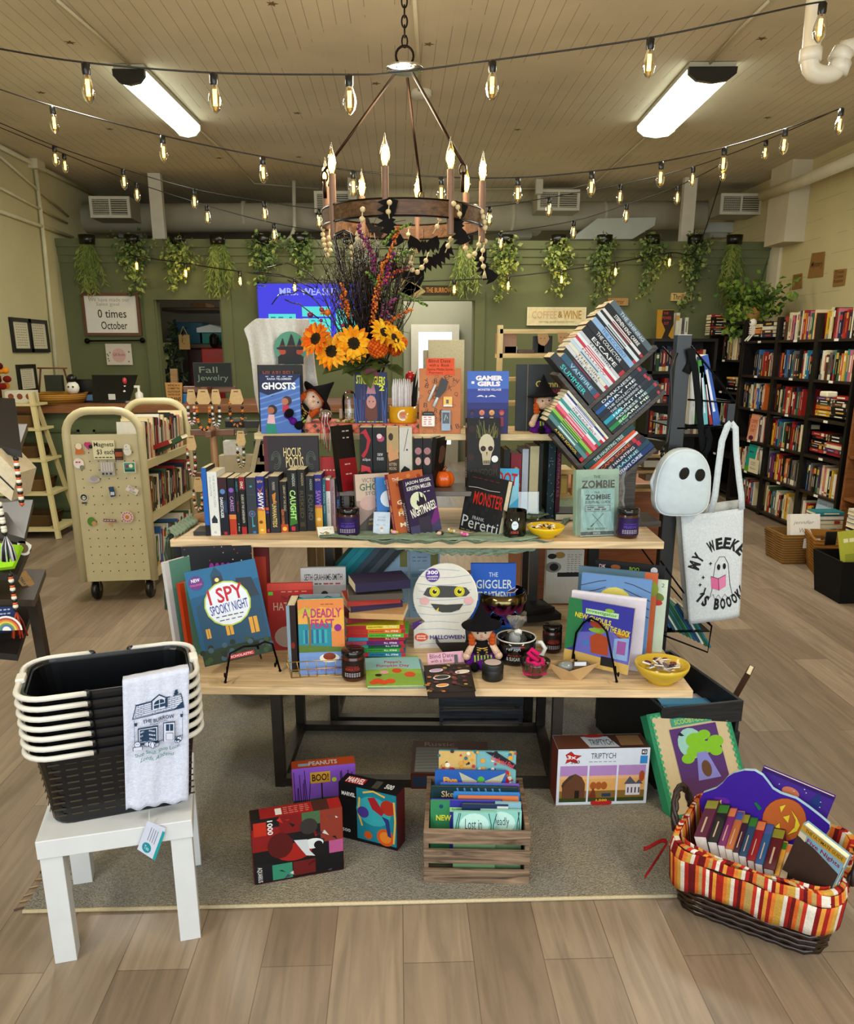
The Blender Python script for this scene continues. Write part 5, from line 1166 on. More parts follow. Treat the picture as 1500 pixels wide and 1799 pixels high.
sb('purple hardcover with white moon and castle, leaning in the middle of the middle table',(724,944),(781,937),843,Z2,.035,'3a2752',c_nightmares,lean=8,roll=-7,ww=.125,spine='2a2038',spart=lambda A:A.text('NIGHTMARES!',.2,.1,.5,.5,'d8d0e0',rot=-90))
def c_blue(A):A.rect(0,0,1,1,'58b4dc');A.poly([(.3,0),(1,.5),(1,.9),(.6,.6)],'9ad8ee');A.text('LOOT',.38,.72,.58,.22,'c42c34',.03,a=-.12);A.circ(.55,.42,.14,'5d4a44');A.circ(.55,.3,.1,'c8905a');A.circ(.6,.18,.16,'42603c')
sb('sky blue book with red lettering behind the black leaning hardcover',(831,925),(910,918),822,Z2,.015,'4aa8d4',c_blue,lean=9,roll=4)
def c_monster(A):A.rect(0,0,1,1,'26272b');[A.circ(R.random(),R.uniform(.2,.75),.05,'2d2f34')for _ in range(26)];A.scrib(.12,.86,.93,5,'7a3234',.012);A.line([(.06,.76),(.3,.78),(.6,.77),(.86,.79)],.0016,'d8d4cc');A.text('MONSTER',.24,.5,.74,.22,'c83428',.012);A.text('FRANK',.3,.24,.3,.06,'b8bcc0',.005);A.text('Peretti',.05,.08,.92,.2,'c3c7ca',.0);A.scrib(.05,.9,.03,6,'8a8a8c',.012)
sb('black hardcover with scratchy red title leaning to the right on the middle table',(806,930),(874,944),828,Z2,.03,'222327',c_monster,lean=10,roll=4)
def c_skull(A):
 A.rect(0,0,1,1,'17120f');[A.circ(u,v,.1,'3a1c16')for u,v in((.15,.85),(.12,.45),(.9,.8),(.85,.3))]
 for i in range(26):u=R.uniform(.28,.9);A.line([(u,.72),(u+R.uniform(-.12,.12),R.uniform(.8,.98))],.002,R.choice(['6a6a3a','8a8448','4a4c2a']))
 A.circ(.58,.62,.23,'c9bfa6',.16);A.poly([(.42,.56),(.48,.34),(.68,.34),(.76,.56)],'bfb497');A.circ(.48,.57,.08,'1c1310');A.circ(.7,.57,.075,'1c1310');A.circ(.48,.57,.035,'5a2a22');A.circ(.7,.57,.035,'5a2a22');A.poly([(.57,.52),(.61,.52),(.59,.46)],'1c1310')
 for k in range(5):A.rect(.49+.04*k,.35,.515+.04*k,.4,'2a1f18')
 A.circ(.83,.42,.1,'e8e8e6');A.text('KINGDOM',.1,.18,.8,.1,'4a3d30',.004);A.text('WICKED',.3,.06,.5,.08,'4a3d30',.004)
sb('black paperback with crowned skull cover standing on the small grey riser',(820,858),(878,857),735,ZR,.045,'15110e',c_skull,lean=3,spart=lambda A:(A.circ(.5,.9,.3,'c9bfa6',.04),A.text('KINGDOM',.2,.5,.6,.3,'a8322c',.01,rot=-90),A.text('WICKED',.2,.15,.6,.3,'e8e4dc',.01,rot=-90)))
# ceramic pumpkin
def pumpkin(c,r,h,label,col='d9641e'):
 o=thing('pumpkin',label,'pumpkin',loc=c);n=48;vs=[]
 prof=[(.001,.1),(.3,.02),(.7,0),(.95,.2),(1.0,.45),(.9,.72),(.6,.9),(.25,.88),(.001,.8)]
 m=MB();vs=[(r*a*(1-.11*abs(cos(4*2*pi*k/n))**3*min(1,a*1.4))*cos(2*pi*k/n),r*a*(1-.11*abs(cos(4*2*pi*k/n))**3*min(1,a*1.4))*sin(2*pi*k/n),h*z)for a,z in prof for k in range(n)]
 m.add(vs,[(i*n+k,i*n+(k+1)%n,(i+1)*n+(k+1)%n,(i+1)*n+k)for i in range(len(prof)-1)for k in range(n)],col,True);m.build('body','gloss',o,sub=1)
 MB().tube([(0,0,h*.8),(.003,0,h),(.012,0,h*1.12)],[.008,.006,.005],'8a4a20',8).build('stem','gloss',o)
pc=onz(780,858,ZR)+V((0,.045,0));pumpkin(pc,20.5/F*(pc-EYE).dot(fw),.068,'glossy orange ceramic pumpkin on the small grey riser')
# vampire romance row on the riser
yv=2.96
def vrow(xa,xb,ty,cl,ar,lb,hard=False,dep=.14,yy=yv,group='thick paperbacks on the grey riser'):
 a,b=ony(xa,858,yy),ony(xb,858,yy);a.z=b.z=ZR;t=(b-a).length;h=hfor(a,ty)
 book(lb+' on the grey riser',dep,h,t*.97,cl,frame(b,(1,0,0),(0,0,1))@SPINE,spart=ar,hard=hard,group=group)
vrow(633,655,751,'171416',lambda A:(A.poly([(.0,.9),(.5,.98),(.9,.8),(.6,.6),(.3,.5),(.1,.55),(.5,.66),(.6,.8),(.3,.9)],'b02434'),A.poly([(.1,.4),(.8,.36),(.9,.26),(.5,.3),(.05,.28)],'c23a44'),A.text('eclipse',.2,.45,.65,.06,'d8d4d4'),A.scrib(.25,.8,.1,2,'c8c4c0',.03)),'thick black spine with red ribbon')
vrow(655.5,679,751,'151417',lambda A:(A.circ(.6,.82,.28,'b0506a',.05),A.circ(.5,.86,.2,'d8c0c8',.04),A.text('new',.35,.54,.4,.05,'d0d0d4'),A.text('moon',.3,.47,.5,.05,'d0d0d4')),'thick black spine with pale flower')
vrow(679.5,701,751,'4a3320',lambda A:(A.rect(0,.6,1,1,'b09a70'),A.circ(.35,.85,.2,'3a2a20',.06),A.poly([(.1,.55),(.3,.8),(.6,.6),(.9,.68),(1,.5),(.2,.45)],'c8966a'),A.text('KITTEN',.2,.38,.6,.05,'cfc0a0'),A.text('MOONS',.2,.31,.6,.05,'cfc0a0'),A.scrib(.2,.8,.18,2,'b89a5c',.03)),'thick brown spine with couple photograph')
vrow(701.5,724,751,'c9c5bc',lambda A:(A.line([(.7,.98),(.5,.75),(.35,.62)],.002,'3a3632'),A.circ(.6,.64,.08,'4a4642'),A.poly([(.1,.3),(.4,.38),(.8,.33),(.95,.22),(.7,.1),(.3,.12),(.05,.2)],'1a1816'),A.text('THIRST',.3,.03,.35,.2,'a82c30',rot=-90)),'thick white spine with black ink shape')
vrow(727,742,770,'1a1718',lambda A:(A.circ(.5,.75,.4,'a8787a',.07),A.circ(.5,.55,.35,'c4a09a',.08),A.text('twilight',.15,.18,.7,.06,'d8d4d4')),'left of two matching dark film spines',dep=.12)
vrow(742.5,758,770,'1a1718',lambda A:(A.circ(.5,.75,.4,'a8787a',.07),A.circ(.5,.55,.35,'c4a09a',.08),A.text('twilight',.15,.18,.7,.06,'d8d4d4')),'right of two matching dark film spines',dep=.12)
# angled books at the row's ends
a,b=ony(602,858,yv-.06),ony(631,858,yv-.0);a.z=b.z=ZR
book('red and black book turned sideways at the left end of the riser row',.16,hfor(a,748),.035,'17110f',frame(a,V((b.x-a.x,.02,0)),(-.16,0,1)),art=lambda A:(A.rect(0,0,1,.5,'8d1820'),A.scrib(.35,.8,.9,2,'b8a8a0',.02),A.scrib(.35,.8,.8,2,'b8a8a0',.02),A.scrib(.3,.7,.4,2,'d0a0a0',.02),A.scrib(.3,.7,.3,2,'d0a0a0',.02),A.scrib(.3,.7,.2,2,'d0a0a0',.02)),ww=None)if False else book('red and black book turned sideways at the left end of the riser row',(b-a).length,hfor(a,748),.03,'17110f',frame(a,(b-a),(-.18,0,1)),art=lambda A:(A.rect(0,0,1,.5,'8d1820'),A.scrib(.35,.8,.9,2,'b8a8a0',.02),A.scrib(.35,.8,.8,2,'b8a8a0',.02),A.scrib(.3,.7,.4,2,'d0a0a0',.02),A.scrib(.3,.7,.25,2,'d0a0a0',.02)))
a,b=ony(759,858,yv+.0),ony(777,858,yv+.08);a.z=b.z=ZR
book('dark portrait cover angled at the right end of the riser row',(b-a).length,hfor(a,769),.02,'1c1614',frame(a,(b-a),(.12,0,1)),art=lambda A:(A.circ(.6,.65,.35,'6a4a3c',.18),A.poly([(0,1),(.4,1),(.35,.5),(.1,.3),(0,.3)],'0f0c0b')))
# books behind, on the middle table
def c_hocus(A):
 A.rect(0,0,.07,1,'5c1f2c');A.rect(.07,0,1,1,'332b30');[A.circ(R.uniform(.2,.95),R.uniform(0,.55),.09,R.choice(['4a2a2a','3d2428','55302c']))for _ in range(20)]
 for s in(0,1):
  for k in range(3):
   u=.22 if s==0 else .86;A.line([(u+.09*cos(t)*(1-.2*k)*(1 if s else-1),.74+.1*sin(t)*(1-.25*k))for t in[pi*j/9*1.7 for j in range(10)]],.0012,'6c8070')
 A.text('HOCUS',.36,.78,.32,.1,'e0cf98',.006);A.text('POCUS',.4,.66,.32,.12,'e0cf98',.006);A.text('Spell Book',.28,.42,.54,.13,'e8dcae',.012);A.text('A GUIDE',.3,.28,.3,.06,'c8b890')
yh=3.05
def yb_(label,xl,xr,y,z,ty,t,col,art,lean=4,**k):
 a,b=ony(xl,850,y),ony(xr,850,y);a.z=b.z=z;return book(label,(b-a).length,hfor(a,ty,radians(lean)),t,col,frame(a,b-a,V((0,0,1))*cos(radians(lean))+V((0,1,0))*sin(radians(lean))),art=art,**k)
yb_('dark spell book with maroon spine and gold lettering under the top shelf',466,561,2.98,Z2,767,.03,'2e282c',c_hocus,1)
yb_('red book lying behind the spine row, right of the spell book',563,612,3.0,Z2,803,.03,'b3282a',lambda A:(A.scrib(.1,.8,.8,6,'e8c0b0',.02),A.text('SIX',.3,.35,.5,.3,'3a0f10',.02)),3)
# spines upright at the rear right
for xa,xb,ty,cl,ar,lb in((895,914,797,'8a2230',lambda A:(A.circ(.5,.7,.3,'d8a86a',.1),A.text('HOGWARTS',.1,.5,.8,.05,'e0c090',.01)),'burgundy spine with gold crest'),(915,926,789,'b8bcc6',None,'pale grey page edges'),(928,944,784,'cfc39c',lambda A:[A.rect(.15*i,0,.15*i+.05,1,'b8ab84')for i in range(7)],'cream page edges'),
(944.5,951,779,'17181a',None,'thin black spine'),(960,973,776,'14323c',lambda A:[A.circ(R.random(),R.random(),.05,'8ab0b0')for _ in range(30)],'dark teal speckled spine'),(975,983,782,'4c1c30',lambda A:A.text('VAMPIRATES',.25,.3,.5,.6,'a0607c',rot=-90),'plum spine'),(883,894,790,'1d1a18',None,'dark spine')):
 a,b=ony(xa,880,3.08),ony(xb,880,3.08);a.z=b.z=Z2;book('%s standing at the back right of the middle table'%lb,.15,hfor(a,ty),(b-a).length*.97,cl,frame(b,(1,0,0),(0,0,1))@SPINE,spart=ar,group='spines at the back right of the middle table')
 # small goods on the middle table
def jar_candle(px,py,z,r,h,lab,lid,col,label,l1,tc,band='2a1440'):
 c=onz(px,py,z)+V((0,r,0));o=thing('candle_jar',label,'candle',loc=c)
 MB().lathe([(.001,.003),(r*.9,.003),(r,.012),(r,h*.78),(r*.9,h*.82),(r*.9,h*.86)],col,n=28).build('jar','wax',o)
 MB().lathe([(r*.95,h*.8),(r*1.0,h*.83),(r*1.0,h*.98),(r*.93,h),(.001,h)],lid,n=28).build('lid','gloss',o)
 m=MB();n=20
 for i in range(n):
  t0,t1=-pi/2-1.15+2.3*i/n,-pi/2-1.15+2.3*(i+1)/n;rr=r+.0006
  m.add([(rr*cos(t0),rr*sin(t0),h*.13),(rr*cos(t1),rr*sin(t1),h*.13),(rr*cos(t1),rr*sin(t1),h*.72),(rr*cos(t0),rr*sin(t0),h*.72)],[(0,1,2,3)],lab)
 def cyl(u,v):t=-pi/2+(u-.5)*2.0;return(r+.0013)*cos(t),(r+.0013)*sin(t),h*(.13+.59*v)
 for s,v,hh,w in l1:
  vs,fs=glyphs(s,.01,0);m.add([cyl(.5+(x-.5)*w,v+y*hh)for x,y in vs],fs,tc if s[0]!='_' else tc)
 for k in range(3):
  for j in range(7):u=.15+.1*j;vs=[cyl(u,.28-.08*k),cyl(u+.07,.28-.08*k),cyl(u+.07,.31-.08*k),cyl(u,.31-.08*k)];m.add(vs,[(0,1,2,3)],'cfc8d0')
 m.build('label','print',o)
jar_candle(611,946,Z2,.042,.105,'2c1650','121114','4a1e10','purple labelled candle jar with black lid left of the white card on the middle table',[('SPELLBOUND',.42,.14,.62),('ADULT STORE BRAND',.62,.07,.6)],'6a50c8')
jar_candle(1106,948,Z2,.04,.107,'2c1650','17161a','4a2410','purple labelled candle jar at the right end of the middle table',[('SPELLBOUND',.42,.14,.62),('ADULT STORE BRAND',.62,.07,.6)],'6a50c8')
jar_candle(620,1200,Z1,.038,.103,'24130f','151113','55220f','brown candle jar with red lettering at the front of the low table',[('HORROR STORY',.45,.16,.62),('BOOKISH CANDLES',.64,.06,.5)],'c04030')
jar_candle(972,1150,Z1,.034,.098,'24130f','151113','4a1c14','brown candle jar behind the black mug on the low table',[('HORROR STORY',.45,.16,.62),('BOOKISH CANDLES',.64,.06,.5)],'c04030')
def card(label,quad,z,col,draw,name='card',cat='card',th=.0008,mt='paper',group=None):
 """flat card lying on z with pixel corners BL, BR, TR, TL"""
 P4=[onz(px,py,z)for px,py in quad];m=MB();m.add([p+V((0,0,th))for p in P4]+P4,[(0,1,2,3),(7,6,5,4),(0,4,5,1),(1,5,6,2),(2,6,7,3),(3,7,4,0)],col)
 if draw:draw(Art(m,P4[0]+V((0,0,th)),P4[1]-P4[0],P4[3]-P4[0]))
 return tag(m.build(name,mt,world=True),label,cat,group)
M_,w,h=pose((560,946),(589,944),926,Z2,radians(45))
m=MB().box((0,0,0),(w,.001,h),'e6e2d4');A=Art(m,(0,0,0),(w,0,0),(0,0,h));A.line([(.12,.5),(.3,.4),(.5,.55),(.7,.4)],.003,'5a4a38');A.circ(.55,.4,.1,'a8884a');A.scrib(.4,.9,.75,3,'b8b0a0',.05);o=m.build('card','paper');o.matrix_basis=M_;tag(o,'small white card with sketch beside the left purple candle','card')
M_,w,h=pose((655,940),(684,941),899,Z2,radians(14));m=MB().box((0,0,0),(w,.001,h),'c8d4e2');A=Art(m,(0,0,0),(w,0,0),(0,0,h));A.text("YOU'VE BEEN",.25,.74,.5,.07,'8aa0bc');A.text('BOOKED',.25,.62,.5,.08,'8aa0bc',.01);A.text('PIN',.2,.42,.12,.05,'6a7480');A.text('SET',.62,.42,.12,.05,'6a7480');A.circ(.52,.3,.08,'c8a878');A.circ(.52,.2,.09,'e8e0d8');o=m.build('pin_card','paper');o.matrix_basis=M_;tag(o,'pale blue card with tiny pin leaning on the blue moon book','card')
# yellow bowl, tumbler, acrylic sign
def bowl(px,py,z,r,h,col,label,mt='gloss',name='bowl',n=32,c=None):
 c=c or onz(px,py,z)+V((0,r*.5,0));o=thing(name,label,'bowl',loc=c)
 MB().lathe([(.001,.006),(r*.45,.006),(r*.45,.0),(r*.5,0),(r*.52,.008),(r*.8,h*.4),(r*.97,h*.8),(r,h),(r*.96,h),(r*.76,h*.45),(r*.45,.016),(.001,.014)],col,n=n).build('bowl_body',mt,o)
 return o,c
def _charms(c,r,z,n,cols,label,group,rad=.009,name='pin_badge'):
 for i in range(n):
  a=R.uniform(0,2*pi);d=r*sqrt(R.random());m=MB();s=R.uniform(.8,1.3)
  cn=R.randrange(len(cols));m.ball((0,0,0),(rad*s,rad*.8*s,rad*.45*s),cols[cn],8,5);m.ball((.002,0,rad*.4*s),(rad*.5*s,rad*.4*s,rad*.2*s),R.choice(cols),7,4)
  o=m.build(name,'gloss');o.location=c+V((d*cos(a),d*sin(a),z+R.uniform(0,.012)));o.rotation_euler=(R.uniform(-.5,.5),R.uniform(-.5,.5),a);tag(o,label%['black','white','rust brown','cream','dark brown'][cn],'badge',group)
o,c=bowl(961,947,Z2,.068,.042,'e8c21c','bright yellow bowl of small pins on the middle table');_charms(c,.048,.032,16,['1c1a18','e8e4da','a8562a','d8c8a0','5a4a3c'],'small %s enamel pin in the bright yellow bowl','pins in the yellow bowl')
c=onz(906,948,Z2)+V((0,.04,0));o=thing('glass_tumbler','smoky glass tumbler with small ghost sticker on the middle table','glass',loc=c)
MB().lathe([(.001,.001),(.036,.001),(.041,.01),(.042,.1),(.0405,.1),(.0395,.014),(.001,.012)],'6a6c50',n=28).build('glass_body','glass',o)
MB().lathe([(.001,.002),(.037,.002),(.0385,.014),(.001,.016)],'12130e',n=28).build('base','gloss',o)
m=MB();A=Art(m,(-.02,-.0425,.02),(.03,0,0),(0,0,.05));A.circ(.5,.62,.4,'d8e4ea',.32);A.circ(.4,.68,.06,'3a4a5a');A.circ(.62,.68,.06,'3a4a5a');A.text('HORROR',.02,.02,.96,.2,'b84a3a',.03);m.build('sticker','print',o)
M_=frame(onz(912,921,Z2)+V((0,.03,0)),(1,0,0),(0,.12,1));m=MB().box((0,0,0),(.08,.003,.12),'ffffff');o=m.build('acrylic_sign','glass');o.matrix_basis=M_;tag(o,'clear acrylic sign holder behind the yellow bowl','sign')
# wrapped zombie set
MZ,w,h=pose((1009,941),(1087,938),826,Z2,radians(6));o=thing('boxed_book_set','shrink-wrapped pale green survival guide set on the middle table','book set',M=MZ)
m=MB().box((.004,0,.0),(w-.004,.03,h),'a8c8b4');A=Art(m,(.004,0,0),(w-.008,0,0),(0,0,h));A.text('THE',.4,.87,.16,.045,'3a4640',.01);A.text('ZOMBIE',.12,.72,.78,.12,'39413c',.03);A.text('SURVIVAL GUIDE',.1,.62,.8,.07,'39413c',.02);m.build('box','print',o)
dw,dh_=w*.74,h*.72;m=MB().box((.012,-.03,0),(.012+dw,-.003,dh_),'b4dcd6');A=Art(m,(.012,-.03,0),(dw,0,0),(0,0,dh_));A.text('THE',.38,.9,.18,.04,'3c4c4c',.01);A.text('ZOMBIE',.12,.77,.76,.11,'36474a',.03);A.text('SURVIVAL GUIDE',.12,.69,.76,.055,'36474a',.02);A.rect(.12,.52,.88,.65,'7a6a78');A.rect(.135,.53,.865,.64,'b4dcd6');A.scrib(.18,.84,.595,2,'7a5a68',.025);A.scrib(.18,.84,.55,3,'7a5a68',.025);A.line([(.32,.48),(.5,.34),(.68,.2)],.0018,'5a6c6c');A.line([(.68,.48),(.5,.34),(.32,.2)],.0018,'5a6c6c');A.line([(.3,.2),(.4,.27)],.004,'5a6c6c');A.text('MAX BROOKS',.2,.13,.6,.045,'4a5a5a',.01);A.rect(0,.02,1,.095,'4d5357');A.text('DECK',.38,.035,.22,.045,'d4e4e2',.02);m.build('card_deck','print',o)
m=MB();m.grid(lambda u,v:(-.008+(w+.016)*u+.003*sin(v*21),-.036-.004*sin(u*17+v*9)+(.01 if u in(0,1)else 0),-.0+(h+.004)*v),14,14,'ffffff');m.build('plastic_wrap','wrap',o)
# top shelf goods
z3b=Z3+.036
MB_=MB();a,b=onz(536,761,Z3),onz(737,762,Z3);ee=(b-a).normalized();nn=V((-ee.y,ee.x,0));w=(b-a).length;a=a+nn*.004
MB_.box((0,0,0),(w,.22,.036),'c9694e');A=Art(MB_,(0,0,0),(w,0,0),(0,0,.036))
for i in range(20):
 for j in range(2):u=(i+.5*(j%2)+.25)/20;v=.25+.5*j;A.poly([(u-.022,v),(u,v-.24),(u+.022,v),(u,v+.24)],['4c4038','d8806a'][(i+j)%2]);A.k=1
o=MB_.build('wrapped_box','print');o.matrix_basis=frame(a,ee,(0,0,1));tag(o,'flat box wrapped in orange and brown diamond paper on the top shelf','box')
def c_ghosts(A):
 A.rect(0,0,1,1,'4f74b8');A.poly([(0,.7),(.3,.62),(.7,.78),(1,.95),(1,1),(0,1)],'1c2450')
 for k in range(6):A.poly([(0,.12+.09*k),(.4,.16+.1*k),(1,.28+.1*k),(1,.31+.1*k),(.4,.185+.1*k),(0,.15+.09*k)],'7fa2d8' if k%2 else '6488c8')
 A.scrib(.16,.86,.95,5,'a8b8dc',.015);A.text('RAINA TELGEMEIER',.2,.9,.6,.035,'dfe4f0',.01);A.text('GHOSTS',.06,.74,.84,.12,'eef0f4',.04)
 A.circ(.67,.55,.12,'4a2a28');A.circ(.62,.54,.085,'b87858');A.poly([(.56,.48),(.7,.48),(.76,.36),(.55,.36)],'b8304a')
 A.circ(.3,.4,.12,'2a1c22');A.circ(.26,.39,.085,'a86a4a');A.poly([(.15,.16),(.2,.32),(.34,.32),(.36,.16)],'dcb0b8');A.poly([(.12,.0),(.14,.17),(.36,.16),(.4,.0)],'1f8a78')
yb_('black book with orange lettering behind the blue comic on the top shelf',461.5,538,3.12,Z3,641,.02,'221d1c',lambda A:(A.text('HILARI BELL',.12,.84,.72,.07,'a8503a',.01),A.text('GHOST WOOD',.15,.72,.72,.08,'b8963c',.01)),4)
yb_('blue graphic novel with ghost wind cover on the top shelf',464,533,3.06,Z3,657,.018,'2c4890',c_ghosts,4)
def c_stine(A):A.rect(0,0,1,1,'23305c');[A.line([(u,0),(u+R.uniform(-.1,.1),R.uniform(.4,.95))],.003,R.choice(['3a5a9c','1a2444','44609c','5a3a6a']))for u in[i/26 for i in range(27)]];A.circ(.5,.92,.26,'6a1f28',.16);A.poly([(.42,.9),(.4,.7),(.36,.58),(.66,.58),(.62,.7),(.58,.9)],'b0808a');A.poly([(.32,.1),(.34,.45),(.5,.5),(.68,.45),(.7,.1),(.5,.02)],'6a3c2c');A.circ(.51,.42,.15,'c08c84',.13);A.circ(.45,.43,.02,'3a2422');A.circ(.57,.43,.02,'3a2422');A.text('STINETINGLERS',.05,.76,.9,.17,'d8dc3a',.02,a=-.06);A.text('2',.76,.64,.16,.11,'d8dc3a',.03);A.scrib(.1,.9,.02,6,'a8b03a',.02)
M_,w,h=pose((624.5,743.5),(680,743.5),654,z3b,radians(2));book('blue horror hardcover with upside-down face on the wrapped box',w,h,.03,'20294a',M_,art=c_stine,spine='2f4a8a',spart=lambda A:A.text('STINETINGLERS',.2,.08,.55,.5,'d8dc3a',.02,rot=-90))
def c_gamer(A):
 A.rect(0,0,1,1,'3f4fa0');A.rect(0,0,1,.45,'2c2a60');A.rect(0,.72,1,1,'4f74c4');A.rect(0,.4,1,.5,'33387a')
 A.text('GAMER',.2,.85,.66,.08,'f0e8ec',.06);A.text('GIRLS',.24,.76,.56,.08,'f0e8ec',.06);A.text('MONSTER VILLAGE',.26,.69,.56,.035,'e0d8e8',.03);A.rect(.1,.8,.17,.84,'e8e4ec')
 for u,v in((.32,.59),(.6,.59)):A.poly([(u-.1,v),(u-.03,v+.03),(u+.03,v+.03),(u+.1,v),(u,v+.01)],'dfe0ea');
 A.circ(.46,.6,.025,'dfe0ea')
 for u,c1,c2,c3 in((.12,'2a2440','4a3a5a','3a4a8a'),(.36,'d88a6a','c87a60','e0dce0'),(.6,'d8a860','c8905a','d0a848'),(.84,'a8384a','b86a60','9a3450')):A.circ(u,.34,.065,c1);A.circ(u,.325,.045,c2);A.poly([(u-.05,.12),(u-.04,.27),(u+.04,.27),(u+.05,.12)],c3)
sb('blue comic with pixel lettering on the top shelf',(820,762),(892,762),652,Z3,.014,'3a468c',c_gamer,lean=5)
def c_grimm(A):A.rect(.2,0,.215,1,'7a7258');A.text("Grimm's",.36,.66,.56,.1,'d8c468',.02);A.text('GRIMMEST',.4,.53,.56,.1,'b82c40',.01,.3);A.scrib(.3,.7,.15,3,'8a8678',.012);A.scrib(.3,.75,.1,4,'8a8678',.012)
sb('large charcoal storybook with yellow gothic title on the top shelf',(905,757),(998,757),640,Z3,.022,'34383a',c_grimm,lean=3)
# wrapped blind date book
def c_wrap(A):
 for i in range(42):u,v=R.uniform(.02,.9),R.uniform(.02,.93);A.k=1;(A.text(R.choice('ABHLAKERSVYQ'),u,v,.09,.07,'5a3422',.0,a=R.uniform(-.5,.5))if i%3 else A.line([(u+.05*cos(t)*(1-t/9),v+.04*sin(t)*(1-t/9))for t in[k*.6 for k in range(12)]],.0012,'5a3422'))
 A.k=3
M_,w,h=pose((736,762),(809,762),647,Z3,radians(4));o=thing('wrapped_book','book wrapped in orange printed paper with trinkets taped on, top shelf','wrapped book',M=M_)
m=MB().box((0,0,0),(w,.03,h),'c07a4a');c_wrap(Art(m,(0,0,0),(w,0,0),(0,0,h)));m.build('wrapping','print',o,bevel=.002)
m=MB().box((.18*w,-.002,h*.9),(.84*w,0,h*1.15),'e0603c');A=Art(m,(.18*w,-.002,h*.9),(.66*w,0,0),(0,0,h*.25));A.text('Blind Date',.08,.74,.78,.2,'2c1a1c',.0);A.text('with a  Book',.1,.5,.72,.18,'2c1a1c');A.text('Genre: Middle Grade',.04,.26,.9,.15,'4a1c1c');A.text('Fantasy',.1,.05,.5,.14,'4a1c1c');m.build('note','paper',o)
m=MB().box((.01,-.02,h*.11),(.068*w/.155 if False else .06,-.002,h*.28),'e8e2dc');m.box((.014,-.02,h*.28),(.056,-.002,h*.34),'2c2c2e');A=Art(m,(.01,-.02,h*.11),(.05,0,0),(0,0,h*.17));[A.scrib(.15,.85,.2+.2*i,2,'c8505a',.08)for i in range(4)];m.build('hand_gel','plastic',o,bevel=.004)
m=MB().box((.092,-.008,h*.42),(.125,-.002,h*.57),'e0b41c');A=Art(m,(.092,-.008,h*.42),(.033,0,0),(0,0,h*.15));A.rect(0,0,1,.15,'dedede');A.rect(.3,.3,.6,.7,'3a3420');m.build('candy_packet','gloss',o)
m=MB().box((.085,-.014,h*.05),(.118,-.002,h*.36),'8aa0b0');A=Art(m,(.085,-.014,h*.05),(.033,0,0),(0,0,h*.31));A.rect(.1,.35,.9,.9,'1c2226');A.line([(.3,.5),(.5,.8),(.7,.6)],.002,'c8d8e0');m.build('pen_packet','gloss',o)
m=MB().prism([(.06,h*.58),(.085,h*.86),(.11,h*.8),(.1,h*.66),(.075,h*.55)],-.01,'2a2422','y',-.002);m.build('pouch','satin',o)
m=MB().tube([(.035,-.006,h*.5),(.05,-.006,h*.64),(.062,-.006,h*.75)],.005,'d8dce0',6);m.tube([(.055,-.006,h*.42),(.075,-.006,h*.6)],.006,'cfd4d6',6);m.build('trinket','gloss',o)
# mustard mug with cutlery sleeves
c=onz(708,744,z3b)+V((0,.05,0));o=thing('planter_cup','wide mustard cup with white moon design on the wrapped box','cup',loc=c)
MB().lathe([(.001,0),(.052,0),(.054,.004),(.056,.062),(.052,.062),(.05,.008),(.001,.008)],'cf9a1e',n=32).build('cup_body','gloss',o)
m=MB();
for i in range(14):
 t0,t1=1.2+4.0*i/14,1.2+4.0*(i+1)/14;rr=[(.021,t0),(.021,t1),(.015,t1),(.015,t0)]
 m.add([(.0+a_*cos(t),-.0565,.031+a_*sin(t))for a_,t in rr],[(0,1,2,3)],'e8dcd0')
A=Art(m,(-.012,-.0568,.02),(.026,0,0),(0,0,.024));A.text('CAFE',.05,.5,.8,.4,'c0608a',.03);A.text('LUNA',.1,.05,.7,.4,'c0608a',.03);m.build('moon_logo','print',o)
m=MB()
for i in range(9):x=-.036+.008*i;m.tube([(x,-.01+.006*(i%3),.02),(x*1.02,-.008+.006*(i%3),.13),(x*.95,0,.163+.002*(i%2))],[.006,.006,.002],'d8d2d0',6)
o2=m.build('paper_sleeves','paper');o2.location=c;tag(o2,'bundle of white paper sleeves standing in the mustard cup','napkins')
m=MB().prism([(.02,.06),(.035,.1),(.04,.15),(.055,.2),(.048,.13),(.06,.17),(.055,.08),(.045,.03)],.004,'232426','y',.02);o2=m.build('black_feather','matte');o2.location=c;tag(o2,'black feather standing at the right of the mustard cup','feather')
m=MB();m.ball((.03,.05,.17),(.02,.02,.022),'b8281c',12,8);m.ball((.042,.04,.165),.006,'1a1512');m.tube([(.03,.05,.0),(.03,.05,.15)],.003,'3a2a1a');o2=m.build('red_bauble','gloss');o2.location=c;tag(o2,'round red bauble behind the mustard cup','bauble')
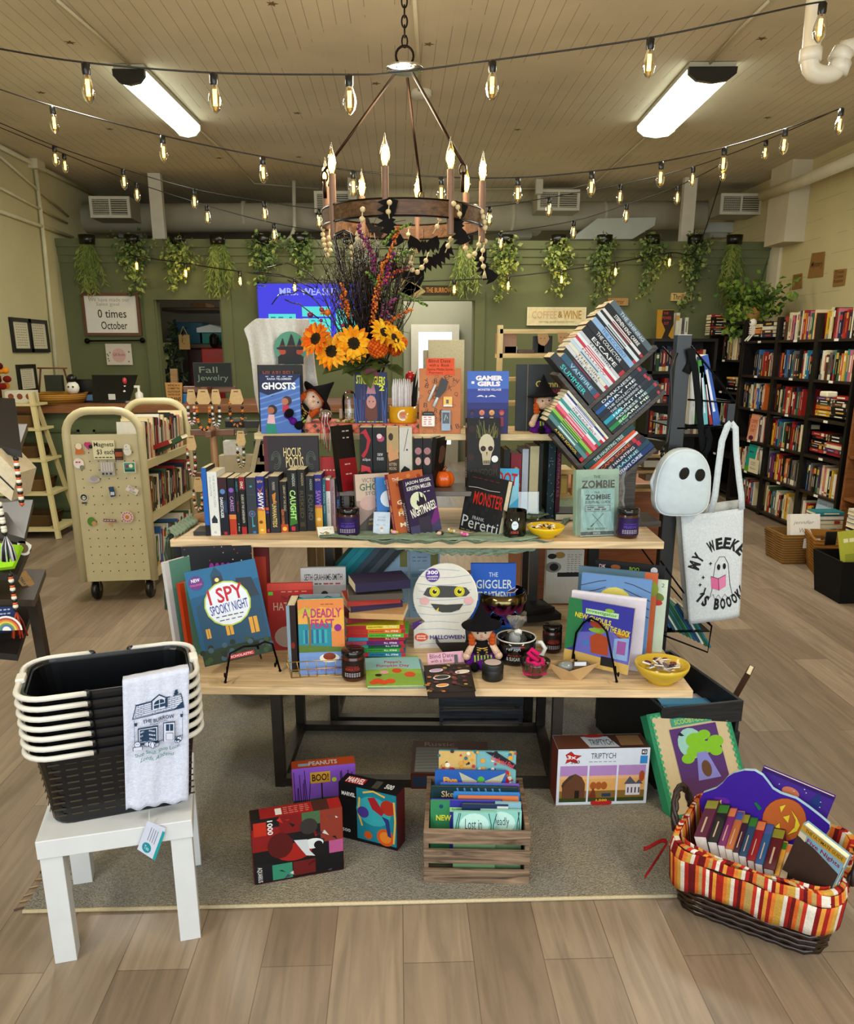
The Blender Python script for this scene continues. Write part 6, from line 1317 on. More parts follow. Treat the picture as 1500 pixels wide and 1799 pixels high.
# vase of sunflowers and twigs
vc=ony(660,745,3.2);vc.z=Z3;vc=V((ony(652,745,3.2).x,3.2,Z3))
o=thing('flower_arrangement','clear vase of sunflowers, orange blooms and black glitter twigs on the top shelf','flowers',loc=vc)
MB().lathe([(.001,.004),(.04,.004),(.045,.02),(.045,.14),(.03,.17),(.034,.2),(.032,.2),(.028,.17),(.043,.14),(.043,.02)],'dfe8e6',n=24,cap=False).build('vase','glass',o)
def loc_(px,py,y):return ony(px,py,y)-vc
m=MB()
for i in range(150):
 px,py=R.choice([(R.uniform(548,735),R.uniform(415,560)),(R.gauss(635,34),R.uniform(400,500))]);
 e_=loc_(px,py,3.2+R.uniform(-.1,.1));s_=V((R.uniform(-.015,.015),R.uniform(-.015,.015),.12));mid=s_.lerp(e_,.45)+V((R.uniform(-.03,.03),R.uniform(-.02,.02),.03));m.tube([s_,s_.lerp(mid,.6),mid,mid.lerp(e_,.6)+V((R.uniform(-.02,.02),0,0)),e_],[.0028,.0025,.0022,.0017,.0012],R.choice(['17110e','261a12','33241a']),4)
 for k in range(6):
  b0=mid.lerp(e_,R.uniform(.1,.95));d=V((R.uniform(-1,1),R.uniform(-.6,.6),R.uniform(.0,1))).normalized()*R.uniform(.03,.08);m.tube([b0,b0+d*.5+V((0,0,.008)),b0+d],[.0014,.001,.0006],R.choice(['17110e','2a1c14','3f2a1c']),3)
m.build('twigs','gloss',o)
m=MB()
for pts in([(505,492),(520,500),(540,515),(556,530),(580,560),(640,640)],[(477,535),(490,518),(505,516),(515,516),(523,510),(534,514),(550,522)],[(500,526),(512,532),(526,534),(540,545),(560,560)],[(445,478),(490,482),(520,492),(552,508)],[(470,470),(505,462),(540,478),(565,500)]):
 m.tube([loc_(x,y,3.12)for x,y in pts],.0022,'17110e',4)
m.build('curly_twigs','gloss',o)
def petal(m,c,d,nrm,L_,W_,col,curl=.25):
 d=d.normalized();s_=d.cross(nrm).normalized();u_=nrm
 vs=[c,c+d*L_*.35+s_*W_*.5+u_*L_*.06,c+d*L_*.75+s_*W_*.42+u_*L_*curl*.3,c+d*L_+u_*L_*-.05,c+d*L_*.75-s_*W_*.42+u_*L_*curl*.3,c+d*L_*.35-s_*W_*.5+u_*L_*.06,c+d*L_*.4-u_*L_*.03]
 m.add(vs,[(0,1,6),(1,2,6),(2,3,6),(3,4,6),(4,5,6),(5,0,6)],col)
def sunflower(px,py,y,r,nrm,center='3a2a14',cols=('e8961a','f0a820','e07a14')):
 c=loc_(px,py,y);nrm=V(nrm).normalized();a=nrm.orthogonal().normalized();b=nrm.cross(a);m=MB()
 for ring,n,rr in((0,17,1.0),(1,13,.82)):
  for k in range(n):t=2*pi*(k+.5*ring)/n+R.uniform(-.08,.08);d=a*cos(t)+b*sin(t);petal(m,c+d*r*.22+nrm*.004*ring,d+nrm*R.uniform(.05,.3),nrm,r*rr*.82*R.uniform(.9,1.1),r*.3,R.choice(cols))
 fo=m.build('sunflower','cloth',o)
 m=MB()
 for k in range(60):q_=k/60;t=k*2.4;p=c+(a*cos(t)+b*sin(t))*r*.3*sqrt(q_)+nrm*(.012-.006*q_);m.ball(p,.0042,center if k>20 else '2a2410',6,4)
 m.build('flower_centre','matte',fo)
for px,py,rpx,nr,cols in((556,596,24,(-.5,-.8,.3),('e87a18','f0982a','e8641a')),(583,618,25,(-.2,-.9,.25),('f0a01e','e8861a','f4b83a')),(621,604,25,(.1,-1,.2),('f0a620','f4ba34','e8921a')),(676,586,22,(.3,-.7,.6),('f0b428','f4c43c','e8a020')),(692,596,20,(.7,-.6,.5),('f4c030','e8ac20'))):
 sunflower(px,py,3.06,rpx/F*3.85,nr,cols=cols)
def pom(px,py,y,rpx,col):
 c=loc_(px,py,y);r=rpx/F*3.6;m=MB()
 for k in range(110):z=1-2*(k+.5)/110;t=k*2.4;s=sqrt(1-z*z);d=V((s*cos(t),s*sin(t),z));m.ball(c+d*r*.82,r*.17,R.choice(col),6,4)
 m.build('pompom_bloom','cloth',o)
pom(664,611,3.06,16,['d8681c','c8581a','e07a28']);pom(694,612,3.1,12,['c8581a','b04a14','d8702a']);pom(706,602,3.1,9,['d0601c','e07a30'])
m=MB()
for px0,py0,n in((640,640,9),(610,642,8),(680,640,7)):
 for k in range(n):c=loc_(px0,py0,3.1);d=V((R.uniform(-1,1),R.uniform(-1,.1),R.uniform(-.5,.9)));petal(m,c,d,V((0,-.5,1)).normalized(),.1*R.uniform(.7,1.1),.05,R.choice(['5a6424','6e7430','4a5420']))
m.tube([loc_(655,740,3.2),loc_(648,640,3.12)],.005,'4f5a24');m.tube([loc_(650,740,3.2),loc_(622,610,3.08)],.004,'4f5a24');m.build('green_leaves','leaf',o)
def spike(pts,r,cols,nm='glitter_spray'):
 m=MB();q_=[loc_(x,y,3.08)for x,y in pts]
 for i in range(len(q_)-1):
  n=max(2,int((q_[i+1]-q_[i]).length/.006))
  for k in range(n):
   c=q_[i].lerp(q_[i+1],k/n)
   for _ in range(3):m.ball(c+V((R.gauss(0,r),R.gauss(0,r),R.gauss(0,r*.5))),R.uniform(.003,.0055),R.choice(cols),5,4)
 m.tube(q_,.0015,'2a1a14',4);m.build(nm,'gloss',o)
pu,og,gn=['7a1f5c','9a2a7a','5a1844'],['c8641c','e08a2a','9a4414'],['4a6a1c','7a9a34','33501a']
spike([(628,395),(633,412),(648,430),(656,455),(655,480)],.004,pu);spike([(700,400),(690,430),(672,470),(662,510),(654,570)],.005,og);spike([(690,525),(683,532),(676,545),(672,560)],.01,pu);spike([(722,543),(705,552),(690,562),(672,572)],.005,og)
spike([(716,470),(690,480),(668,500),(655,540)],.006,['8a3010','c8641c','5a1844']);spike([(722,392),(706,400),(694,406),(672,430)],.003,gn);spike([(700,515),(720,523),(738,531),(752,538)],.0025,gn);spike([(646,478),(655,490),(664,505)],.004,gn);spike([(690,445),(682,470),(676,500)],.006,pu);spike([(600,500),(606,530),(612,560)],.007,og)
spike([(565,548),(576,552)],.006,og);spike([(725,440),(700,450),(684,462)],.008,gn)
for px,py,r_,cl in((545,553,5,'7a1f5c'),(564,563,3,'7a2a6c'),(565,544,4,'9a3a4c'),(575,549,5.5,'c8701c'),(683,557,5,'3a1a3c'),(602,572,3,'8a2050')):m=MB();m.ball(loc_(px,py,3.0),r_/F*3.1,cl,10,7);m.build('berry','gloss',o)
# curly black iron hook among the flowers
m=MB();m.tube([loc_(x,y,3.3)for x,y in((603,480),(596,455),(588,425),(590,412),(604,406),(618,412),(621,423),(612,428),(603,424),(606,418),(612,420))],.007,'171310',8);m.build('curled_stem','gloss',o)
# leaf cut-outs right of the arrangement
m=MB();c=ony(713,505,3.3);
for s_ in(0,1):
 cc_=c+V((.02*s_,0,-.01*s_));pts=[(.045*(1+.35*cos(3*t+1))*cos(t),.028*(1+.3*sin(4*t))*sin(t))for t in[2*pi*k/20 for k in range(20)]];m.prism([(cc_.x+x,cc_.z+z)for x,z in pts],.002,'c8b070','y',cc_.y)
tag(m.build('paper_leaf','paper',world=True),'pale yellow oak leaf beside the flower twigs','leaf')
# white t-shirt on a stand
o=thing('tshirt','white t-shirt with round green badge draped upright on the top shelf','t-shirt',loc=ony(490,740,3.22))
def shirt(u,v):
 L_=[(428,578),(436,600),(442,640),(447,690),(455,728)];R_=[(542,560),(549,600),(554,650),(560,690),(565,727)]
 k=min(3,int(v*4));t=v*4-k;l=(L_[k][0]*(1-t)+L_[k+1][0]*t,L_[k][1]*(1-t)+L_[k+1][1]*t);r=(R_[k][0]*(1-t)+R_[k+1][0]*t,R_[k][1]*(1-t)+R_[k+1][1]*t)
 px=l[0]*(1-u)+r[0]*u;py=l[1]*(1-u)+r[1]*u-19*min(1,u/.2)*(1-u)*(1-v)**2
 return ony(px,py,3.2+.012*sin(u*14+v*2.5)+.01*sin(u*31)*(v+.3)+.05*abs(u-.5)**2*4)
m=MB();m.grid(shirt,26,26,'dcd8d0');m.build('shirt_cloth','cloth',o,world=True,solid=.003,sub=1)
m=MB();cC=ony(510,612,3.175);rr=27/F*3.15
m.prism([(cC.x+rr*cos(t),cC.z+rr*1.02*sin(t))for t in[2*pi*k/28 for k in range(28)]],.001,'5c9a80','y',cC.y);A=Art(m,cC-V((rr,.0005,rr)),(2*rr,0,0),(0,0,2*rr),2e-4)
A.rect(.1,.02,.9,.25,'221c1c');A.circ(.5,.2,.4,'221c1c',.18)
for u,s_ in((.25,.7),(.78,.7),(.52,1)):A.circ(u,.42,.17*s_,'b8502c' if s_<1 else '2a1f1c',.16*s_);A.circ(u,.5,.27*s_,'2a2226',.07*s_);A.poly([(u-.14*s_,.52),(u+.02,.52+.42*s_),(u+.06*s_,.52+.36*s_),(u+.15*s_,.52)],'2a2226');A.poly([(u-.13*s_,.55),(u+.13*s_,.55),(u+.12*s_,.6),(u-.12*s_,.6)],'6a3a2a')
m.build('badge_print','print',o,world=True)
MB().bar(ony(500,740,3.26)-V((0,0,ony(500,740,3.26).z-Z3)),ony(500,575,3.26),.03,.01,'2a2a2c').build('stand','plastic',o,world=True)
# glass cloche, note card, jar with twine
c=onz(613,742,z3b)+V((0,.07,0));o=MB().lathe([(.03,0),(.031,.075),(.028,.1),(.015,.115),(.001,.12)],'e8eeee',n=20,cap=False).build('glass_cloche','glass');o.location=c;tag(o,'small clear glass dome left of the blue horror hardcover','glass dome')
M_,w,h=pose((596,737),(622,737),718,z3b,radians(15));m=MB().box((0,0,0),(w,.001,h),'dfd8c0');A=Art(m,(0,0,0),(w,0,0),(0,0,h));A.text('Blind Date',.2,.25,.75,.5,'3a342c');o=m.build('card','paper');o.matrix_basis=M_;tag(o,'cream handwritten card left of the blue horror hardcover','card')
c=onz(571,744,z3b)+V((0,.02,.026));m=MB();m.lathe([(.001,-.02),(.024,-.02),(.026,-.015),(.026,.015),(.024,.02),(.001,.02)],'a8a49c',n=20);m.v=[Matrix.Rotation(pi/2,3,'X')@p for p in m.v];m.lathe([(.015,-.021),(.018,-.022),(.022,-.021)],'d8d4cc',n=20)if False else None
jo=thing('mini_jar','small silver-lidded jar on its side with red twine, on the wrapped box','jar',loc=c);m.build('jar','chrome',jo)
m=MB()
for k in range(7):x=-.012+.005*k;m.tube([(x,-.0225,.012+.004*(k%2)),(x-.004,-.03,-.02),(x-.002+.006*(k%3),-.06,-.05),(x+.01*(k%2)-.005,-.062,-.095-.006*k)],.0013,['b8324a','e4d8d0'][k%2],4)
m.build('twine','cloth',jo)
for i in range(14):
 m=MB();m.ball((0,0,.005),(R.uniform(.006,.012),.006,.005),R.choice(['a89a5a','7a8a3a','c8b88a','9a4a3a','d8c8b0']),8,5);ob=m.build('potpourri_piece','matte');q_=onz(R.uniform(583,622),R.uniform(739,744),z3b);ob.location=q_;tag(ob,'dried potpourri bit beside the silver-lidded jar','potpourri','potpourri on the wrapped box')
 # witch dolls
def witch(M_,s,label,pose_='sit',hairc='d0622a',dress='6a2090'):
 o=thing('witch_doll',label,'doll',M=M_@Matrix.Scale(s,4)if False else M_)
 S=s
 def b(name,mt,fn):
  m=MB();m.T=Matrix.Scale(S,4);fn(m);m.build(name,mt,o)
 skin='ecc9ae'
 def body(m):
  m.lathe([(.001,.02),(.028,.022),(.034,.04),(.03,.07),(.022,.085),(.012,.095)],'1c1718',n=16)
  m.ball((0,0,.125),(.037,.034,.035),skin,18,12)
  for sx in(-1,1):m.tube([(sx*.02,0,.082),(sx*.04,-.008,.065),(sx*.052,-.015,.045)],[.011,.012,.013],skin,8);m.ball((sx*.054,-.016,.04),.0145,skin,10,7)
  m.ball((0,-.035,.12),(.004,.003,.003),'e0b090',6,4)
 b('body','plush',body)
 b('dress','plush',lambda m:(m.lathe([(.03,.055),(.048,.03),(.056,.008),(.05,.002),(.001,.002)],dress,n=18),[m.ball((.05*cos(k*.6),.05*sin(k*.6),.012),.014,dress,8,5)for k in range(11)]))
 b('bodice','cloth',lambda m:(m.lathe([(.0345,.045),(.0355,.06),(.028,.08)],'17141a',n=16,cap=False),[m.tube([(-.018,-.032,.05+.009*k),(.018,-.032,.058+.009*k)],.0013,'d8b060',4)for k in range(3)],[m.tube([(.018,-.032,.05+.009*k),(-.018,-.032,.058+.009*k)],.0013,'d8b060',4)for k in range(3)],[m.box((-.028+.011*k,-.043,.028),(-.023+.011*k,-.037,.05),'a0c83a')for k in range(6)]))
 b('boots','plush',lambda m:[(m.tube([(sx*.02,-.02,.014),(sx*.026,-.055,.014)],.013,'151216',9),m.ball((sx*.027,-.062,.017),(.015,.017,.017),'151216',10,7))for sx in(-1,1)])
 b('hair','plush',lambda m:(m.ball((0,.008,.13),(.041,.036,.038),hairc,16,10),[m.ball((sx*.034,-.008,.11-.012*k),(.013,.014,.012),hairc,8,6)for sx in(-1,1)for k in range(3)],[m.ball((-.02+.01*k,-.026,.15),(.009,.01,.008),hairc,8,5)for k in range(5)]))
 b('face','gloss',lambda m:(m.ball((-.013,-.0335,.128),.0034,'120f10',8,6),m.ball((.013,-.0335,.128),.0034,'120f10',8,6),m.tube([(-.005,-.0345,.115),(0,-.0355,.1135),(.005,-.0345,.115)],.0006,'8a4a3a',4)))
 b('hat','plush',lambda m:(m.lathe([(.038,.147),(.066,.143),(.069,.148),(.04,.155),(.033,.165),(.022,.185),(.012,.205),(.004,.225),(.001,.23)],'17141a',n=22,cap=False)))
 return o
c=onz(957,759,Z3)+V((0,-.03,0));witch(Matrix.Translation(c+V((0,.02,-.0)))@Matrix.Rotation(radians(-4),4,'Y'),.93*1.02,'witch doll with orange hair sitting against the charcoal storybook')
c=onz(505,759,Z3)+V((0,-.0,.035));witch(Matrix.Translation(c)@Matrix.Rotation(radians(12),4,'Z')@Matrix.Rotation(radians(52),4,'Y')@Matrix.Rotation(radians(-10),4,'X'),1.08,'witch doll with orange hair lying in front of the blue comic')
c=onz(851,1178,Z1)+V((0,.05,0));witch(Matrix.Translation(c)@Matrix.Rotation(radians(-6),4,'Z')@Matrix.Rotation(radians(-3),4,'Y'),.98,'witch doll sitting beside the black mug on the low table')
# gauze runner
m=MB()
GC='8fa08a'
def strip(rows,n=24):
 """rows: list of (left world, right world) pairs down the cloth"""
 k=len(rows)-1
 def fn(u,v):
  i=min(k-1,int(v*k));t=v*k-i;a=rows[i][0].lerp(rows[i+1][0],t);b=rows[i][1].lerp(rows[i+1][1],t);p=a.lerp(b,u)
  return p+V((.003*sin(v*40+u*5),.004*sin(u*38+v*6),.004*sin(u*50+v*9)+.003*sin(v*31)))
 m.grid(fn,n,26,GC)
zt=Z2+.007
strip([(onz(560,944,zt),onz(560,938,zt)),(onz(650,948,zt),onz(700,925,zt)),(onz(735,948,zt),onz(800,938,zt)),(onz(850,949,zt),onz(895,935,zt)),(onz(930,949,zt),onz(985,925,zt)),(onz(985,930,zt),onz(1010,905,zt)),(onz(990,905,zt),onz(1000,885,zt))][:7])
yy=A2.y-.012
strip([(onz(640,949,zt)+V((0,-.004,0)),onz(975,949,zt)+V((0,-.004,0))),(ony(668,957,yy-.005),ony(958,958,yy-.01)),(ony(710,966,yy-.004),ony(925,968,yy-.012)),(ony(760,973,yy-.002),ony(880,974,yy-.01))],40)
strip([(onz(306,944,zt),onz(350,918,zt)),(onz(300,935,zt)+V((-.01,0,.01)),onz(335,912,zt)+V((0,0,.02))),(ony(297,955,A2.y+.05)+V((-.02,0,0)),ony(318,945,A2.y+.2)),(ony(290,1010,A2.y+.04),ony(318,1010,A2.y+.2)),(ony(288,1070,A2.y+.05),ony(312,1068,A2.y+.18))])
strip([(onz(895,905,zt+.01),onz(935,880,zt+.01)),(onz(925,910,zt+.02),onz(965,876,zt+.03)),(onz(960,905,zt+.01),onz(1005,876,zt+.01)),(onz(1000,900,zt),onz(1040,885,zt))])
tag(m.build('gauze_runner','cloth',world=True,solid=.0015),'sage green gauze cloth draped over the middle table and its front edge','cloth')
# small bits lying on the cloth
for px,py,cols,lb in((692,938,['e8a8b8','c8b03a'],'tiny pink ghost charm at the foot of the orange paperback'),(771,940,['d8b8a0','17141a'],'tiny witch pin in front of the purple castle book'),(815,942,['d85a9a','e8a0c0'],'small pink clip beside the black leaning hardcover'),(792,936,['c8a85a','e0dccc'],'small beige charm between the two leaning hardcovers')):
 m=MB();m.ball((0,0,.007),(.012,.008,.007),cols[0],8,5);m.ball((.01,0,.006),(.008,.006,.006),cols[1],8,5);m.ball((-.008,0,.012),(.005,.005,.006),cols[1],8,5);o=m.build('charm','gloss');o.location=onz(px,py,Z2+.012);tag(o,lb,'charm')
m=MB().box((0,0,0),(.1,.14,.03),'161b26');m.box((.002,-.001,.004),(.098,.136,.026),'d8d0b8');o=m.build('book','print');o.location=onz(975,915,Z2);tag(o,'dark book lying flat behind the bright yellow bowl','book')
# zigzag tree bookshelf
yt=2.9;O_=ony(989,661,yt);S_=(O_-EYE).dot(fw)/F*1.012;th_=radians(42.5)
E1=V((cos(th_),0,sin(th_)));E2=V((sin(th_),0,-cos(th_)))
def tp(a,b,y=0):return O_+E1*(a*S_)+E2*(b*S_)+V((0,y,0))
o=thing('tree_bookshelf','dark grey zigzag tree bookshelf with tilted shelves on the middle table','bookshelf',loc=V((ony(1115,800,yt).x,yt,Z2)))
def plank(a0,b0,a1,b1):
 m=MB();q_=[tp(a0,b0),tp(a1,b0),tp(a1,b1),tp(a0,b1)];m.add(q_+[p+V((0,.15,0))for p in q_],[(0,3,2,1),(4,5,6,7),(0,1,5,4),(1,2,6,5),(2,3,7,6),(3,0,4,7)],'4a4038');m.build('shelf_board','dark_wood',o,world=True)
plank(-8,69,152,76);plank(-7,-8,0,69);plank(-7,76,0,138);plank(-82,138,117,145);plank(-82,68,-75,138);plank(-82,145,-75,206);plank(-82,206,42,213)
tx=ony(1114,850,yt).x;MB().box((tx-.03,yt+.08,Z2),(tx+.03,yt+.14,tp(20,210).z+.03),'3f352c').build('trunk','dark_wood',o,world=True);MB().box((tx-.12,yt+.02,Z2),(tx+.12,yt+.2,Z2+.02),'3f352c').build('foot','dark_wood',o,world=True)
def tbook(kind,pos,th,ln,cl,bands,txt,tc,lab,grp):
 """kind 'v': spine runs along E2 standing on a board (pos = a, th along a). kind 'h': lies parallel to the board (pos = b, runs along a from ln[0] to ln[1])"""
 dep=.135
 if kind=='v':h=(ln[1]-ln[0])*S_;M_=frame(tp(pos+th,ln[1]),E1,-E2)@SPINE
 else:h=(ln[1]-ln[0])*S_;M_=frame(tp(ln[0],pos),E2*-1,E1);M_=frame(tp(ln[0],pos+th),-E2,E1);M_=frame(tp(ln[0],pos+th),E2,E1)@SPINE
 def ar(A):
  for b in bands:A.rect(0,b[0],1,b[1],b[2])
  if txt:A.text(txt,.2,.18,.6,.6,tc,.01,rot=-90 if kind=='v' else 90)
  elif tc:A.scrib(.3,.7,.3,1,tc,.45)
 book(lab,dep,h,th*S_*.95,cl,M_,group=grp,spart=ar,hard=False)
G1=[('3c4148','SUMMER','3fc4c8',13,-40,'dark grey'),('39607a','VAMPIRE','a8c4d0',11,-28,'slate blue'),('24302a','','9a2a5a',6,-33,'dark green'),('cfd0d4','THE BAKER','4a4c50',6,-36,'white'),('dcd8c8','THE GIRL','5a544c',5.5,-35,'cream'),('bcd0dc','','3a5a80',5,-38,'pale blue'),('d8dade','HALLOW','9a2a38',5,-36,'white and red'),
('c43a50','','f0e4e4',4.5,-37,'red'),('dfe2e4','','b02a40',5,-38,'white'),('c4c8cc','THE GIRL','40444a',5,-37,'light grey'),('1c1d22','ESCAPE','e0e2e4',11,-38,'black'),('23262c','THE COLLECTOR','d8dade',10,-40,'charcoal'),('8fb0d4','THE ACCIDENT','4a6a9c',9,-38,'sky blue'),('171a1f','','d0d4d8',4.5,-41,'thin black'),('cfd8dc','','2a3a4a',6,-41,'pale grey'),('1a1b1e','','c03a48',4,-40,'thin dark'),('d8d4d2','','9c3040',4.5,-39,'off-white'),('141417','STEPHEN KING  CARRIE','e8e8e8',10,-41,'black and white'),('5c6a74','THE SHINING','b8c8d0',9.5,-38,'blue grey')]
a_=2.5
for i,(cl,tx_,tc,t,top,nm)in enumerate(G1):
 k=t*143/sum(g[3]for g in G1);tbook('v',a_,k,(top,68.5),cl,[(.0,.06,'b03040')]if i%3==1 else[],tx_,tc,'%s spine, %s from the left on the top arm of the tree bookshelf'%(nm,ORD[i]),'books on the top arm of the tree bookshelf');a_+=k
G2=[('26303c','DARKNESS','d0d4d8',9,111,'charcoal'),('1c5c9c','BURY ME','e4ecf0',8,114,'blue'),('222a38','THE COLLECTOR','d0d8e0',8,112,'navy'),('2c3642','THE PINE BARRENS 2','c8ccd4',8,114,'slate'),('2aa0b8','HAUNT ME','e0f0f0',8,113,'turquoise'),('2c4c54','POSSESS ME','dce4e4',8,116,'deep teal'),('2c8a4a','SCARE ME','e4f0e4',8,114,'green'),('1f2a34','THE BOYFRIEND','8a98a4',6,112,'dark navy')]
b_=76.5
for i,(cl,tx_,tc,t,ln,nm)in enumerate(G2):
 k=t*61/sum(g[3]for g in G2);tbook('h',b_,k,(2.5,ln),cl,[(.93,.97,'b84050'),(.35,1,'222a34')]if i in(1,4,6)else[(.93,.97,'b84050')],tx_,tc,'%s book lying tilted, %s down in the middle compartment of the tree bookshelf'%(nm,ORD[i]),'books in the middle of the tree bookshelf');b_+=k
G3=[('15161a','A NEW SCHOOL','d8b83a',7,34,'black'),('5a8a8c','','d0dcd8',7,30,'grey teal'),('2a6a4c','','c8d8c0',4.5,28,'dark green'),('8abf4c','','2c5a1c',5.5,27,'lime green'),('a8384a','','f0d8dc',3.5,27,'dark red'),('e06a80','','f4d8dc',6,26,'pink'),('dde0e4','','4a4c60',4.5,24,'white'),('3a9a94','','c8e8e0',5,22,'turquoise'),('dcd8dc','THE BLACK BELT','3a3448',5,24,'pale'),('e6e6ea','','3a3ca0',4,22,'thin white'),('3a3f88','','d8d8f0',3,23,'indigo'),('d8dcc8','','8a9a3c',4,21,'pale green')]
a_=-72
for i,(cl,tx_,tc,t,top,nm)in enumerate(G3):
 k=t*64/sum(g[3]for g in G3);tbook('v',a_,k,(top+4,137),cl,[(0,.07,'c02c3c')]if i%2==0 else[],tx_,tc,'%s spine, %s from the left on the lower left arm of the tree bookshelf'%(nm,ORD[i]),'books on the lower left arm of the tree bookshelf');a_+=k
G4=[('1f4a4c','THE HAUNTING TREE','c8d4d0',9,38,'dark teal'),('d8583a','','2a2a30',5,34,'orange and black'),('d4d8d8','','5a3a34',4,36,'white'),('54302c','CAMP SCARE','d8704a',8,37,'brown'),('2c2a3c','THE HAUNTING','d8d8e0',8,40,'dark violet'),('25485c','CORALINE','a8d0d8',8,42,'blue green'),('1c3c70',"THE TITAN'S CURSE",'e0e4ec',9,43,'royal blue')]
b_=145.5
for i,(cl,tx_,tc,t,ln,nm)in enumerate(G4):
 k=t*59/sum(g[3]for g in G4);tbook('h',b_,k,(-73,ln),cl,[(.84,.9,'c0304a')]if i in(3,4)else[],tx_,tc,'%s book lying tilted, %s down on the lowest arm of the tree bookshelf'%(nm,ORD[i]),'books on the lowest arm of the tree bookshelf');b_+=k
 # black rack with hanging bags
yk=3.12;kc='1c1f22'
pa,pb=ony(1203,588,yk),ony(1152,1110,yk)
o=thing('magazine_rack','tall black metal rack with wire pockets of books, bags hanging on its side','rack',loc=V((pa.x,yk,0)))
MB().box((pa.x-.028,yk,0),(pa.x+.03,yk+.045,pa.z),kc).build('post','enamel',o,world=True,bevel=.002)
MB().box((pa.x-.2,yk+.5,0),(pa.x-.15,yk+.54,pa.z-.2),kc).build('post','enamel',o,world=True,bevel=.002)
MB().bar((pa.x,yk+.03,1.13),(pa.x-.17,yk+.5,1.13),.04,.03,kc).build('cross_bar','enamel',o,world=True)
def pocket(pts,y0,y1,nm):
 m=MB()
 for y in(y0,y1):m.tube([ony(*p,yk)+V((0,y,0))for p in pts],.004,'15171a',6)
 a,b=ony(*pts[-1],yk),ony(*pts[-2],yk);m.box((pa.x,yk+y0,a.z-.004),(b.x,yk+y1,a.z),'15171a');m.tube([ony(*pts[2],yk)+V((0,y0,0)),ony(*pts[2],yk)+V((0,y1,0))],.004,'15171a')
 m.build('wire_pocket','metal',o,world=True)
pocket([(1214,608),(1252,655),(1291,706),(1286,748),(1204,751)],0,.34,0);pocket([(1208,702),(1290,708),(1290,706),(1290,748),(1204,752)],0,.34,0)
c=ony(1282,725,yk);MB().box((c.x-.014,yk-.012,c.z-.07),(c.x+.014,yk,c.z+.035),kc).build('hook_plate','enamel',o,world=True)
pocket([(1160,985),(1200,1040),(1250,1100),(1243,1146),(1150,1110)],0,.34,0)
zb=ony(1204,751,yk).z
for i,(x0,lean,w_,h_,t,cl,lb)in enumerate(((1203,3,.19,.27,.022,'dcdcd2','white workbook with green edge'),(1219,5,.18,.25,.02,'58a85a','green edged workbook'),(1228,9,.18,.23,.02,'7ac4c8','pale teal book'),(1240,13,.18,.2,.014,'a83a30','red book'),(1246,16,.2,.28,.03,'3f66b8','blue spined thick book'))):
 p=ony(x0+8,751,yk+.02);M_=Matrix.Translation(V((p.x+t,yk+.03,zb+.01)))@Matrix.Rotation(radians(-lean),4,'Y')@SPINE
 book('%s leaning in the upper pocket of the black rack'%lb,w_,h_,t,cl,M_,group='books in the upper rack pocket',hard=False,spart=(lambda A:(A.scrib(.3,.7,.2,1,'e8ecf4',.6),)))
for i in range(15):
 cn=['2f7a84','3d6240','3f8a70','2a5a8a','24506a','cfd4d0','2f6a4c'][i%7];p=ony(1152+i*6.4,1092+i*3.2,yk+.02);M_=Matrix.Translation(V((p.x+.02,yk+.02,p.z)))@Matrix.Rotation(radians(-33),4,'Y')@SPINE
 if i==0:pr_=book('thin leaning paperback, %s from the post in the lower pocket of the black rack'%ORD[i],.13,.2,.011,cn,M_,group='books in the lower rack pocket',hard=False)
 else:book('thin leaning paperback, %s from the post in the lower pocket of the black rack'%ORD[i],.13,.19+.02*(i%2),.011,cn,M_,group='books in the lower rack pocket',hard=False)
 # ghost bag
yg_=yk-.09;c=ony(1197,847,yg_);s_=(c-EYE).dot(fw)/F
o=thing('ghost_backpack','small white ghost-shaped bag with two black eyes hanging on the black rack','bag',loc=c)
def gout(k,off=0):
 pts=[]
 for j in range(36):
  t=2*pi*j/36;x=cos(t);z=sin(t);e_=2.3 if z>0 else 3.6;r=(abs(x)**e_+abs(z)**e_)**(-1/e_)
  X,Z_=x*r*50,z*r*58
  X*=1.02-.14*(Z_+58)/116
  X+=4*(Z_/58)*-.0
  pts.append((X*s_*k,Z_*s_*k))
 return pts
m=MB();rings=[(1.0,.0),(1.03,-.012),(1.03,-.045),(.99,-.056),(.9,-.062),(.6,-.068),(.25,-.07)];n=36;vs=[]
for k,y in rings:vs+=[(x,y+.03,z)for x,z in gout(k)]
m.add(vs,[(i*n+j,i*n+(j+1)%n,(i+1)*n+(j+1)%n,(i+1)*n+j)for i in range(len(rings)-1)for j in range(n)]+[tuple(range(n))[::-1],tuple((len(rings)-1)*n+j for j in range(n))],'cdd9df',True);m.build('bag_body','satin',o)
MB().tube([(x,-.024,z)for x,z in gout(.99)],.0028,'e4eaee',6,True).build('piping','satin',o)
for ex_,ez_,sx,rt2 in((-3,18,8.5,.35),(25,15,8.8,0)):
 m=MB();m.prism([(ex_*s_+sx*s_*cos(t)*cos(rt2)+11*s_*sin(t)*sin(rt2),ez_*s_+11*s_*sin(t)*cos(rt2)-sx*s_*cos(t)*sin(rt2))for t in[2*pi*k/24 for k in range(24)]],-.004,'0d0f12','y',-.038);m.build('eye','gloss',o,bevel=.001)
m=MB();[m.tube([(-44*s_+.003*k,.01,20*s_),(-52*s_,.01,0),(-46*s_,0,-25*s_)],.008,'dfe6ea',6)for k in range(2)];m.build('side_pocket','satin',o)
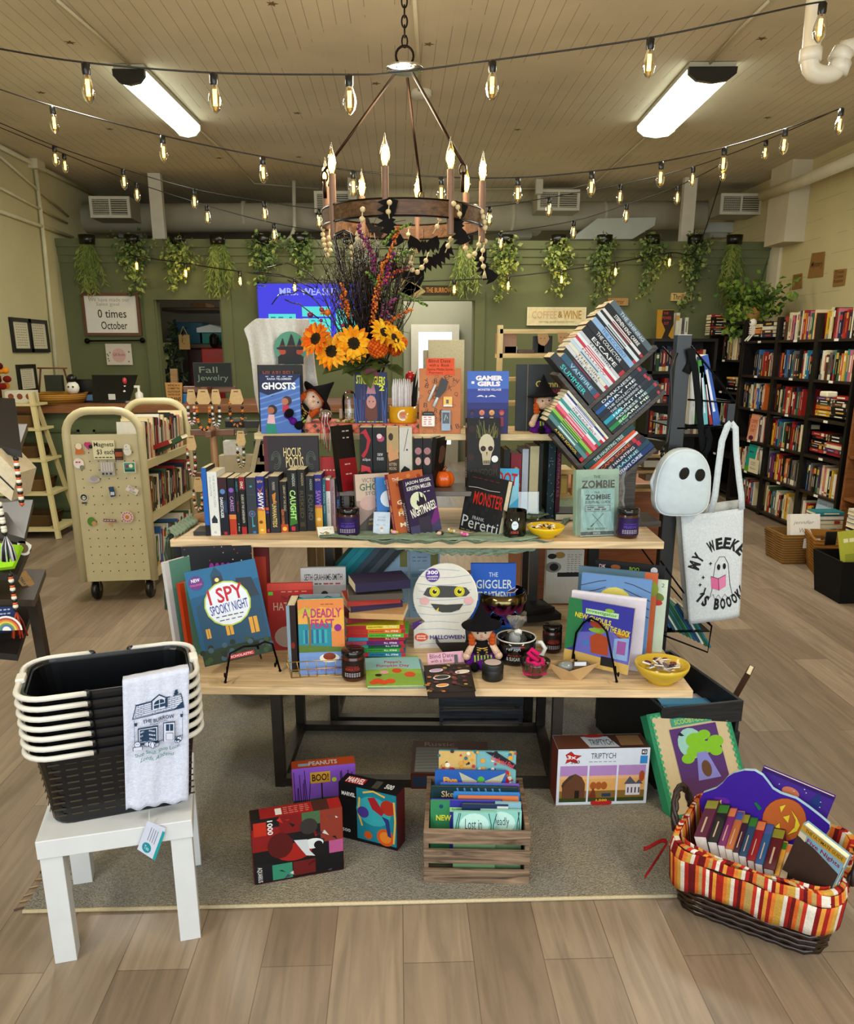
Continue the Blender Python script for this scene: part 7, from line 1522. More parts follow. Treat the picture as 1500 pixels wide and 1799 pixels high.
def ribbon(pts,w,col,nm,par,y=0,mt='cloth'):
 m=MB();q_=[V(p)for p in pts];vs=[]
 for i,p in enumerate(q_):
  d=(q_[min(i+1,len(q_)-1)]-q_[max(i-1,0)]).normalized();n_=V((d.z,0,-d.x)).normalized()*w/2;vs+=[p-n_,p+n_]
 m.add(vs,[(2*i,2*i+1,2*i+3,2*i+2)for i in range(len(q_)-1)],col,True);return m.build(nm,mt,par,world=True,solid=.002)
ribbon([ony(x,y,yk-.02)for x,y in((1212,612),(1221,650),(1226,700),(1232,760),(1236,800))],.026,'1a1d20','strap',o);ribbon([ony(x,y,yk-.03)for x,y in((1236,800),(1243,790),(1247,770),(1242,752))],.022,'15181b','strap',o)
ribbon([ony(x,y,yk-.01)for x,y in((1206,655),(1214,640),(1216,615))],.03,'202326','strap',o)
m=MB();m.tube([ony(x,y,yk-.03)for x,y in((1190,620),(1178,650),(1180,720),(1172,775),(1160,795))],.004,'14171a');[m.ball(ony(1165-i*2,790+i*9,yk-.05),(.008,.008,.012),'17181b')for i in range(4)];m.build('buckle','plastic',o,world=True)
# tote bag
yo=yk-.06;TQ=[(1196,907),(1306,893),(1299,1083),(1210,1096)]
o=thing('tote_bag','white canvas tote with dancing ghost reading a pink book, hung on the black rack','bag',loc=ony(1255,1000,yo))
q4=[ony(*p,yo)for p in TQ]
def tote(u,v,dy=0):
 p=(q4[0].lerp(q4[1],u)).lerp(q4[3].lerp(q4[2],u),v);return p+V((0,-.012*sin(pi*u)*min(1,v*2)+.003*sin(u*9+v*4)+dy,0))
m=MB();m.grid(lambda u,v:tote(u,v),20,20,'d8dde0');m.build('bag_front','cloth',o,world=True,solid=.002)
m=MB();m.grid(lambda u,v:tote(u*1.06,v-.05*(1-v),.06),16,16,'c9c8c2');m.build('bag_back','cloth',o,world=True,solid=.002)
m=MB();m.grid(lambda u,v:tote(1,v).lerp(tote(1.06,v-.05*(1-v),.06),u),4,14,'cfd0cc');m.build('gusset','cloth',o,world=True,solid=.002)
ribbon([ony(x,y,yo-.004)for x,y in((1249,900),(1256,870),(1262,820),(1268,775),(1278,748),(1284,743))],.026,'d4dde2','handle',o);ribbon([ony(x,y,yo-.002)for x,y in((1284,743),(1292,752),(1293,790),(1298,840),(1302,870),(1303,895))],.024,'d8e0e4','handle',o)
m=MB()
class TA(Art):
 def P(s,u,v):
  uu=.12+u*.86;vv=.9-v*.66;uu=min(uu,.999);p=tote(uu,vv);return p+V((0,-.0018-s.k*s.e,0))
A=TA(m,(0,0,0),(.2,0,0),(0,0,.28),2e-4);bk='1d1b1c'
A.arc('MY WEEKE',.58,.52,.115,-68,46,.044,bk,.05);A.arc('IS BOOOKI',.58,.53,.125,226,128,.046,bk,.05,inward=True)
A.line([(.38,.3),(.42,.5),(.46,.66),(.55,.75),(.66,.74),(.73,.64),(.75,.5),(.77,.34),(.82,.2)],.0022,bk);A.line([(.38,.3),(.33,.2),(.4,.24),(.44,.16),(.52,.22),(.58,.15),(.66,.22),(.72,.15),(.82,.2)],.0022,bk)
A.circ(.53,.61,.035,bk,.042);A.circ(.65,.61,.033,bk,.042);A.poly([(.36,.5),(.52,.45),(.53,.28),(.37,.33)],'d873a0');A.poly([(.52,.45),(.68,.49),(.68,.33),(.53,.28)],'e088b0');A.line([(.36,.5),(.52,.45),(.68,.49)],.0022,bk);A.line([(.52,.45),(.53,.28)],.0022,bk)
for u,v in((.2,.5),(.36,.68),(.13,.4)):A.poly([(u,v+.03),(u+.012,v+.008),(u+.04,v),(u+.012,v-.008),(u,v-.03),(u-.012,v-.008),(u-.04,v),(u-.012,v+.008)],bk)
A.line([(.12,.27),(.2,.28),(.24,.35)],.006,bk);m.build('ghost_print','print',o,world=False).location=(-o.location.x,-o.location.y,-o.location.z)
# goods on the low table
def c_ispy(A):
 A.rect(0,0,1,1,'1f5a80');A.poly([(0,.72),(1,.8),(1,1),(0,1)],'2a6c96');A.poly([(.06,.1),(.06,.62),(.2,.7),(.34,.66),(.34,.92),(.42,1),(.5,.92),(.5,.68),(.7,.84),(.88,.8),(.97,.62),(.97,.12)],'27506a');A.poly([(.32,.72),(.36,.9),(.5,.9),(.52,.72)],'3a3a48');A.circ(.42,.86,.03,'e8d890');A.poly([(.68,.84),(.9,.82),(.96,.62),(.66,.62)],'2f3d4c')
 for u,v,w_,h_ in((.12,.28,.06,.1),(.4,.27,.1,.12),(.74,.24,.12,.17),(.68,.5,.05,.09)):A.rect(u,v,u+w_,v+h_,'d8a23c');A.rect(u+w_*.45,v,u+w_*.55,v+h_,'2a3a48')
 A.rect(0,0,1,.16,'2c3c24');[A.circ(R.random(),R.uniform(.02,.2),.04,R.choice(['3f5528','24301c','4a6070']))for _ in range(24)]
 A.circ(.5,.6,.33,'b8c84a');A.circ(.5,.6,.31,'dfe3ec');A.text('I SPY',.25,.62,.5,.16,'c02438',.02,a=.05);A.text('SPOOKY NIGHT',.24,.51,.54,.1,'3c4a9c',.015,a=.05);A.scrib(.3,.72,.47,5,'5a6a70',.012);A.scrib(.34,.68,.43,4,'5a6a70',.01)
 A.circ(.13,.87,.1,'6a3a8a');A.text('NEW',.07,.88,.12,.035,'f0e8f0',.02);A.text('CHALLENGES',.04,.84,.17,.02,'e07080',.01);A.rect(.34,.02,.72,.065,'c02a34');A.text('SCHOLASTIC',.38,.03,.32,.025,'f0e0e0',.02)
M_,w,h=pose((360,1172),(484,1160),1003,Z1+.035,radians(12));book('large blue haunted house picture book on a black wire easel',w,h,.016,'1d5478',M_@Matrix.Rotation(radians(-8),4,'Y'),art=c_ispy)
def easel(l,r,top,c1,c2,label):
 o=thing('wire_easel',label,'easel',loc=(onz(*l,Z1)+onz(*r,Z1))/2);yy=onz(*l,Z1).y;m=MB();a,b=onz(*l,Z1)+V((0,0,.004)),onz(*r,Z1)+V((0,0,.004))
 g_=lambda px,py,k:ony(px,py,a.y+(b.y-a.y)*(px-l[0])/(r[0]-l[0])+k)
 pts=[a,g_(c1[0],c1[1],.012),g_((c1[0]+top[0])/2,(c1[1]+top[1])/2-5,.016),g_(*top,.018),g_((c2[0]+top[0])/2,(c2[1]+top[1])/2-5,.016),g_(c2[0],c2[1],.012),b]
 m.tube(pts,.0035,'17181a',7);m.ball(a,.005,'111214',8,6);m.ball(b,.005,'111214',8,6);m.build('front_legs','metal',o,world=True)
 m=MB().tube([g_(*top,.018),V(((a.x+b.x)/2,a.y+.2,Z1+.004))],.0035,'17181a',7);m.build('back_leg','metal',o,world=True)
 m=MB();[m.tube([p+V((0,0,.05)),p+V((0,-.01,.033)),p+V((0,-.04,.033)),p+V((0,-.04,.045))],.003,'17181a')for p in(a+(b-a)*.05,b+(a-b)*.05)];m.build('ledge_hook','metal',o,world=True)
easel((396,1200),(492,1180),(452,1134),(404,1148),(478,1131),'black wire easel holding the haunted house picture book')
def tb(lb,bl,br,ty,t,cl,art=None,lean=6,roll=0,**k):return sb(lb+' on the low table',bl,br,ty,Z1,t,cl,art,lean,roll,**k)
tb('large black picture book with confetti cover behind the haunted house book',(330,1136),(450,1130),962,.02,'131318',lambda A:([A.circ(R.random(),R.uniform(.4,1),.008,R.choice(['c03a50','3a9a4a','d8a0c0','e0e0e0']))for _ in range(50)],[A.circ(.42+.08*i,.79,.035,'9a2a9c',.05)for i in range(4)]),5)
tb('tall black book behind the confetti book',(318,1122),(438,1112),955,.015,'1c1d22',None,4)
for i,(bl,ty,cl,lb)in enumerate((((312,1150),990,'d8d4d4','white picture book edge with orange trim'),((334,1156),1027,'c0441c','glossy orange picture book'))):
 a=onz(*bl,Z1);M_=frame(a+V((.03,0,0)),(.45,1,0),(0,0,1));M_=frame(a,(.55,.83,0),(-.1,0,1));book(lb+' leaning at the left end of the low table',.2,hfor(a,ty),.016,cl,M_,spine=cl,art=lambda A:(A.rect(.1,0,1,1,'6a9a8a'),A.circ(.6,.5,.3,'3a6a5a')))
tb('dark red framed book behind the haunted house book',(452,1118),(478,1118),962,.015,'6a1c18',lambda A:A.rect(0,.1,.8,.9,'a83a28'),3)
def c_hatch(A):A.rect(0,0,1,1,'b02e2a');A.rect(0,.9,1,1,'c84a3c');A.rect(.02,.83,.12,.88,'5fc83a');A.scrib(.3,.9,.87,4,'e0a090',.012);A.text('The Enchanted',.3,.76,.5,.05,'3a1410');A.text('HATCHETS',.12,.6,.85,.12,'d8b0a0',.01);A.circ(.4,.2,.28,'c8b0a4',.16)
tb('red novel with a green price sticker',(474,1143),(553,1140),1026,.022,'a82a28',c_hatch,6)
def c_linc(A):A.rect(0,0,1,1,'a4a2a4');A.rect(0,.75,1,1,'bcbabc');A.text('SETH GRAHAME-SMITH',.08,.82,.84,.09,'3a3638',.01);A.scrib(.1,.5,.76,4,'5a5656',.02);A.scrib(.5,.9,.76,3,'a83038',.02);A.poly([(.3,.2),(.36,.42),(.46,.48),(.58,.48),(.68,.4),(.74,.2)],'2a2628');A.circ(.52,.56,.085,'8a8080',.09);A.circ(.52,.62,.08,'2c2628',.05);A.circ(.52,.5,.06,'2c2628',.04)
tb('grey hardcover with a black-coated bearded man',(532,1120),(610,1118),998,.024,'8c8a8c',c_linc,5)
def c_feast(A):
 A.rect(0,0,1,1,'d88a4a');A.poly([(0,.5),(1,.6),(1,.85),(.5,.9),(0,.8)],'e0a850');A.rect(0,.35,.72,.68,'2f8a9c');A.rect(.1,.42,.62,.6,'3fa8b0');[A.rect(.14+.12*i,.42,.2+.12*i,.6,'2a6c94')for i in range(4)];A.line([(.24,.35),(.25,.6),(.22,.8)],.007,'8a6a34')
 for t in range(9):A.line([(.2,.82),(.2+.1*cos(t*.7),.86+.04*sin(t*.7)),(.2+.2*cos(t*.7),.82+.05*sin(t*.7))],.006,'b8b84a')
 A.rect(0,0,1,.3,'7a9ad0');A.circ(.66,.22,.22,'e8e4dc',.06);A.circ(.66,.24,.14,'8a3c20',.05);A.poly([(0,.3),(1,.3),(1,.36),(0,.4)],'5f7a34');A.scrib(.5,.8,.93,3,'9a5028',.01)
 A.text('A DEADLY',.1,.76,.84,.12,'b8327a',.02);A.text('FEAST',.28,.62,.5,.12,'b8327a',.02);A.circ(.86,.62,.08,'8a2a8a');A.text('LUCY BURDETTE',.2,.04,.7,.06,'8a5ab0',.0)
tb('grey-covered book behind the orange beach paperback',(530,1168),(600,1166),1046,.015,'8a949c',lambda A:A.line([(0,.97),(.4,.9),(.7,.98),(1,.92)],.003,'2a3038'),5)
tb('orange beach mystery paperback in the gold wire basket',(527,1186),(607,1183),1054,.026,'2a8a94',c_feast,6,group=None)
a=onz(505,1180,Z1+.003);book('dark spined book beside the orange paperback in the gold wire basket',.12,hfor(a,1064),.03,'30201e',frame(a+V((.035,0,0)),(1,0,0),(0,0,1))@SPINE,spart=lambda A:(A.rect(0,0,.35,1,'8aa0b0'),A.circ(.6,.4,.2,'8a2a20',.05)))
m=MB();a,b=onz(512,1192,Z1),onz(618,1186,Z1);ee=(b-a).normalized();nn=V((-ee.y,ee.x,0));wb=(b-a).length;gc='c8a860'
def wp_(u,v,z):return a+ee*(u*wb*(1+.0)+(u-.5)*.02*z/.05)+nn*(v*.12)-nn*(.01*(1-2*v)*z/.05)+V((0,0,z+.003))
for z in(0,.028,.058):m.tube([wp_(0,0,z),wp_(1,0,z),wp_(1,1,z),wp_(0,1,z)],.0017,gc,5,True)
for k in range(8):m.tube([wp_(k/7,1,.058),wp_(k/7,1,0),wp_(k/7,0,0),wp_(k/7,0,.058)],.0013,gc,5)
for k in range(1,4):[m.tube([wp_(u,k/4,.058),wp_(u,k/4,0)],.0013,gc,5)for u in(0,1)]
tag(m.build('wire_basket','metal',world=True),'small gold wire basket holding the orange beach paperback','basket')
# stack of thin series books
a0=onz(612,1160,Z1);z=Z1;ee=V((1,.05,0)).normalized()
sc_=['2a7a9c','3f9a3c','1f5a4a','6a2a7a','b02c34','5fae3a','d8702a','d8c83a'];s2=['c02a34','2f8a3c','2a9a8a','b0506a','3a9ab0','c02a34','b8342c','b02a30']
def lying(lb,x0,y,w,dep,t,cl,rot,grp=None,spart=None,art=None,hard=False):
 """lying flat, spine to the viewer"""
 global z
 X=V((cos(radians(rot)),sin(radians(rot)),0));o_=V((x0,y,z));M_=frame(o_+V((0,0,t)),V((-X.y,X.x,0)),X)
 # local x (cover width) -> away, local z (height) -> right, spine (x=0) faces viewer, front cover (-y) up
 b_=book(lb,dep,w,t,cl,M_,group=grp,spart=spart,art=art,hard=hard);z+=t+.0004;return b_
nms=['blue','green','dark green','purple','red','lime','orange','yellow']
for i in range(8):
 lying('%s thin spine, %s from the bottom of the chapter book stack'%(nms[i],ORD[i]),a0.x-.005*(i%2),a0.y,.195 if i!=5 else .21,.13,.0135,sc_[i],(i*7)%5-2,'chapter book stack on the low table',spart=(lambda c2:lambda A:(A.rect(0,0,1,.35,c2),A.text('R.L. STINE',.25,.66,.45,.22,'e8e4dc',.02,rot=90),A.text('HAUNTED',.3,.38,.4,.25,'2c2420',.01,rot=90),A.rect(0,.93,1,1,'b02c3c')))(s2[i]))
for i,(cl,r_,lb)in enumerate((('8a2430',22,'dark red'),('c8a070',-8,'tan'),('3a2c4c',18,'violet'),('a83a30',12,'crimson'),('5a5248',6,'grey brown'))):
 lying('%s paperback in the upper part of the stack, %s below the top'%(lb,ORD[4-i]),a0.x+.0+.006*(i%3),a0.y+.0,.185,.125,.02,cl,r_,'upper paperbacks of the low table stack')
lying('dark violet paperback with white pages lying on top of the stack',a0.x+.03,a0.y-.005,.19,.125,.03,'2c2448',14,art=lambda A:(A.text("R.L. STINE'S",.52,.1,.3,.7,'6ab04a',.02,rot=90),A.text('FEAR STREET',.3,.12,.22,.7,'a8642c',.01,rot=90),A.circ(.15,.5,.12,'33306a')))
# pale fact boxes behind, slanted teal books
for k,(xa,xb)in enumerate(((664,717),(718,773))):
 yb_('pale blue printed box standing behind the mummy book, %s of the pair'%('left','right')[k],xa,xb,2.98,Z1,961,.05,'8fb0cc',lambda A:(A.rect(.03,.66,.97,.97,'a4c0d8'),A.rect(.7,.72,.95,.95,'8a8a54'),A.rect(.3,.94,1,.99,'7a2a34'),A.text('HARRY POTTER',.55,.945,.4,.03,'e8e0d8',.02),A.rect(.06,.58,.94,.63,'7a98b0'),A.scrib(.1,.6,.85,3,'6a88a4',.012),A.scrib(.1,.6,.8,3,'6a88a4',.012),[A.scrib(.1,.9,.3-.04*i,5,'6a88a8',.01)for i in range(6)]),0)
for i in range(7):
 p=ony(520+i*13,1062+i*3,2.96);cl=['1f8a94','2a96a0','1f7f8c','4a5a68','3c4650','566068','3a3f44'][i];h_=.4
 book('%s book leaning steeply behind the stack of chapter books, %s from the left'%(['teal']*3+['grey']*4)[i:i+1][0].join(['',''])if False else '%s book leaning steeply behind the chapter book stack, %s from the left'%((['teal']*3+['grey']*4)[i],ORD[i]),.12,h_,.022,cl,Matrix.Translation(V((p.x,2.96,Z1+.005)))@Matrix.Rotation(radians(42),4,'Y')@SPINE,group='leaning books behind the stack',hard=False)
 # mummy sticker book
M_,w,h=pose((727,1139),(824,1138),991,Z1,radians(6));o=thing('mummy_book','die-cut mummy sticker book with big yellow eyes on the low table','book',M=M_)
def mo(k=1.0,dx=0):
 pts=[(-.0,0),(.88*w,0),(.92*w,.1*h),(.9*w,.26*h)]+[(.56*w+.57*w*cos(t)*(1 if t>0 else 1),.62*h+.385*h*sin(t))for t in[-.9+k_*(pi+1.8)/26 for k_ in range(27)]]+[(.1*w,.28*h),(.0,.22*h)]
 return[(x*k+dx,z_)for x,z_ in pts]
m=MB();m.prism(mo(),.004,'d9d5cb','y',0);m.prism(mo(1,.004),.012,'f0ece0','y',.004);A=Art(m,(-.02*w,0,0),(1.2*w,0,0),(0,0,h),1e-4)
for i in range(11):
 v0=.05+.088*i;A.line([(.06+.03*(i%2),v0+.02),(.3,v0-.005),(.6,v0),(.88,v0+.03)][:4]if 3<i<10 else[(.1,v0),(.4,v0+.01),(.7,v0-.01)],.0016,'94a8be')
A.poly([(.16,.64),(.22,.72),(.4,.745),(.62,.74),(.8,.72),(.86,.66),(.8,.62),(.6,.605),(.4,.605),(.24,.615)],'4a4a48')
for u in(.33,.7):A.circ(u,.675,.078,'d8d020');A.circ(u,.675,.064,'8a8418');A.circ(u,.675,.058,'d8d020');A.circ(u,.675,.032,'1c1c18');A.circ(u+.01,.69,.01,'f4f4ec')
A.circ(.18,.565,.07,'e0b0b0',.045);A.circ(.84,.565,.07,'e0b0b0',.045);A.poly([(.27,.535),(.5,.52),(.76,.53),(.7,.46),(.58,.43),(.44,.43),(.34,.46)],'464644');A.poly([(.35,.455),(.39,.49),(.385,.44)],'d8c020')
A.circ(.3,.87,.105,'5c3a92');A.text('300',.22,.88,.16,.045,'f0ecf4',.03);A.text('reusable',.22,.845,.16,.025,'f0ecf4',.01);A.text('stickers',.23,.815,.14,.022,'f0ecf4',.01);A.circ(.13,.135,.1,'d8572c',.05);A.text('sticker',.06,.14,.14,.025,'f4e8e0',.02);A.text('friends',.06,.11,.14,.025,'f4e8e0',.02);A.text('HALLOWEEN',.26,.11,.52,.05,'4a2a7a',.02)
m.build('cover','print',o)
m=MB().prism([(-.02*w,.3*h),(.14*w,.34*h),(.14*w,.2*h),(-.02*w,.22*h)],.003,'5a2a7c','y',.006);m.prism([(.86*w,.22*h),(.86*w,.32*h),(1.0*w,.3*h),(.98*w,.2*h)],.003,'5a2a7c','y',.006);m.build('bat_wing','print',o)
tb('bright blue book with pale serif title behind the metallic skull bowl',(826,1118),(904,1118),990,.02,'1f58b0',lambda A:(A.rect(0,0,1,1,'1f5cb8'),A.text('THE',.4,.82,.2,.06,'c8d0dc'),A.text('GIGGLER',.12,.66,.8,.12,'cfd4cc',.01),A.text('TREATMENT',.12,.5,.8,.12,'cfd4cc',.01)),5)
# metallic skull bowl
c=onz(884,1122,Z1)+V((0,.075,0));o=thing('skull_bowl','iridescent metallic skull bowl filled with stickers on the low table','bowl',loc=c)
ir=['2a2c80','3a5ad0','3ab0d8','7a5ad0','5a4ac8','9a4a9c','7a6a4a','3a3a60']
m=MB();m.lathe([(.001,0),(.045,.0),(.05,.02),(.044,.04),(.058,.06),(.088,.095),(.094,.13),(.09,.165),(.084,.165),(.086,.13),(.07,.09),(.001,.07)],ir+ir[:3],n=28);m.build('bowl_body','chrome',o)
for sx in(-.03,.03):m=MB();m.ball((sx,-.072,.085),(.02,.014,.021),'0c0e1c',14,10);m.tube([(sx+.021*cos(t),-.078,.085+.022*sin(t))for t in[2*pi*k/14 for k in range(14)]],.004,'3a78b8',6,True);m.build('eye_socket','chrome',o)
m=MB();m.prism([(-.008,.05),(.008,.05),(0,.068)],-.006,'0c0e1c','y',-.062);[m.box((-.028+.009*k,-.052,.012),(-.021+.009*k,-.044,.034),'3a6ca0')for k in range(7)];m.build('teeth','chrome',o)
for i in range(9):
 m=MB();cl=R.choice(['d8c8b8','a05a4a','e0dcd0','8a7a5a','c8a890']);m.box((-.02,-.014,0),(.02,.014,.0015),cl);m.box((-.016,-.01,.0015),(.016,.01,.0018),R.choice(['5a3a30','b08060','3a3a34']));ob=m.build('sticker','print');ob.location=c+V((R.uniform(-.045,.045),R.uniform(-.04,.04),.152+.004*i));ob.rotation_euler=(R.uniform(-.5,.5),R.uniform(-.5,.5),R.uniform(0,3));tag(ob,'loose sticker in the iridescent skull bowl','sticker','stickers in the skull bowl')
 # mug, tray, signs
c=onz(909,1171,Z1)+V((0,.05,0));o=thing('mug','wide black mug with white handle and hand lettering on the low table','mug',loc=c)
MB().lathe([(.001,.004),(.05,0),(.058,.01),(.066,.055),(.0675,.088),(.063,.088),(.06,.06),(.052,.014),(.001,.01)],'101214',n=32).build('mug_body','gloss',o)
MB().tube([(.066*cos(t),.066*sin(t),.0885)for t in[2*pi*k/32 for k in range(32)]],.0025,'d8d4c8',6,True).build('rim','gloss',o);MB().tube([(.062,-.0,.065),(.085,-.01,.07),(.098,-.014,.05),(.09,-.012,.028),(.06,-.006,.018)],.0075,'dcdad4',10).build('handle','gloss',o)
m=MB()
def mg(u,v):t=-pi/2+(u-.5)*1.5;r_=.0605+.0078*v;return(r_*cos(t),r_*sin(t),.018+.06*v)
for s,u,v,wd,hh,cl in(('JUST ADD',.06,.62,.5,.22,'d0d4d4'),('scream',.1,.36,.5,.2,'b0402c'),('& SUGAR',.06,.08,.5,.22,'d0d4d4')):vs,fs=glyphs(s,.005 if s!='scream' else 0,0 if s!='scream' else .3);m.add([mg(u+x*wd,v+y*hh)for x,y in vs],fs,cl)
m.add([mg(*p)for p in((.55,.95),(.6,.88),(.66,.9),(.72,.86),(.66,1.0))],[(0,1,2,3,4)],'b83a2c');m.build('lettering','print',o)
o=thing('gift_bag','small clear bag with white ghost treat standing in the black mug','gift bag',loc=c+V((0,0,.05)))
m=MB();m.ball((-.005,0,.03),(.02,.014,.03),'cfd0cc',12,8);m.ball((.004,-.01,.058),(.014,.01,.012),'dcdcd8',10,7);m.tube([(-.03,0,.055),(-.008,0,.062),(.02,0,.058)],.002,'d8c8a0');m.build('treat','cloth',o)
m=MB();m.lathe([(.03,0),(.038,.03),(.02,.058),(.012,.064),(.03,.1),(.034,.105)],'ffffff',n=14,cap=False);m.v=[V((p.x+R.uniform(-.004,.004),p.y,p.z+R.uniform(-.003,.003)))for p in m.v];m.build('plastic_bag','wrap',o)
m=MB();a,b=onz(778,1147,Z1),onz(826,1146,Z1);w=(b-a).length
for i,(x0,x1,y0,y1,s)in enumerate(((0,w,-.0,.004,0),)):pass
cx_=(a+b)/2;hw=w/2+.01
m.add([cx_+V(p)for p in((-hw*.8,0,.002),(hw*.8,0,.002),(hw*.8,.1,.002),(-hw*.8,.1,.002),(-hw*1.25,-.012,.042),(hw*1.25,-.012,.042),(hw*1.25,.115,.042),(-hw*1.25,.115,.042))],[(0,3,2,1),(0,1,5,4),(1,2,6,5),(2,3,7,6),(3,0,4,7),(0,1,2,3)],'24282b');tag(m.build('leather_tray','satin',world=True,solid=.003),'black leather valet tray in front of the mummy book','tray')
M_,w,h=pose((752,1168),(815,1163),1148,Z1+.014,radians(25));o=thing('price_sign','pink handwritten sign clipped upright behind the dark wrapped book','sign',M=M_)
m=MB().box((0,0,0),(w,.0015,h),'d8a8b8');A=Art(m,(0,0,0),(w,0,0),(0,0,h));A.text('Blind Date',.06,.52,.66,.36,'33263a');A.text('with a Book',.08,.14,.6,.28,'33263a');m.build('card','paper',o);MB().box((w*.74,-.006,-.004),(w*.82,.004,h*.7),'2a2c2e').build('clip','plastic',o)
def lieq(lb,quad,z_,t,cl,art,name='book',cat='book',pages=PG):
 P4=[onz(px,py,z_+t)for px,py in quad];o=thing(name,lb,cat,loc=P4[0]);X,Y=P4[1]-P4[0],P4[3]-P4[0];m=MB();up_=V((0,0,1))
 bt=.0012;m.add(P4+[p-up_*bt for p in P4],[(0,1,2,3),(7,6,5,4),(0,4,5,1),(1,5,6,2),(2,6,7,3),(3,7,4,0)],cl);lo=[p-up_*(t-bt)for p in P4];m.add(lo+[p-up_*bt for p in lo],[(0,1,2,3),(7,6,5,4),(0,4,5,1),(1,5,6,2),(2,6,7,3),(3,7,4,0)],cl)
 art(Art(m,P4[0],X,Y));m.build('cover','print',o,world=True);cc_=sum(P4,V((0,0,0)))/4;q_=[cc_+(p-cc_)*.97 for p in P4];m=MB();m.add([p-up_*bt for p in q_]+[p-up_*(t-bt)for p in q_],[(0,1,2,3),(7,6,5,4),(0,4,5,1),(1,5,6,2),(2,6,7,3),(3,7,4,0)],pages);m.build('pages','paper',o,world=True);return o
def c_pep(A):A.rect(0,0,1,1,'8ab04a');A.rect(0,.55,1,1,'9ac8c8');A.poly([(0,.5),(.5,.62),(1,.5),(1,.4),(0,.4)],'9cbc4c');A.text("Peppa's",.35,.76,.32,.12,'c03a6a',.02);A.text('Pumpkin Day',.2,.62,.6,.12,'c03a6a',.02);[A.circ(u,v,r_,'d8552c',r_*.9)for u,v,r_ in((.2,.15,.1),(.3,.1,.08),(.42,.14,.09),(.56,.5,.09),(.78,.36,.1),(.12,.1,.07))];A.circ(.33,.45,.08,'e0a8b0');A.circ(.22,.35,.06,'2a2428')
lieq('second green picture book lying beneath the pumpkin picture book',[(646,1207),(749,1206),(739,1158),(660,1160)],Z1,.006,'6f9ab0',lambda A:0);lieq('green and blue pumpkin picture book lying at the front of the low table',[(644,1205),(746,1203),(733,1152),(641,1156)],Z1+.0065,.007,'8ab04a',c_pep)
def c_dark(A):A.rect(0,0,1,1,'241a14');[A.circ(R.random(),R.random(),R.uniform(.02,.06),R.choice(['8a5a2c','5a3a24','c87a3a','b8a060','3a2a1c','7a3a4a']))for _ in range(46)]
o=lieq('book in dark autumn paper with stickers lying over the front edge of the low table',[(752,1216),(836,1214),(825,1166),(744,1169)],Z1,.022,'2a1d16',c_dark,'wrapped_book','wrapped book','2a1d16')
for px,py,w_,cl,lb in((766,1178,24,'c8a8d0','lilac sticker on the dark wrapped book'),(776,1190,30,'3a3a38','grey cassette sticker on the dark wrapped book'),(812,1180,26,'e8d8c8','cream coffee sticker on the dark wrapped book'),(777,1204,22,'e8a050','orange drink sticker on the dark wrapped book')):
 p=onz(px,py,Z1+.0235);s=w_/2/F*2.5;m=MB();m.prism([(s*1.08*cos(t),s*.62*sin(t))for t in[2*pi*k/14 for k in range(14)]],.0008,'ece6e0');m.prism([(s*.9*cos(t),s*.5*sin(t))for t in[2*pi*k/14 for k in range(14)]],.0012,cl);ob=m.build('sticker','print');ob.location=p;ob.rotation_euler=(0,0,.3);tag(ob,lb,'sticker')
c=onz(867,1199,Z1)+V((0,.033,0));o=thing('candle_tin','small matte black candle tin with pale round label','candle',loc=c);MB().lathe([(.001,0),(.033,0),(.035,.004),(.035,.036),(.033,.04)],'15171a',n=28).build('tin','satin',o);MB().lathe([(.0355,.036),(.0358,.052),(.034,.056),(.001,.056)],'1b1d20',n=28).build('lid','satin',o);MB().lathe([(.027,.0565),(.001,.0568)],'c8b8b4',n=24).build('label','paper',o)
# bowls at the right of the low table
o,c=bowl(941,1193,Z1,.05,.055,'e8c8d4','clear pink glass bowl holding a skein of hot pink yarn','glass');m=MB()
for k in range(9):m.tube([(c.x+.035*cos(t+k)*(1-.04*k),c.y+.03*sin(t+k),c.z+.02+.004*k+.006*sin(3*t))for t in[2*pi*j/14 for j in range(14)]],.006,'d0246c',6,True)
m.tube([c+V(p)for p in((.01,0,.05),(-.02,.02,.075),(-.01,.02,.085),(.015,.01,.07))],.008,'d0246c',6);tag(m.build('yarn','cloth',world=True),'hot pink yarn in the clear pink bowl','yarn')
m=MB().box((-.03,-.012,0),(.025,.012,.02),'4a443c');ob=m.build('trinket_pack','wrap' if False else 'gloss');ob.location=c+V((-.008,-.02,.034));tag(ob,'small dark trinket pack in the pink glass bowl','trinket')
c=onz(1010,1199,Z1)+V((0,.05,0));m=MB();bt_=[(-.038,-.03),(.02,-.034),(.036,.03),(-.03,.034)];tp_=[(-.085,0),(-.02,-.05),(.085,-.01),(.01,.055)]
m.add([(x,y,0)for x,y in bt_]+[(x*1.0,y,.05 if i%2==0 else .038)for i,(x,y)in enumerate(tp_)],[(3,2,1,0),(0,1,5,4),(1,2,6,5),(2,3,7,6),(3,0,4,7)],'b8986c');ob=m.build('paper_tray','board',solid=.002);ob.location=c;tag(ob,'folded brown paper boat tray of coin packs on the low table','tray')
m=MB();m.ball((-.02,0,.035),(.03,.02,.018),'8a8c88',10,7);m.box((.0,-.02,.028),(.05,.005,.05),'6a5a44');m.box((.002,-.0215,.045),(.04,-.02,.058),'d8dce0');ob=m.build('coin_pack','gloss');ob.location=c;tag(ob,'silver wrapped coin pack in the paper boat tray','package')
o,c=bowl(1168,1206,Z1,.086,.062,'d2b33c','large mustard ceramic bowl of wrapped jewelry at the right end of the low table',n=36)
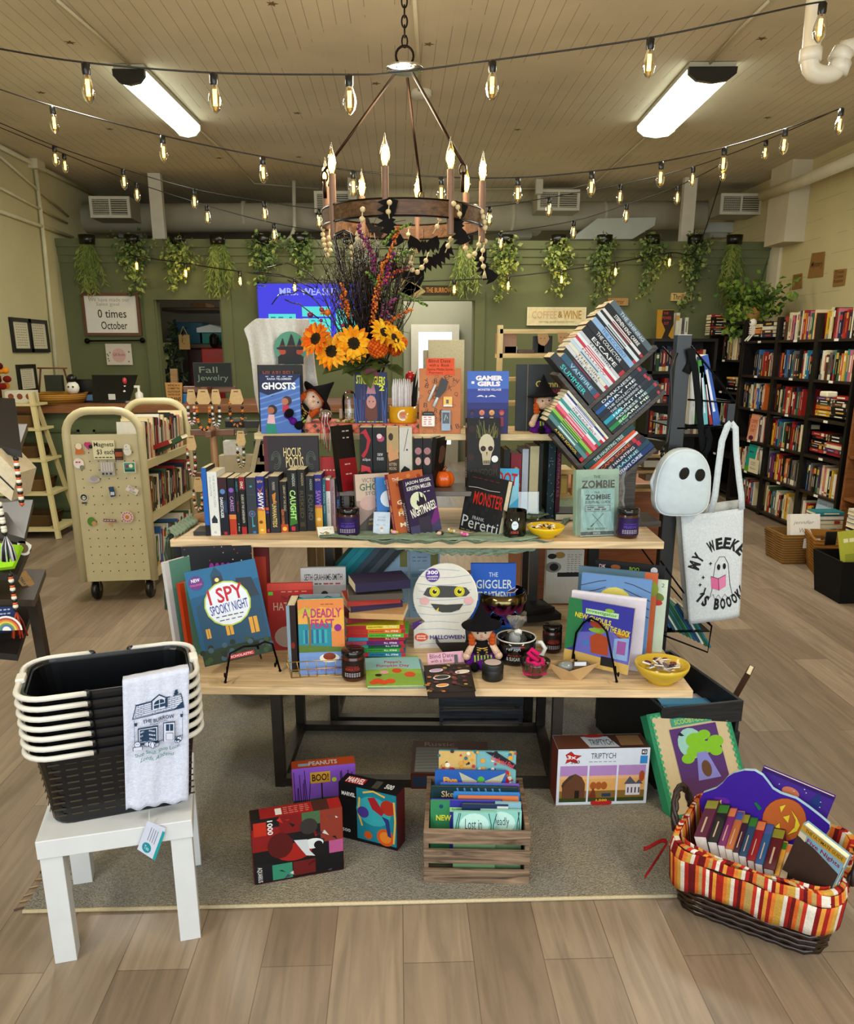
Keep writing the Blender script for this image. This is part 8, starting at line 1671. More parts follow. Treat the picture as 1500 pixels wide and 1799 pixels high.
for i in range(11):
 m=MB();s=R.uniform(.8,1.1);m.box((-.02*s,-.013*s,0),(.02*s,.013*s,.004),R.choice(['d8d4cc','cfc8c4','e0dcd8']));m.ball((0,0,.005),(.014*s,.009*s,.006),R.choice(['5a1a2a','8a2a34','2a2024','6a5a54']),8,5);ob=m.build('jewelry_packet','gloss');t=i*2.4;ob.location=c+V((.05*sqrt(i/11)*cos(t),.045*sqrt(i/11)*sin(t),.05+.004*(i%4)));ob.rotation_euler=(R.uniform(-.6,.6),R.uniform(-.6,.6),t);tag(ob,'small packet of beads in the large mustard bowl','packet','packets in the mustard bowl')
 # tall picture books at the right end
def c_gator(A):
 A.rect(0,0,1,1,'3a3a9c');A.rect(0,.0,1,.2,'c8a860');A.poly([(0,.2),(0,1),(.2,1),(.26,.6),(.12,.25)],'2f7a4c');A.poly([(.15,.2),(.2,.5),(.7,.6),(.98,.4),(1,.15)],'6a6ab8');A.poly([(.75,.2),(.75,.5),(.97,.55),(.97,.2)],'8aa8d0');A.rect(.8,.28,.93,.48,'9a5a9c');A.circ(.86,.58,.1,'a86a34',.05)
 A.poly([(.42,.22),(.38,.46),(.5,.55),(.66,.48),(.68,.22)],'a84a24');A.circ(.5,.58,.1,'7a9a34',.05);A.circ(.44,.57,.09,'8aac3c',.03);A.circ(.47,.66,.11,'9a3c24',.05);A.poly([(.3,.3),(.38,.36),(.36,.4),(.26,.36)],'4a7ab8');A.rect(.58,.06,.78,.2,'1c1c20')
 A.rect(.28,.8,.78,.88,'b8d8a8');A.text('Investigator',.3,.81,.46,.06,'3f8a3a',.02,a=-.03);A.text('NEW GHOULS',.12,.7,.56,.08,'d8c83a',.03,a=-.08);A.text('ON THE BLOCK',.56,.58,.42,.09,'d8c83a',.03,a=-.12);A.circ(.64,.9,.07,'8ab03a',.03)
def c_moon(A):A.rect(0,0,1,1,'6f94c4');A.circ(.5,.66,.26,'d8cc6a');[A.line([(s*1.0 if s else 0,.55+.1*i),(.25 if not s else .75,.62+.1*i),(.36 if not s else .62,.7+.08*i)],.003,'4a4a58')for s in(0,1)for i in range(4)];A.circ(.52,.6,.12,'e8e4dc',.07);A.circ(.5,.66,.12,'b03440',.05)
for bl,br,ty,t,cl,art,lb in(((1036,1118),(1156,1134),983,.012,'17151a',lambda A:(A.text('DK',.06,.9,.1,.05,'d8c0c8',.02),A.circ(.3,.93,.07,'9a5a2a',.03),A.text('BOO',.5,.9,.14,.05,'8ab02a',.02),A.circ(.85,.93,.05,'c8c8d0')),'tall black picture book, rearmost of the right group'),((1008,1130),(1144,1148),994,.012,'4a6a80',lambda A:(A.rect(0,.9,1,1,'5f7c90'),A.rect(.84,0,1,1,'c86a3c'),A.circ(.92,.8,.1,'8a9a3a')),'slate blue picture book in the right group'),((1060,1132),(1162,1146),1009,.008,'d0dcc8',lambda A:(A.text('2',.9,.9,.05,.05,'3a4a4c'),A.circ(.82,.75,.14,'7a8a3a',.07),A.circ(.85,.68,.09,'c83a2c',.04)),'pale green picture book at the far right of the group'),((1012,1148),(1132,1166),1006,.014,'7898bc',c_moon,'light blue picture book with yellow moon'),((996,1160),(1124,1180),1037,.014,'dcd4dc',lambda A:(A.rect(0,.97,1,1,'e8e0e8'),A.text('BOO',.4,.78,.2,.06,'c03040')),'plain white picture book directly behind the green creature book')):
 M_,w,h=pose(bl,br,ty,Z1,radians(5));book(lb+' on the low table',w,h,t,cl,M_,art=art)
M_,w,h=pose((989,1161),(1102,1186),1049,Z1+.02,radians(7));book('picture book with a coated green creature detective on a black wire easel',w,h,.008,'3a3a8c',M_,art=c_gator,hard=False)
easel((1003,1174),(1083,1199),(1037,1086),(1012,1112),(1066,1110),'black wire easel in front of the green creature picture book')
z=Z1;lying('dark red lettered book lying behind the brown candle, bottom',onz(925,1105,Z1).x,onz(925,1105,Z1).y,.14,.2,.025,'1c1c20',12);lying('dark book with faded cover lying behind the brown candle, top',onz(925,1105,Z1).x,onz(925,1105,Z1).y+.01,.13,.19,.02,'17171b',25,art=lambda A:(A.scrib(.2,.8,.5,3,'8a2a2c',.05),A.rect(.75,.1,.95,.9,'2a3a58')))
yb_('white printed box with round pictures standing behind the low table books',966,1033,3.14,Z1,966,.04,'cfd0cc',lambda A:(A.circ(.35,.9,.14,'a8884a',.06),A.circ(.14,.88,.12,'2a2a28',.05),A.circ(.18,.68,.22,'8a8a80',.1),A.circ(.2,.68,.12,'24222a',.07),[A.scrib(.55,.95,.9-.04*i,4,'8a8a84',.012)for i in range(9)],A.rect(.3,.5,1,.58,'2a2a2a')),0)
c=onz(830,1058,Z1)+V((0,.1,0));m=MB().lathe([(.001,0),(.03,0),(.045,.09),(.046,.1),(.04,.1)],'8a2420',c,20);tag(m.build('red_bowl','gloss',world=True),'dark red cup behind the bright blue book','cup')
# rug and things on the floor
rq=[onz(42,1603,0),onz(1292,1613,0)];m_,nt_,bs_,tc_,rp_=plain('rug_pile','9c907a',1,scale=2.2,amt=.22)
rp_.color_ramp.elements[0].color=hx('8b8a88');rp_.color_ramp.elements[1].color=hx('ab9f84')
n2_=nt_.nodes.new('ShaderNodeTexNoise');n2_.inputs['Scale'].default_value=220;n3_=nt_.nodes.new('ShaderNodeBump');n3_.inputs[0].default_value=.9;n3_.inputs[1].default_value=.012;nt_.links.new(tc_.outputs['Object'],n2_.inputs[0]);nt_.links.new(n2_.outputs[0],n3_.inputs['Height']);nt_.links.new(n3_.outputs[0],bs_.inputs['Normal'])
mr_=nt_.nodes.new('ShaderNodeMapRange');mr_.inputs[1].default_value=.3;mr_.inputs[2].default_value=.7;mr_.inputs[3].default_value=.6;mr_.inputs[4].default_value=1.25;mx_=nt_.nodes.new('ShaderNodeVectorMath');mx_.operation='SCALE';nt_.links.new(n2_.outputs[0],mr_.inputs[0]);nt_.links.new(rp_.outputs[0],mx_.inputs[0]);nt_.links.new(mr_.outputs[0],mx_.inputs[3]);nt_.links.new(mx_.outputs[0],bs_.inputs[0])
o=thing('area_rug','worn beige and grey area rug under the display tables','rug',loc=rq[0]);m=MB()
m.box((0,0,0),(rq[1].x-rq[0].x,1.75,.012),'9c907a');m.build('rug_pile',m_,o);MB().tube([(0,-.004,.006),(rq[1].x-rq[0].x,-.004,.006)],.006,'cdbfa0',6).build('binding','cloth',o)
m=MB();[m.tube([(.004,.02+.03*i,.005),(-.03,.02+.03*i+R.uniform(-.015,.01),.003)],.003,R.choice(['6a5048','a89070']),4)for i in range(56)];m.tube([(0,.01,.005),(0,1.72,.005)],.004,'8a7560',4);m.build('fringe','cloth',o)
# ---- white side table with stacked shopping baskets
FL,FR=onz(97,1694,0),onz(353,1648,0);ew=(FR-FL);TW=ew.length;ew.normalize();nw=V((-ew.y,ew.x,0));TH=hfor(FL,1478);yawt=atan2(ew.y,ew.x)
o=thing('side_table','small square white side table holding the stack of black baskets','table',loc=FL,rot=(0,0,yawt))
MB().box((-.004,-.004,TH-.05),(TW+.004,TW+.004,TH),'d4d6d8').build('tabletop','enamel',o,bevel=.002)
for x in(0,TW-.052):
 for y in(0,TW-.052):MB().box((x,y,0),(x+.052,y+.052,TH-.05),'d4d6d8').build('leg','enamel',o,bevel=.0015)
def rrect(w,d,r,n=5):
 return[(cx+r*cos(t),cy+r*sin(t))for cx,cy,t0 in((w/2-r,d/2-r,0),(-w/2+r,d/2-r,pi/2),(-w/2+r,-d/2+r,pi),(w/2-r,-d/2+r,1.5*pi))for t in[t0+pi/2*k/n for k in range(n+1)]]
bf0,bf1=onz(78,1452,TH),onz(338,1405,TH);bc=(bf0+bf1)/2+nw*.1;BW_,BD,BH=.385,.25,.195;bx_=None
eb=(bf1-bf0).normalized();yb2=atan2(eb.y,eb.x)
def basket(i):
 z0=TH+.001+.026*i;lb=['lowest','second lowest','third lowest','fourth','third highest','second highest','topmost'][i]
 o=thing('shopping_basket','black plastic shopping basket with white handles, %s of the stack'%lb,'basket',loc=(bc.x,bc.y,z0),rot=(0,0,yb2),group='stacked shopping baskets')
 m=MB();rings=[]
 for s,z in((.86,0),(.88,.006),(.93,.11),(.985,.19),(1.0,.2),(1.035,.2),(1.04,BH-.004),(1.03,BH),(1.0,BH),(.975,.19),(.92,.11),(.86,.012)):
  rings.append([(x*s,y*s,z)for x,y in rrect(BW_,BD,.055)])
 n=len(rings[0]);vs=[p for r in rings for p in r]
 m.add(vs,[(k*n+j,k*n+(j+1)%n,(k+1)*n+(j+1)%n,(k+1)*n+j)for k in range(len(rings)-1)for j in range(n)]+[tuple(range(n))[::-1],tuple((len(rings)-1)*n+j for j in range(n))],'0e1014')
 m.build('basket_body','plastic',o)
 if i==0:
  m=MB()
  for c_ in range(9):
   for r_ in range(9):
    z=.025+.018*r_;s=.875+.5*z*.94*.95;x=-.158+.0385*c_;y=-BD/2*(.88+(z-.006)*.48)-.0012;m.box((x,y-.0005,z),(x+.027,y+.0008,z+.004),'4a4236')
  m.build('slot_pattern','matte',o);m=MB()
  for c_ in range(5):
   for r_ in range(9):z=.025+.018*r_;y=-.08+.035*c_;x=-BW_/2*(.88+(z-.006)*.48)-.0012;m.box((x-.0005,y,z),(x+.0008,y+.022,z+.004),'5a4a3a')
  m.build('slot_pattern','matte',o)
 pts=rrect(BW_*1.09,BD*1.12,.07,6);N_=len(pts)
 for sx,nm in((-1,'handle'),(1,'handle')):
  P_=[(x,y)for x,y in pts if x*sx>.02];P_.sort(key=lambda p:atan2(p[1],p[0]*sx));P_=[(sx*.05,-BD*.56)]+P_+[(sx*.05,BD*.56)]
  MB().tube([(x,y,BH+.004)for x,y in P_],.0072,'dcd9d0',8).build(nm,'enamel',o)
 for sx in(-1,1):
  for sy in(-1,1):MB().ball((sx*.05,sy*BD*.555,BH+.002),(.011,.006,.011),'0c0d10',10,7).build('handle_pivot','plastic',o)
  if i==6:MB().box((sx*BW_*.535-.011,-.022,BH),(sx*BW_*.535+.011,.022,BH+.016),'dedbd2').build('handle_grip','enamel',o,bevel=.003)
for i in range(7):basket(i)
# towel
tq=[(215,1197),(332,1174),(331,1406),(221,1424)];zt_=TH+.026*6+BH+.008
yT=onz(270,1190,zt_);nT=V((-eb.y,eb.x,0));T0_=V((bc.x,bc.y,0))-nT*(BD/2*1.12+.018)
def onp(px,py,off=0):
 d=ray(px,py);return EYE+d*(((T0_-nT*off)-EYE).dot(nT)/d.dot(nT))
qa=[onp(*p)for p in tq]
def tw(u,v,off=0):return qa[0].lerp(qa[1],u).lerp(qa[3].lerp(qa[2],u),v)-nT*(.003*sin(u*11+v*5)*v+.0012*sin(u*27+v*3)+off)+V((0,0,.004*sin(u*23)*v))
o=thing('tea_towel','white flour sack towel printed with a bookshop front, hung over the topmost basket','towel',loc=V((yT.x,yT.y,TH)))
m=MB();m.grid(tw,24,30,'cfd3e4');m.grid(lambda u,v:tw(u,0).lerp(tw(u,0)+nT*.06-V((0,0,.012)),v),24,3,'cfd3e4');m.grid(lambda u,v:tw(u,0)+nT*.06+V((0,0,-.012-.06*v)),24,3,'cfd3e4');m.build('towel_cloth','cloth',o,world=True,solid=.002)
class TW_(Art):
 def P(s,u,v):return tw(u,1-v,.0028+s.k*s.e)
m=MB();A=TW_(m,(0,0,0),(.17,0,0),(0,0,.31),3e-4);nv='24405e'
def ln(*p,w=.0011):A.line(list(p),w,nv);A.k=3
A.poly([(.19,.81),(.88,.83),(.93,.72),(.13,.7)],nv);A.poly([(.2,.803),(.87,.823),(.915,.728),(.145,.708)],'cfd3e4')
for r_ in range(7):
 v=.714+.0145*r_;ln((.14+.008*r_,v),(.915-.007*r_,v+.018));[ln((.18+.085*c_+.04*(r_%2),v+.003),(.185+.085*c_+.04*(r_%2),v+.016),w=.0009)for c_ in range(9)]
A.k=5;A.poly([(.42,.75),(.42,.82),(.54,.86),(.67,.82),(.67,.75)],nv);A.poly([(.44,.75),(.44,.815),(.54,.85),(.65,.815),(.65,.75)],'cfd3e4');A.circ(.545,.79,.085,nv,.03);A.rect(.46,.76,.63,.79,nv);A.k=10;ln((.545,.76),(.545,.82))if 0 else A.rect(.54,.76,.55,.82,'cfd3e4');A.rect(.46,.785,.63,.79,'cfd3e4')
A.circ(.8,.845,.035,nv,.012);A.circ(.8,.862,.025,nv,.009)
for u in(.16,.9):A.line([(u,.7),(u,.5)],.001,nv);A.poly([(u-.02+.05*(.5-u),.68),(u+.03+.05*(.5-u),.68),(u+.02+.05*(.5-u),.655),(u-.01+.05*(.5-u),.655)],nv)
A.line([(.16,.5),(.9,.52)],.001,nv);A.text('THE BURROW',.29,.665,.48,.028,nv,.02,a=.05);A.text('BOOKSTORE',.4,.648,.26,.012,nv,0,a=.05)
A.rect(.21,.52,.52,.64,nv);A.rect(.225,.53,.505,.63,'cfd3e4');A.rect(.24,.535,.49,.625,nv);[A.scrib(.25,.48,.54+.03*i,9,'b8bccc',.012)for i in range(3)];A.rect(.2,.51,.54,.52,nv)
A.rect(.6,.5,.78,.645,nv);A.rect(.61,.5,.77,.638,'cfd3e4');A.rect(.64,.58,.75,.63,nv);A.rect(.64,.51,.75,.565,nv);A.rect(.645,.513,.745,.562,'cfd3e4');A.rect(.69,.58,.7,.63,'cfd3e4')
for u,r_ in((.35,.05),(.43,.065),(.5,.04),(.83,.06)):A.circ(u,.505,r_,nv,r_*.42);A.circ(u,.505,r_-.01,'cfd3e4',r_*.42-.004);A.circ(u,.505,r_*.5,nv,r_*.4);A.circ(u,.505,r_*.5-.009,'cfd3e4',r_*.4-.003)
A.circ(.2,.53,.05,nv,.025);A.circ(.2,.53,.042,'cfd3e4',.021);A.circ(.185,.535,.006,nv);A.circ(.21,.535,.006,nv);A.rect(.13,.48,.28,.51,nv);A.rect(.14,.483,.27,.507,'cfd3e4')
A.text('Shop Small. Shop Local.',.16,.437,.7,.034,'2a7c74',.008,a=.05);A.text('Leeds, Alabama',.24,.395,.52,.034,'2a7c74',.0,.4,a=.05);m.build('shop_print','print',o,loc=V((0,0,0))-0*V(o.location)).matrix_parent_inverse=Matrix.Translation(o.location).inverted()
m=MB();fT=lambda px,py:(lambda d:EYE+d*((FL-nw*.012-EYE).dot(nw)/d.dot(nw)))(ray(px,py));P4=[fT(*p)for p in((241,1492),(272,1512),(291,1455),(259,1442))];m.add(P4+[p+nw*.0008 for p in P4],[(0,1,2,3),(7,6,5,4),(0,4,5,1),(1,5,6,2),(2,6,7,3),(3,7,4,0)],'c9cede');A=Art(m,P4[0],P4[1]-P4[0],P4[3]-P4[0]);A.rect(.86,0,1,1,'1f9aa0');A.circ(.4,.22,.24,'1f8f9c');A.text('Tea',.27,.15,.26,.13,'c8dce4');[A.rect(.3+.12*i,.45,.33+.12*i,.9,'7a7e94')for i in range(4)]
m.tube([onp(262,1423,.01),fT(262,1445)],.0008,'d8d8d0',4);m.build('hang_tag','print',o,world=True)
# ---- boxes on the floor
def pbox(lb,bl,br,ty,d,cl,art,top=None,lean=0,roll=0,z=RUGZ,hh=None,name='puzzle_box',cat='puzzle',side=None,left=None):
 M_,w,h=pose(bl,br,ty,z,radians(lean));h=hh or h;M_=M_@Matrix.Rotation(radians(roll),4,'Y');o=thing(name,lb,cat,M=M_)
 MB().box((.002,.002,0),(w-.002,d,h-.0),side or cl).build('box','print',o)
 m=MB().box((0,0,.003),(w,.002,h+.002),cl);m.box((0,0,h),(w,d+.002,h+.002),cl);m.box((-.001,0,.003),(.001,d,h),left or cl);m.box((w-.001,0,.003),(w+.001,d,h),side or cl);art(Art(m,(0,-.0002,.003),(w,0,0),(0,0,h)))
 if top:top(Art(m,(0,0,h+.0022),(w,0,0),(0,d,0)))
 m.build('lid','print',o);return o
def a_red(A):
 A.rect(0,0,1,1,'161216')
 for x0,y0,x1,y1,c in((0,.5,.3,.85,'8a1c1c'),(.3,.72,.55,1,'7a1618'),(.55,.8,.75,1,'4a6a4a'),(.75,.5,1,1,'8a3a2a'),(0,.0,.22,.3,'1c1a20'),(.2,.02,.42,.26,'3a8a70'),(.43,.04,.68,.26,'6a1c1c'),(.7,.05,1,.3,'141016'),(.84,.3,1,.5,'b05a8a')):A.rect(x0,y0,x1,y1,c)
 A.circ(.62,.78,.1,'3a3434');A.circ(.45,.42,.2,'a0241c',.14);A.circ(.3,.55,.14,'5a1414',.2);A.circ(.66,.5,.12,'d8dadc',.08);A.circ(.72,.47,.05,'14141c');A.poly([(.45,.6),(.6,.58),(.62,.4),(.68,.3),(.58,.33),(.52,.45)],'c8ccd0')
 for _ in range(46):u,v=R.uniform(.05,.95),R.uniform(.05,.95);A.k=8;A.poly([(u,v),(u+R.uniform(-.09,.09),v+R.uniform(-.07,.07)),(u+R.uniform(-.06,.06),v+R.uniform(-.07,.07))],R.choice(['7a1a1a','1a161c','2a2a34','b8302a','4a4a5a','c8c4c0']))
 A.rect(.02,.74,.16,.95,'b8321c');A.text('1000',.17,.74,.06,.22,'e8e4e0',.02,rot=-90);A.poly([(.24,.7),(.3,.74),(.36,.68),(.3,.62)],'d8c828');A.text('AQUARIUS',.03,.02,.06,.24,'d8d4d0',.01,rot=-90)
pbox('red and black comic-panel jigsaw box standing on the rug, frontmost',(448,1556),(604,1528),1444,.055,'7a1418',a_red,lambda A:(A.rect(0,0,1,1,'9c1c20'),A.rect(0,0,.1,1,'141214'),A.rect(.27,.2,.34,.8,'e0e0d8'),A.rect(.68,0,.86,1,'4a2420'),[A.scrib(.36,.66,.2+.18*i,5,'c87a70',.08)for i in range(4)]))
def a_marvel(A):
 A.rect(0,0,1,1,'0f1016');A.rect(.31,.05,.99,.97,'1f8090');A.circ(.6,.6,.3,'3aa0a8',.26);A.circ(.85,.72,.13,'a83420');[A.circ(u,v,r_,'c85a1c')for u,v,r_ in((.8,.18,.15),(.5,.15,.07))];A.circ(.8,.18,.1,'d8822c')
 for pts in([(.42,.9),(.6,.96),(.8,.9)],[(.36,.8),(.34,.5),(.4,.3)],[(.95,.85),(.97,.5),(.94,.1)]):A.line(pts,.006,'d8b050')
 A.poly([(.5,.82),(.62,.86),(.78,.62),(.74,.55),(.58,.64)],'a0242a');A.poly([(.74,.55),(.86,.52),(.9,.2),(.84,.22),(.8,.45)],'2a3a78');A.circ(.42,.55,.1,'4a3a8a',.1);A.text('MARVEL',.05,.78,.24,.07,'e8e4e4',.02);A.text('500',.04,.12,.15,.06,'c8c8c8',.03)
pbox('black superhero jigsaw box with orange pumpkins on its picture',(598,1470),(698,1496),1374,.055,'101117',a_marvel,lambda A:(A.rect(0,0,1,1,'121319'),A.rect(.08,.15,.4,.8,'b0242c'),A.text('MARVEL',.09,.2,.3,.55,'ece8e8',.02),A.rect(.55,.1,.66,.9,'4a4a44'),A.text('500',.74,.3,.14,.5,'d8d8d4',.03)),side='5a1c20')
def a_boo(A):A.rect(0,0,1,1,'8a5ac0');A.rect(0,0,1,.36,'1f4a40');A.circ(.5,.26,.5,'2a5a4c',.12);[A.line([(u,.3),(u+R.uniform(-.04,.04),R.uniform(.6,.95))],.002,'1c1428')for u in[.04+.03*i for i in range(8)]+[.72+.03*i for i in range(8)]];A.rect(.45,.35,.47,.75,'2a2018');A.rect(.28,.68,.6,.9,'c8983a');A.text('BOO!',.31,.72,.26,.14,'2a1c10',.02);A.circ(.3,.2,.09,'b8401c');A.circ(.66,.72,.04,'b8c83a')
pbox('purple woodland jigsaw box with orange lid, behind the other two puzzles',(517,1440),(626,1428),1353,.05,'b05028',a_boo,lambda A:(A.rect(0,0,1,1,'b04c20'),A.text('PEANUTS',.27,.25,.45,.55,'c0c4cc',.02),A.rect(.1,.25,.27,.6,'9aa4b4')))
def a_trip(A):
 A.rect(0,0,1,1,'d4dae6');A.text('TRIPTYCH',.36,.82,.27,.1,'4a4440',.005);A.scrib(.34,.66,.76,6,'8a8a94',.012);A.poly([(.08,.9),(.14,.96),(.18,.9),(.26,.88),(.2,.82),(.22,.74),(.14,.78),(.08,.74),(.1,.83)],'b02c2c');A.text('3x',.1,.82,.1,.07,'e8e0e0',.03);A.text('500',.14,.74,.1,.06,'7a2028',.02);A.rect(.91,.88,.97,.97,'1c2030');A.text('KI',.92,.9,.04,.05,'e8ecf0',.03);A.rect(.9,.72,.98,.86,'3a8ac8')
 for u0 in(.03,.35,.67):A.k=4;A.rect(u0,.05,u0+.3,.7,'d8a868');A.rect(u0,.5,u0+.3,.7,'b08ac0');A.rect(u0,.46,u0+.3,.52,'e0b088');A.rect(u0,.05,u0+.3,.25,'8a6a34');A.rect(u0,.05,u0+.3,.12,'3f4a24')
 A.k=12;A.poly([(.06,.12),(.06,.4),(.13,.52),(.2,.56),(.27,.5),(.31,.38),(.31,.12)],'6a4630');A.poly([(.05,.36),(.13,.5),(.2,.55),(.1,.4),(.06,.3)],'4a3a34');A.rect(.2,.12,.25,.26,'2a1c14');[A.circ(.4+.06*i,.34,.035,'a8602c',.07)for i in range(3)];A.rect(.5,.14,.6,.2,'2c4460');A.poly([(.35,.12),(.4,.3),(.42,.25),(.44,.12)],'7a3a24')
 A.rect(.76,.16,.92,.36,'d8d4d8');A.poly([(.74,.36),(.8,.5),(.88,.36)],'5a5a6c');A.poly([(.86,.36),(.9,.44),(.95,.36)],'5a5a6c');[A.rect(.78+.04*i,.2,.795+.04*i,.3,'3a4460')for i in range(4)];A.circ(.93,.5,.03,'a8502c',.1);A.circ(.5,.03,.12,'b02c2c',.06);A.text('1,500',.44,.05,.12,.05,'e0c040',.02)
pbox('white three-picture farm jigsaw box standing on the rug under the table',(976,1416),(1134,1412),1318,.1,'d4dae6',a_trip,lambda A:(A.rect(0,0,1,1,'4a3028'),A.rect(0,.0,.35,1,'6a4030'),A.poly([(.35,.1),(.3,.85),(.6,.85),(.68,.1)],'b8c0cc'),A.text('TRIPTYCH',.37,.25,.26,.4,'3a4450',.01),A.circ(.45,.9,.12,'a82c2c',.12),A.rect(.7,.2,.95,.9,'8a6a4c')),side='c0a890',left='7a3a30')
def a_scoob(A):
 A.rect(0,0,1,1,'2f8f68');A.rect(.05,.03,.95,.96,'cdbb98');[A.circ(.05+.06*i,.965,.02,'4fa878')for i in range(16)];[A.circ(u,.05+.06*i,.02,'4fa878')for i in range(15)for u in(.05,.95)];A.rect(.26,.84,.76,.92,'3f9c84');A.text('SCOOBY-DOO',.3,.855,.42,.05,'b8c05a',.02)
 A.rect(.22,.12,.8,.82,'5a3478');A.circ(.44,.66,.16,'9cc8c0');[A.circ(u,v,r_,'86bf2c',r_*.6)for u,v,r_ in((.5,.68,.12),(.62,.72,.08),(.46,.58,.1),(.6,.6,.1),(.74,.64,.1),(.72,.55,.08),(.36,.52,.08))];A.poly([(.3,.76),(.34,.78),(.38,.74),(.34,.74)],'1c1430');A.rect(.22,.12,.8,.34,'5c3068');A.poly([(.42,.3),(.48,.56),(.6,.56),(.7,.3)],'8a8ad0');A.circ(.55,.4,.06,'6a4a34',.08)
pbox('green and tan jigsaw box with a ghostly green cloud picture, leaning behind the striped basket',(1180,1442),(1322,1412),1257,.04,'2f8f68',a_scoob,lean=32,roll=0,z=0.005,left='3a9a70')
def crate(lb,bl,br,ty,d,cl,z=RUGZ,n=3):
 M_,w,h=pose(bl,br,ty,z,0);o=thing('wooden_crate',lb,'crate',M=M_);sh=h/n*.74
 for i in range(n):
  z0=(h-sh)*i/(n-1)
  for y in(0,d-.012):MB().box((0,y,z0),(w,y+.012,z0+sh),cl).build('slat','dark_wood',o,bevel=.001)
 for x in(.001,w-.014):MB().box((x,.012,0),(x+.013,d-.012,h),cl).build('end_panel','dark_wood',o)
 MB().box((.01,.012,.004),(w-.01,d-.012,.014),cl).build('bottom','dark_wood',o);return o,M_,w,h
CR,MC,cw,ch=crate('grey brown slatted crate of picture books at the front of the rug',(744,1550),(929,1554),1459,.3,'917a66')
def cb(f0,f1,y,ty,cl,art,lb,t=.01,lean=7):
 a=MC@V((.017+f0*(cw-.034),y,.016));b=MC@V((.017+f1*(cw-.034),y,.016));d_=(b-a).normalized();n_=V((-d_.y,d_.x,0));L_=radians(lean);h=hfor(a,ty,L_,n_)
 book(lb,(b-a).length,h,t,cl,frame(a,d_,V((0,0,1))*cos(L_)+n_*sin(L_)),art=art,group='picture books in the front crate')
def busy(A,cs,n=70):[A.circ(R.random(),R.uniform(.55,1),R.uniform(.01,.035),R.choice(cs))for _ in range(n)]
cb(.08,.96,.2,1319,'6aa0a8',lambda A:(A.rect(0,0,.48,1,'d0b070'),A.rect(.5,0,1,1,'7ab0b8'),busy(A,['c03a4a','2a7a8a','e8e0c8','d8a040','3a3a4a']),A.poly([(.6,1),(.75,1),(1,.86),(1,.8)],'1f2430'),A.text('Look and Find',.68,.86,.3,.06,'d84a5a',.02,a=-.42),A.text('S',.8,.62,.12,.18,'d0304a',.04),A.text('M',.04,.7,.14,.12,'d0304a',.05)),'busy search-and-find picture book, rearmost in the front crate')
cb(.04,.84,.17,1353,'2a62b0',lambda A:(A.text('Five',.12,.82,.2,.09,'e0a848',.05),A.text('Little',.12,.7,.22,.09,'e0a848',.05),A.poly([(.34,.98),(.6,.86),(.56,.8),(.5,.78),(.44,.84),(.4,.82)],'b8b8a0'),A.poly([(1,.98),(.7,.86),(.74,.8),(.8,.78),(.86,.84),(.92,.82)],'b8b8a0'),A.circ(.65,.88,.05,'5ab04a')),'bright blue bat-wing picture book in the front crate')
cb(.1,.98,.14,1376,'7a5ac0',lambda A:A.rect(0,.93,.8,1,'2f78c0'),'violet edged picture book in the front crate')
cb(0,.97,.12,1381,'163a40',lambda A:(A.text('Skeletons',.12,.84,.4,.09,'d8b890',.01),[A.line([(.3+.08*i,.98),(.34+.08*i,.8)],.005,'5a8ac0')for i in range(7)]),'dark teal skeleton picture book in the front crate')
cb(.25,.98,.1,1392,'2f86d0',None,'glossy light blue picture book in the front crate');cb(.3,.96,.085,1399,'d88050',None,'orange topped picture book in the front crate')
cb(0,.78,.065,1405,'3a3aa0',lambda A:(A.rect(0,0,.27,1,'3a8a5c'),A.circ(.15,.9,.03,'1f4a70'),A.rect(.27,.82,.62,.89,'a8d8a0'),A.text('Investigator',.3,.835,.3,.045,'3f8a3a',.02),A.text('NEW GHOULS',.08,.68,.6,.09,'d8d03a',.03)),'green and blue creature picture book in the front crate')
cb(.34,.84,.05,1412,'2a3a5c',lambda A:A.rect(.76,.8,1,.97,'d0d4d4'),'narrow navy picture book in the front crate');cb(.7,.98,.055,1410,'8ab4c4',None,'pale blue picture book with branches in the front crate')
gtr=lambda s1,s2,x:(lambda A:(A.rect(0,0,1,1,'8fc8c0'),A.rect(0,0,1,.5,'7a9a70'),A.circ(.5,.8,.35,'c0e4dc',.18),[A.line([(u,.5),(u+.02,.8),(u+R.uniform(-.1,.1),.98)],.0022,'2c4a44')for u in(.05,.1,.88,.93)],A.text(s1,x,.72,.4,.17,'3c4450',.0),A.text(s2,x+.05,.55,.4,.12,'3c4450')))
cb(.54,.98,.035,1423,'8fc8c0',gtr('Deadly','Falls',.3),'pale green book behind the frontmost book in the front crate');cb(.25,.7,.02,1426,'8fc8c0',gtr('Lost in','Dead',.28),'pale green book with spidery lettering, frontmost in the front crate')
pbox('brown jigsaw box with silver lid picture lying behind the front crate',(722,1386),(860,1388),1360,.24,'5c2a20',lambda A:A.rect(.02,.1,.22,.8,'2c3c54'),lambda A:(A.rect(0,0,1,1,'4f2822'),A.rect(.04,.05,.6,.8,'7a7c78'),A.text('Rustic',.15,.84,.4,.13,'9a7a6a',.01),[A.line([(.05,.1+.09*i),(.3,.12+.09*i),(.58,.09+.09*i)],.002,'b0b4b0')for i in range(7)]))
crate('dark slatted crate under the low table, behind the leg frame',(772,1284),(918,1284),1226,.25,'343840')
crate('black slatted crate of games behind the green jigsaw box',(1150,1392),(1290,1374),1246,.5,'24272c',z=0,n=3)
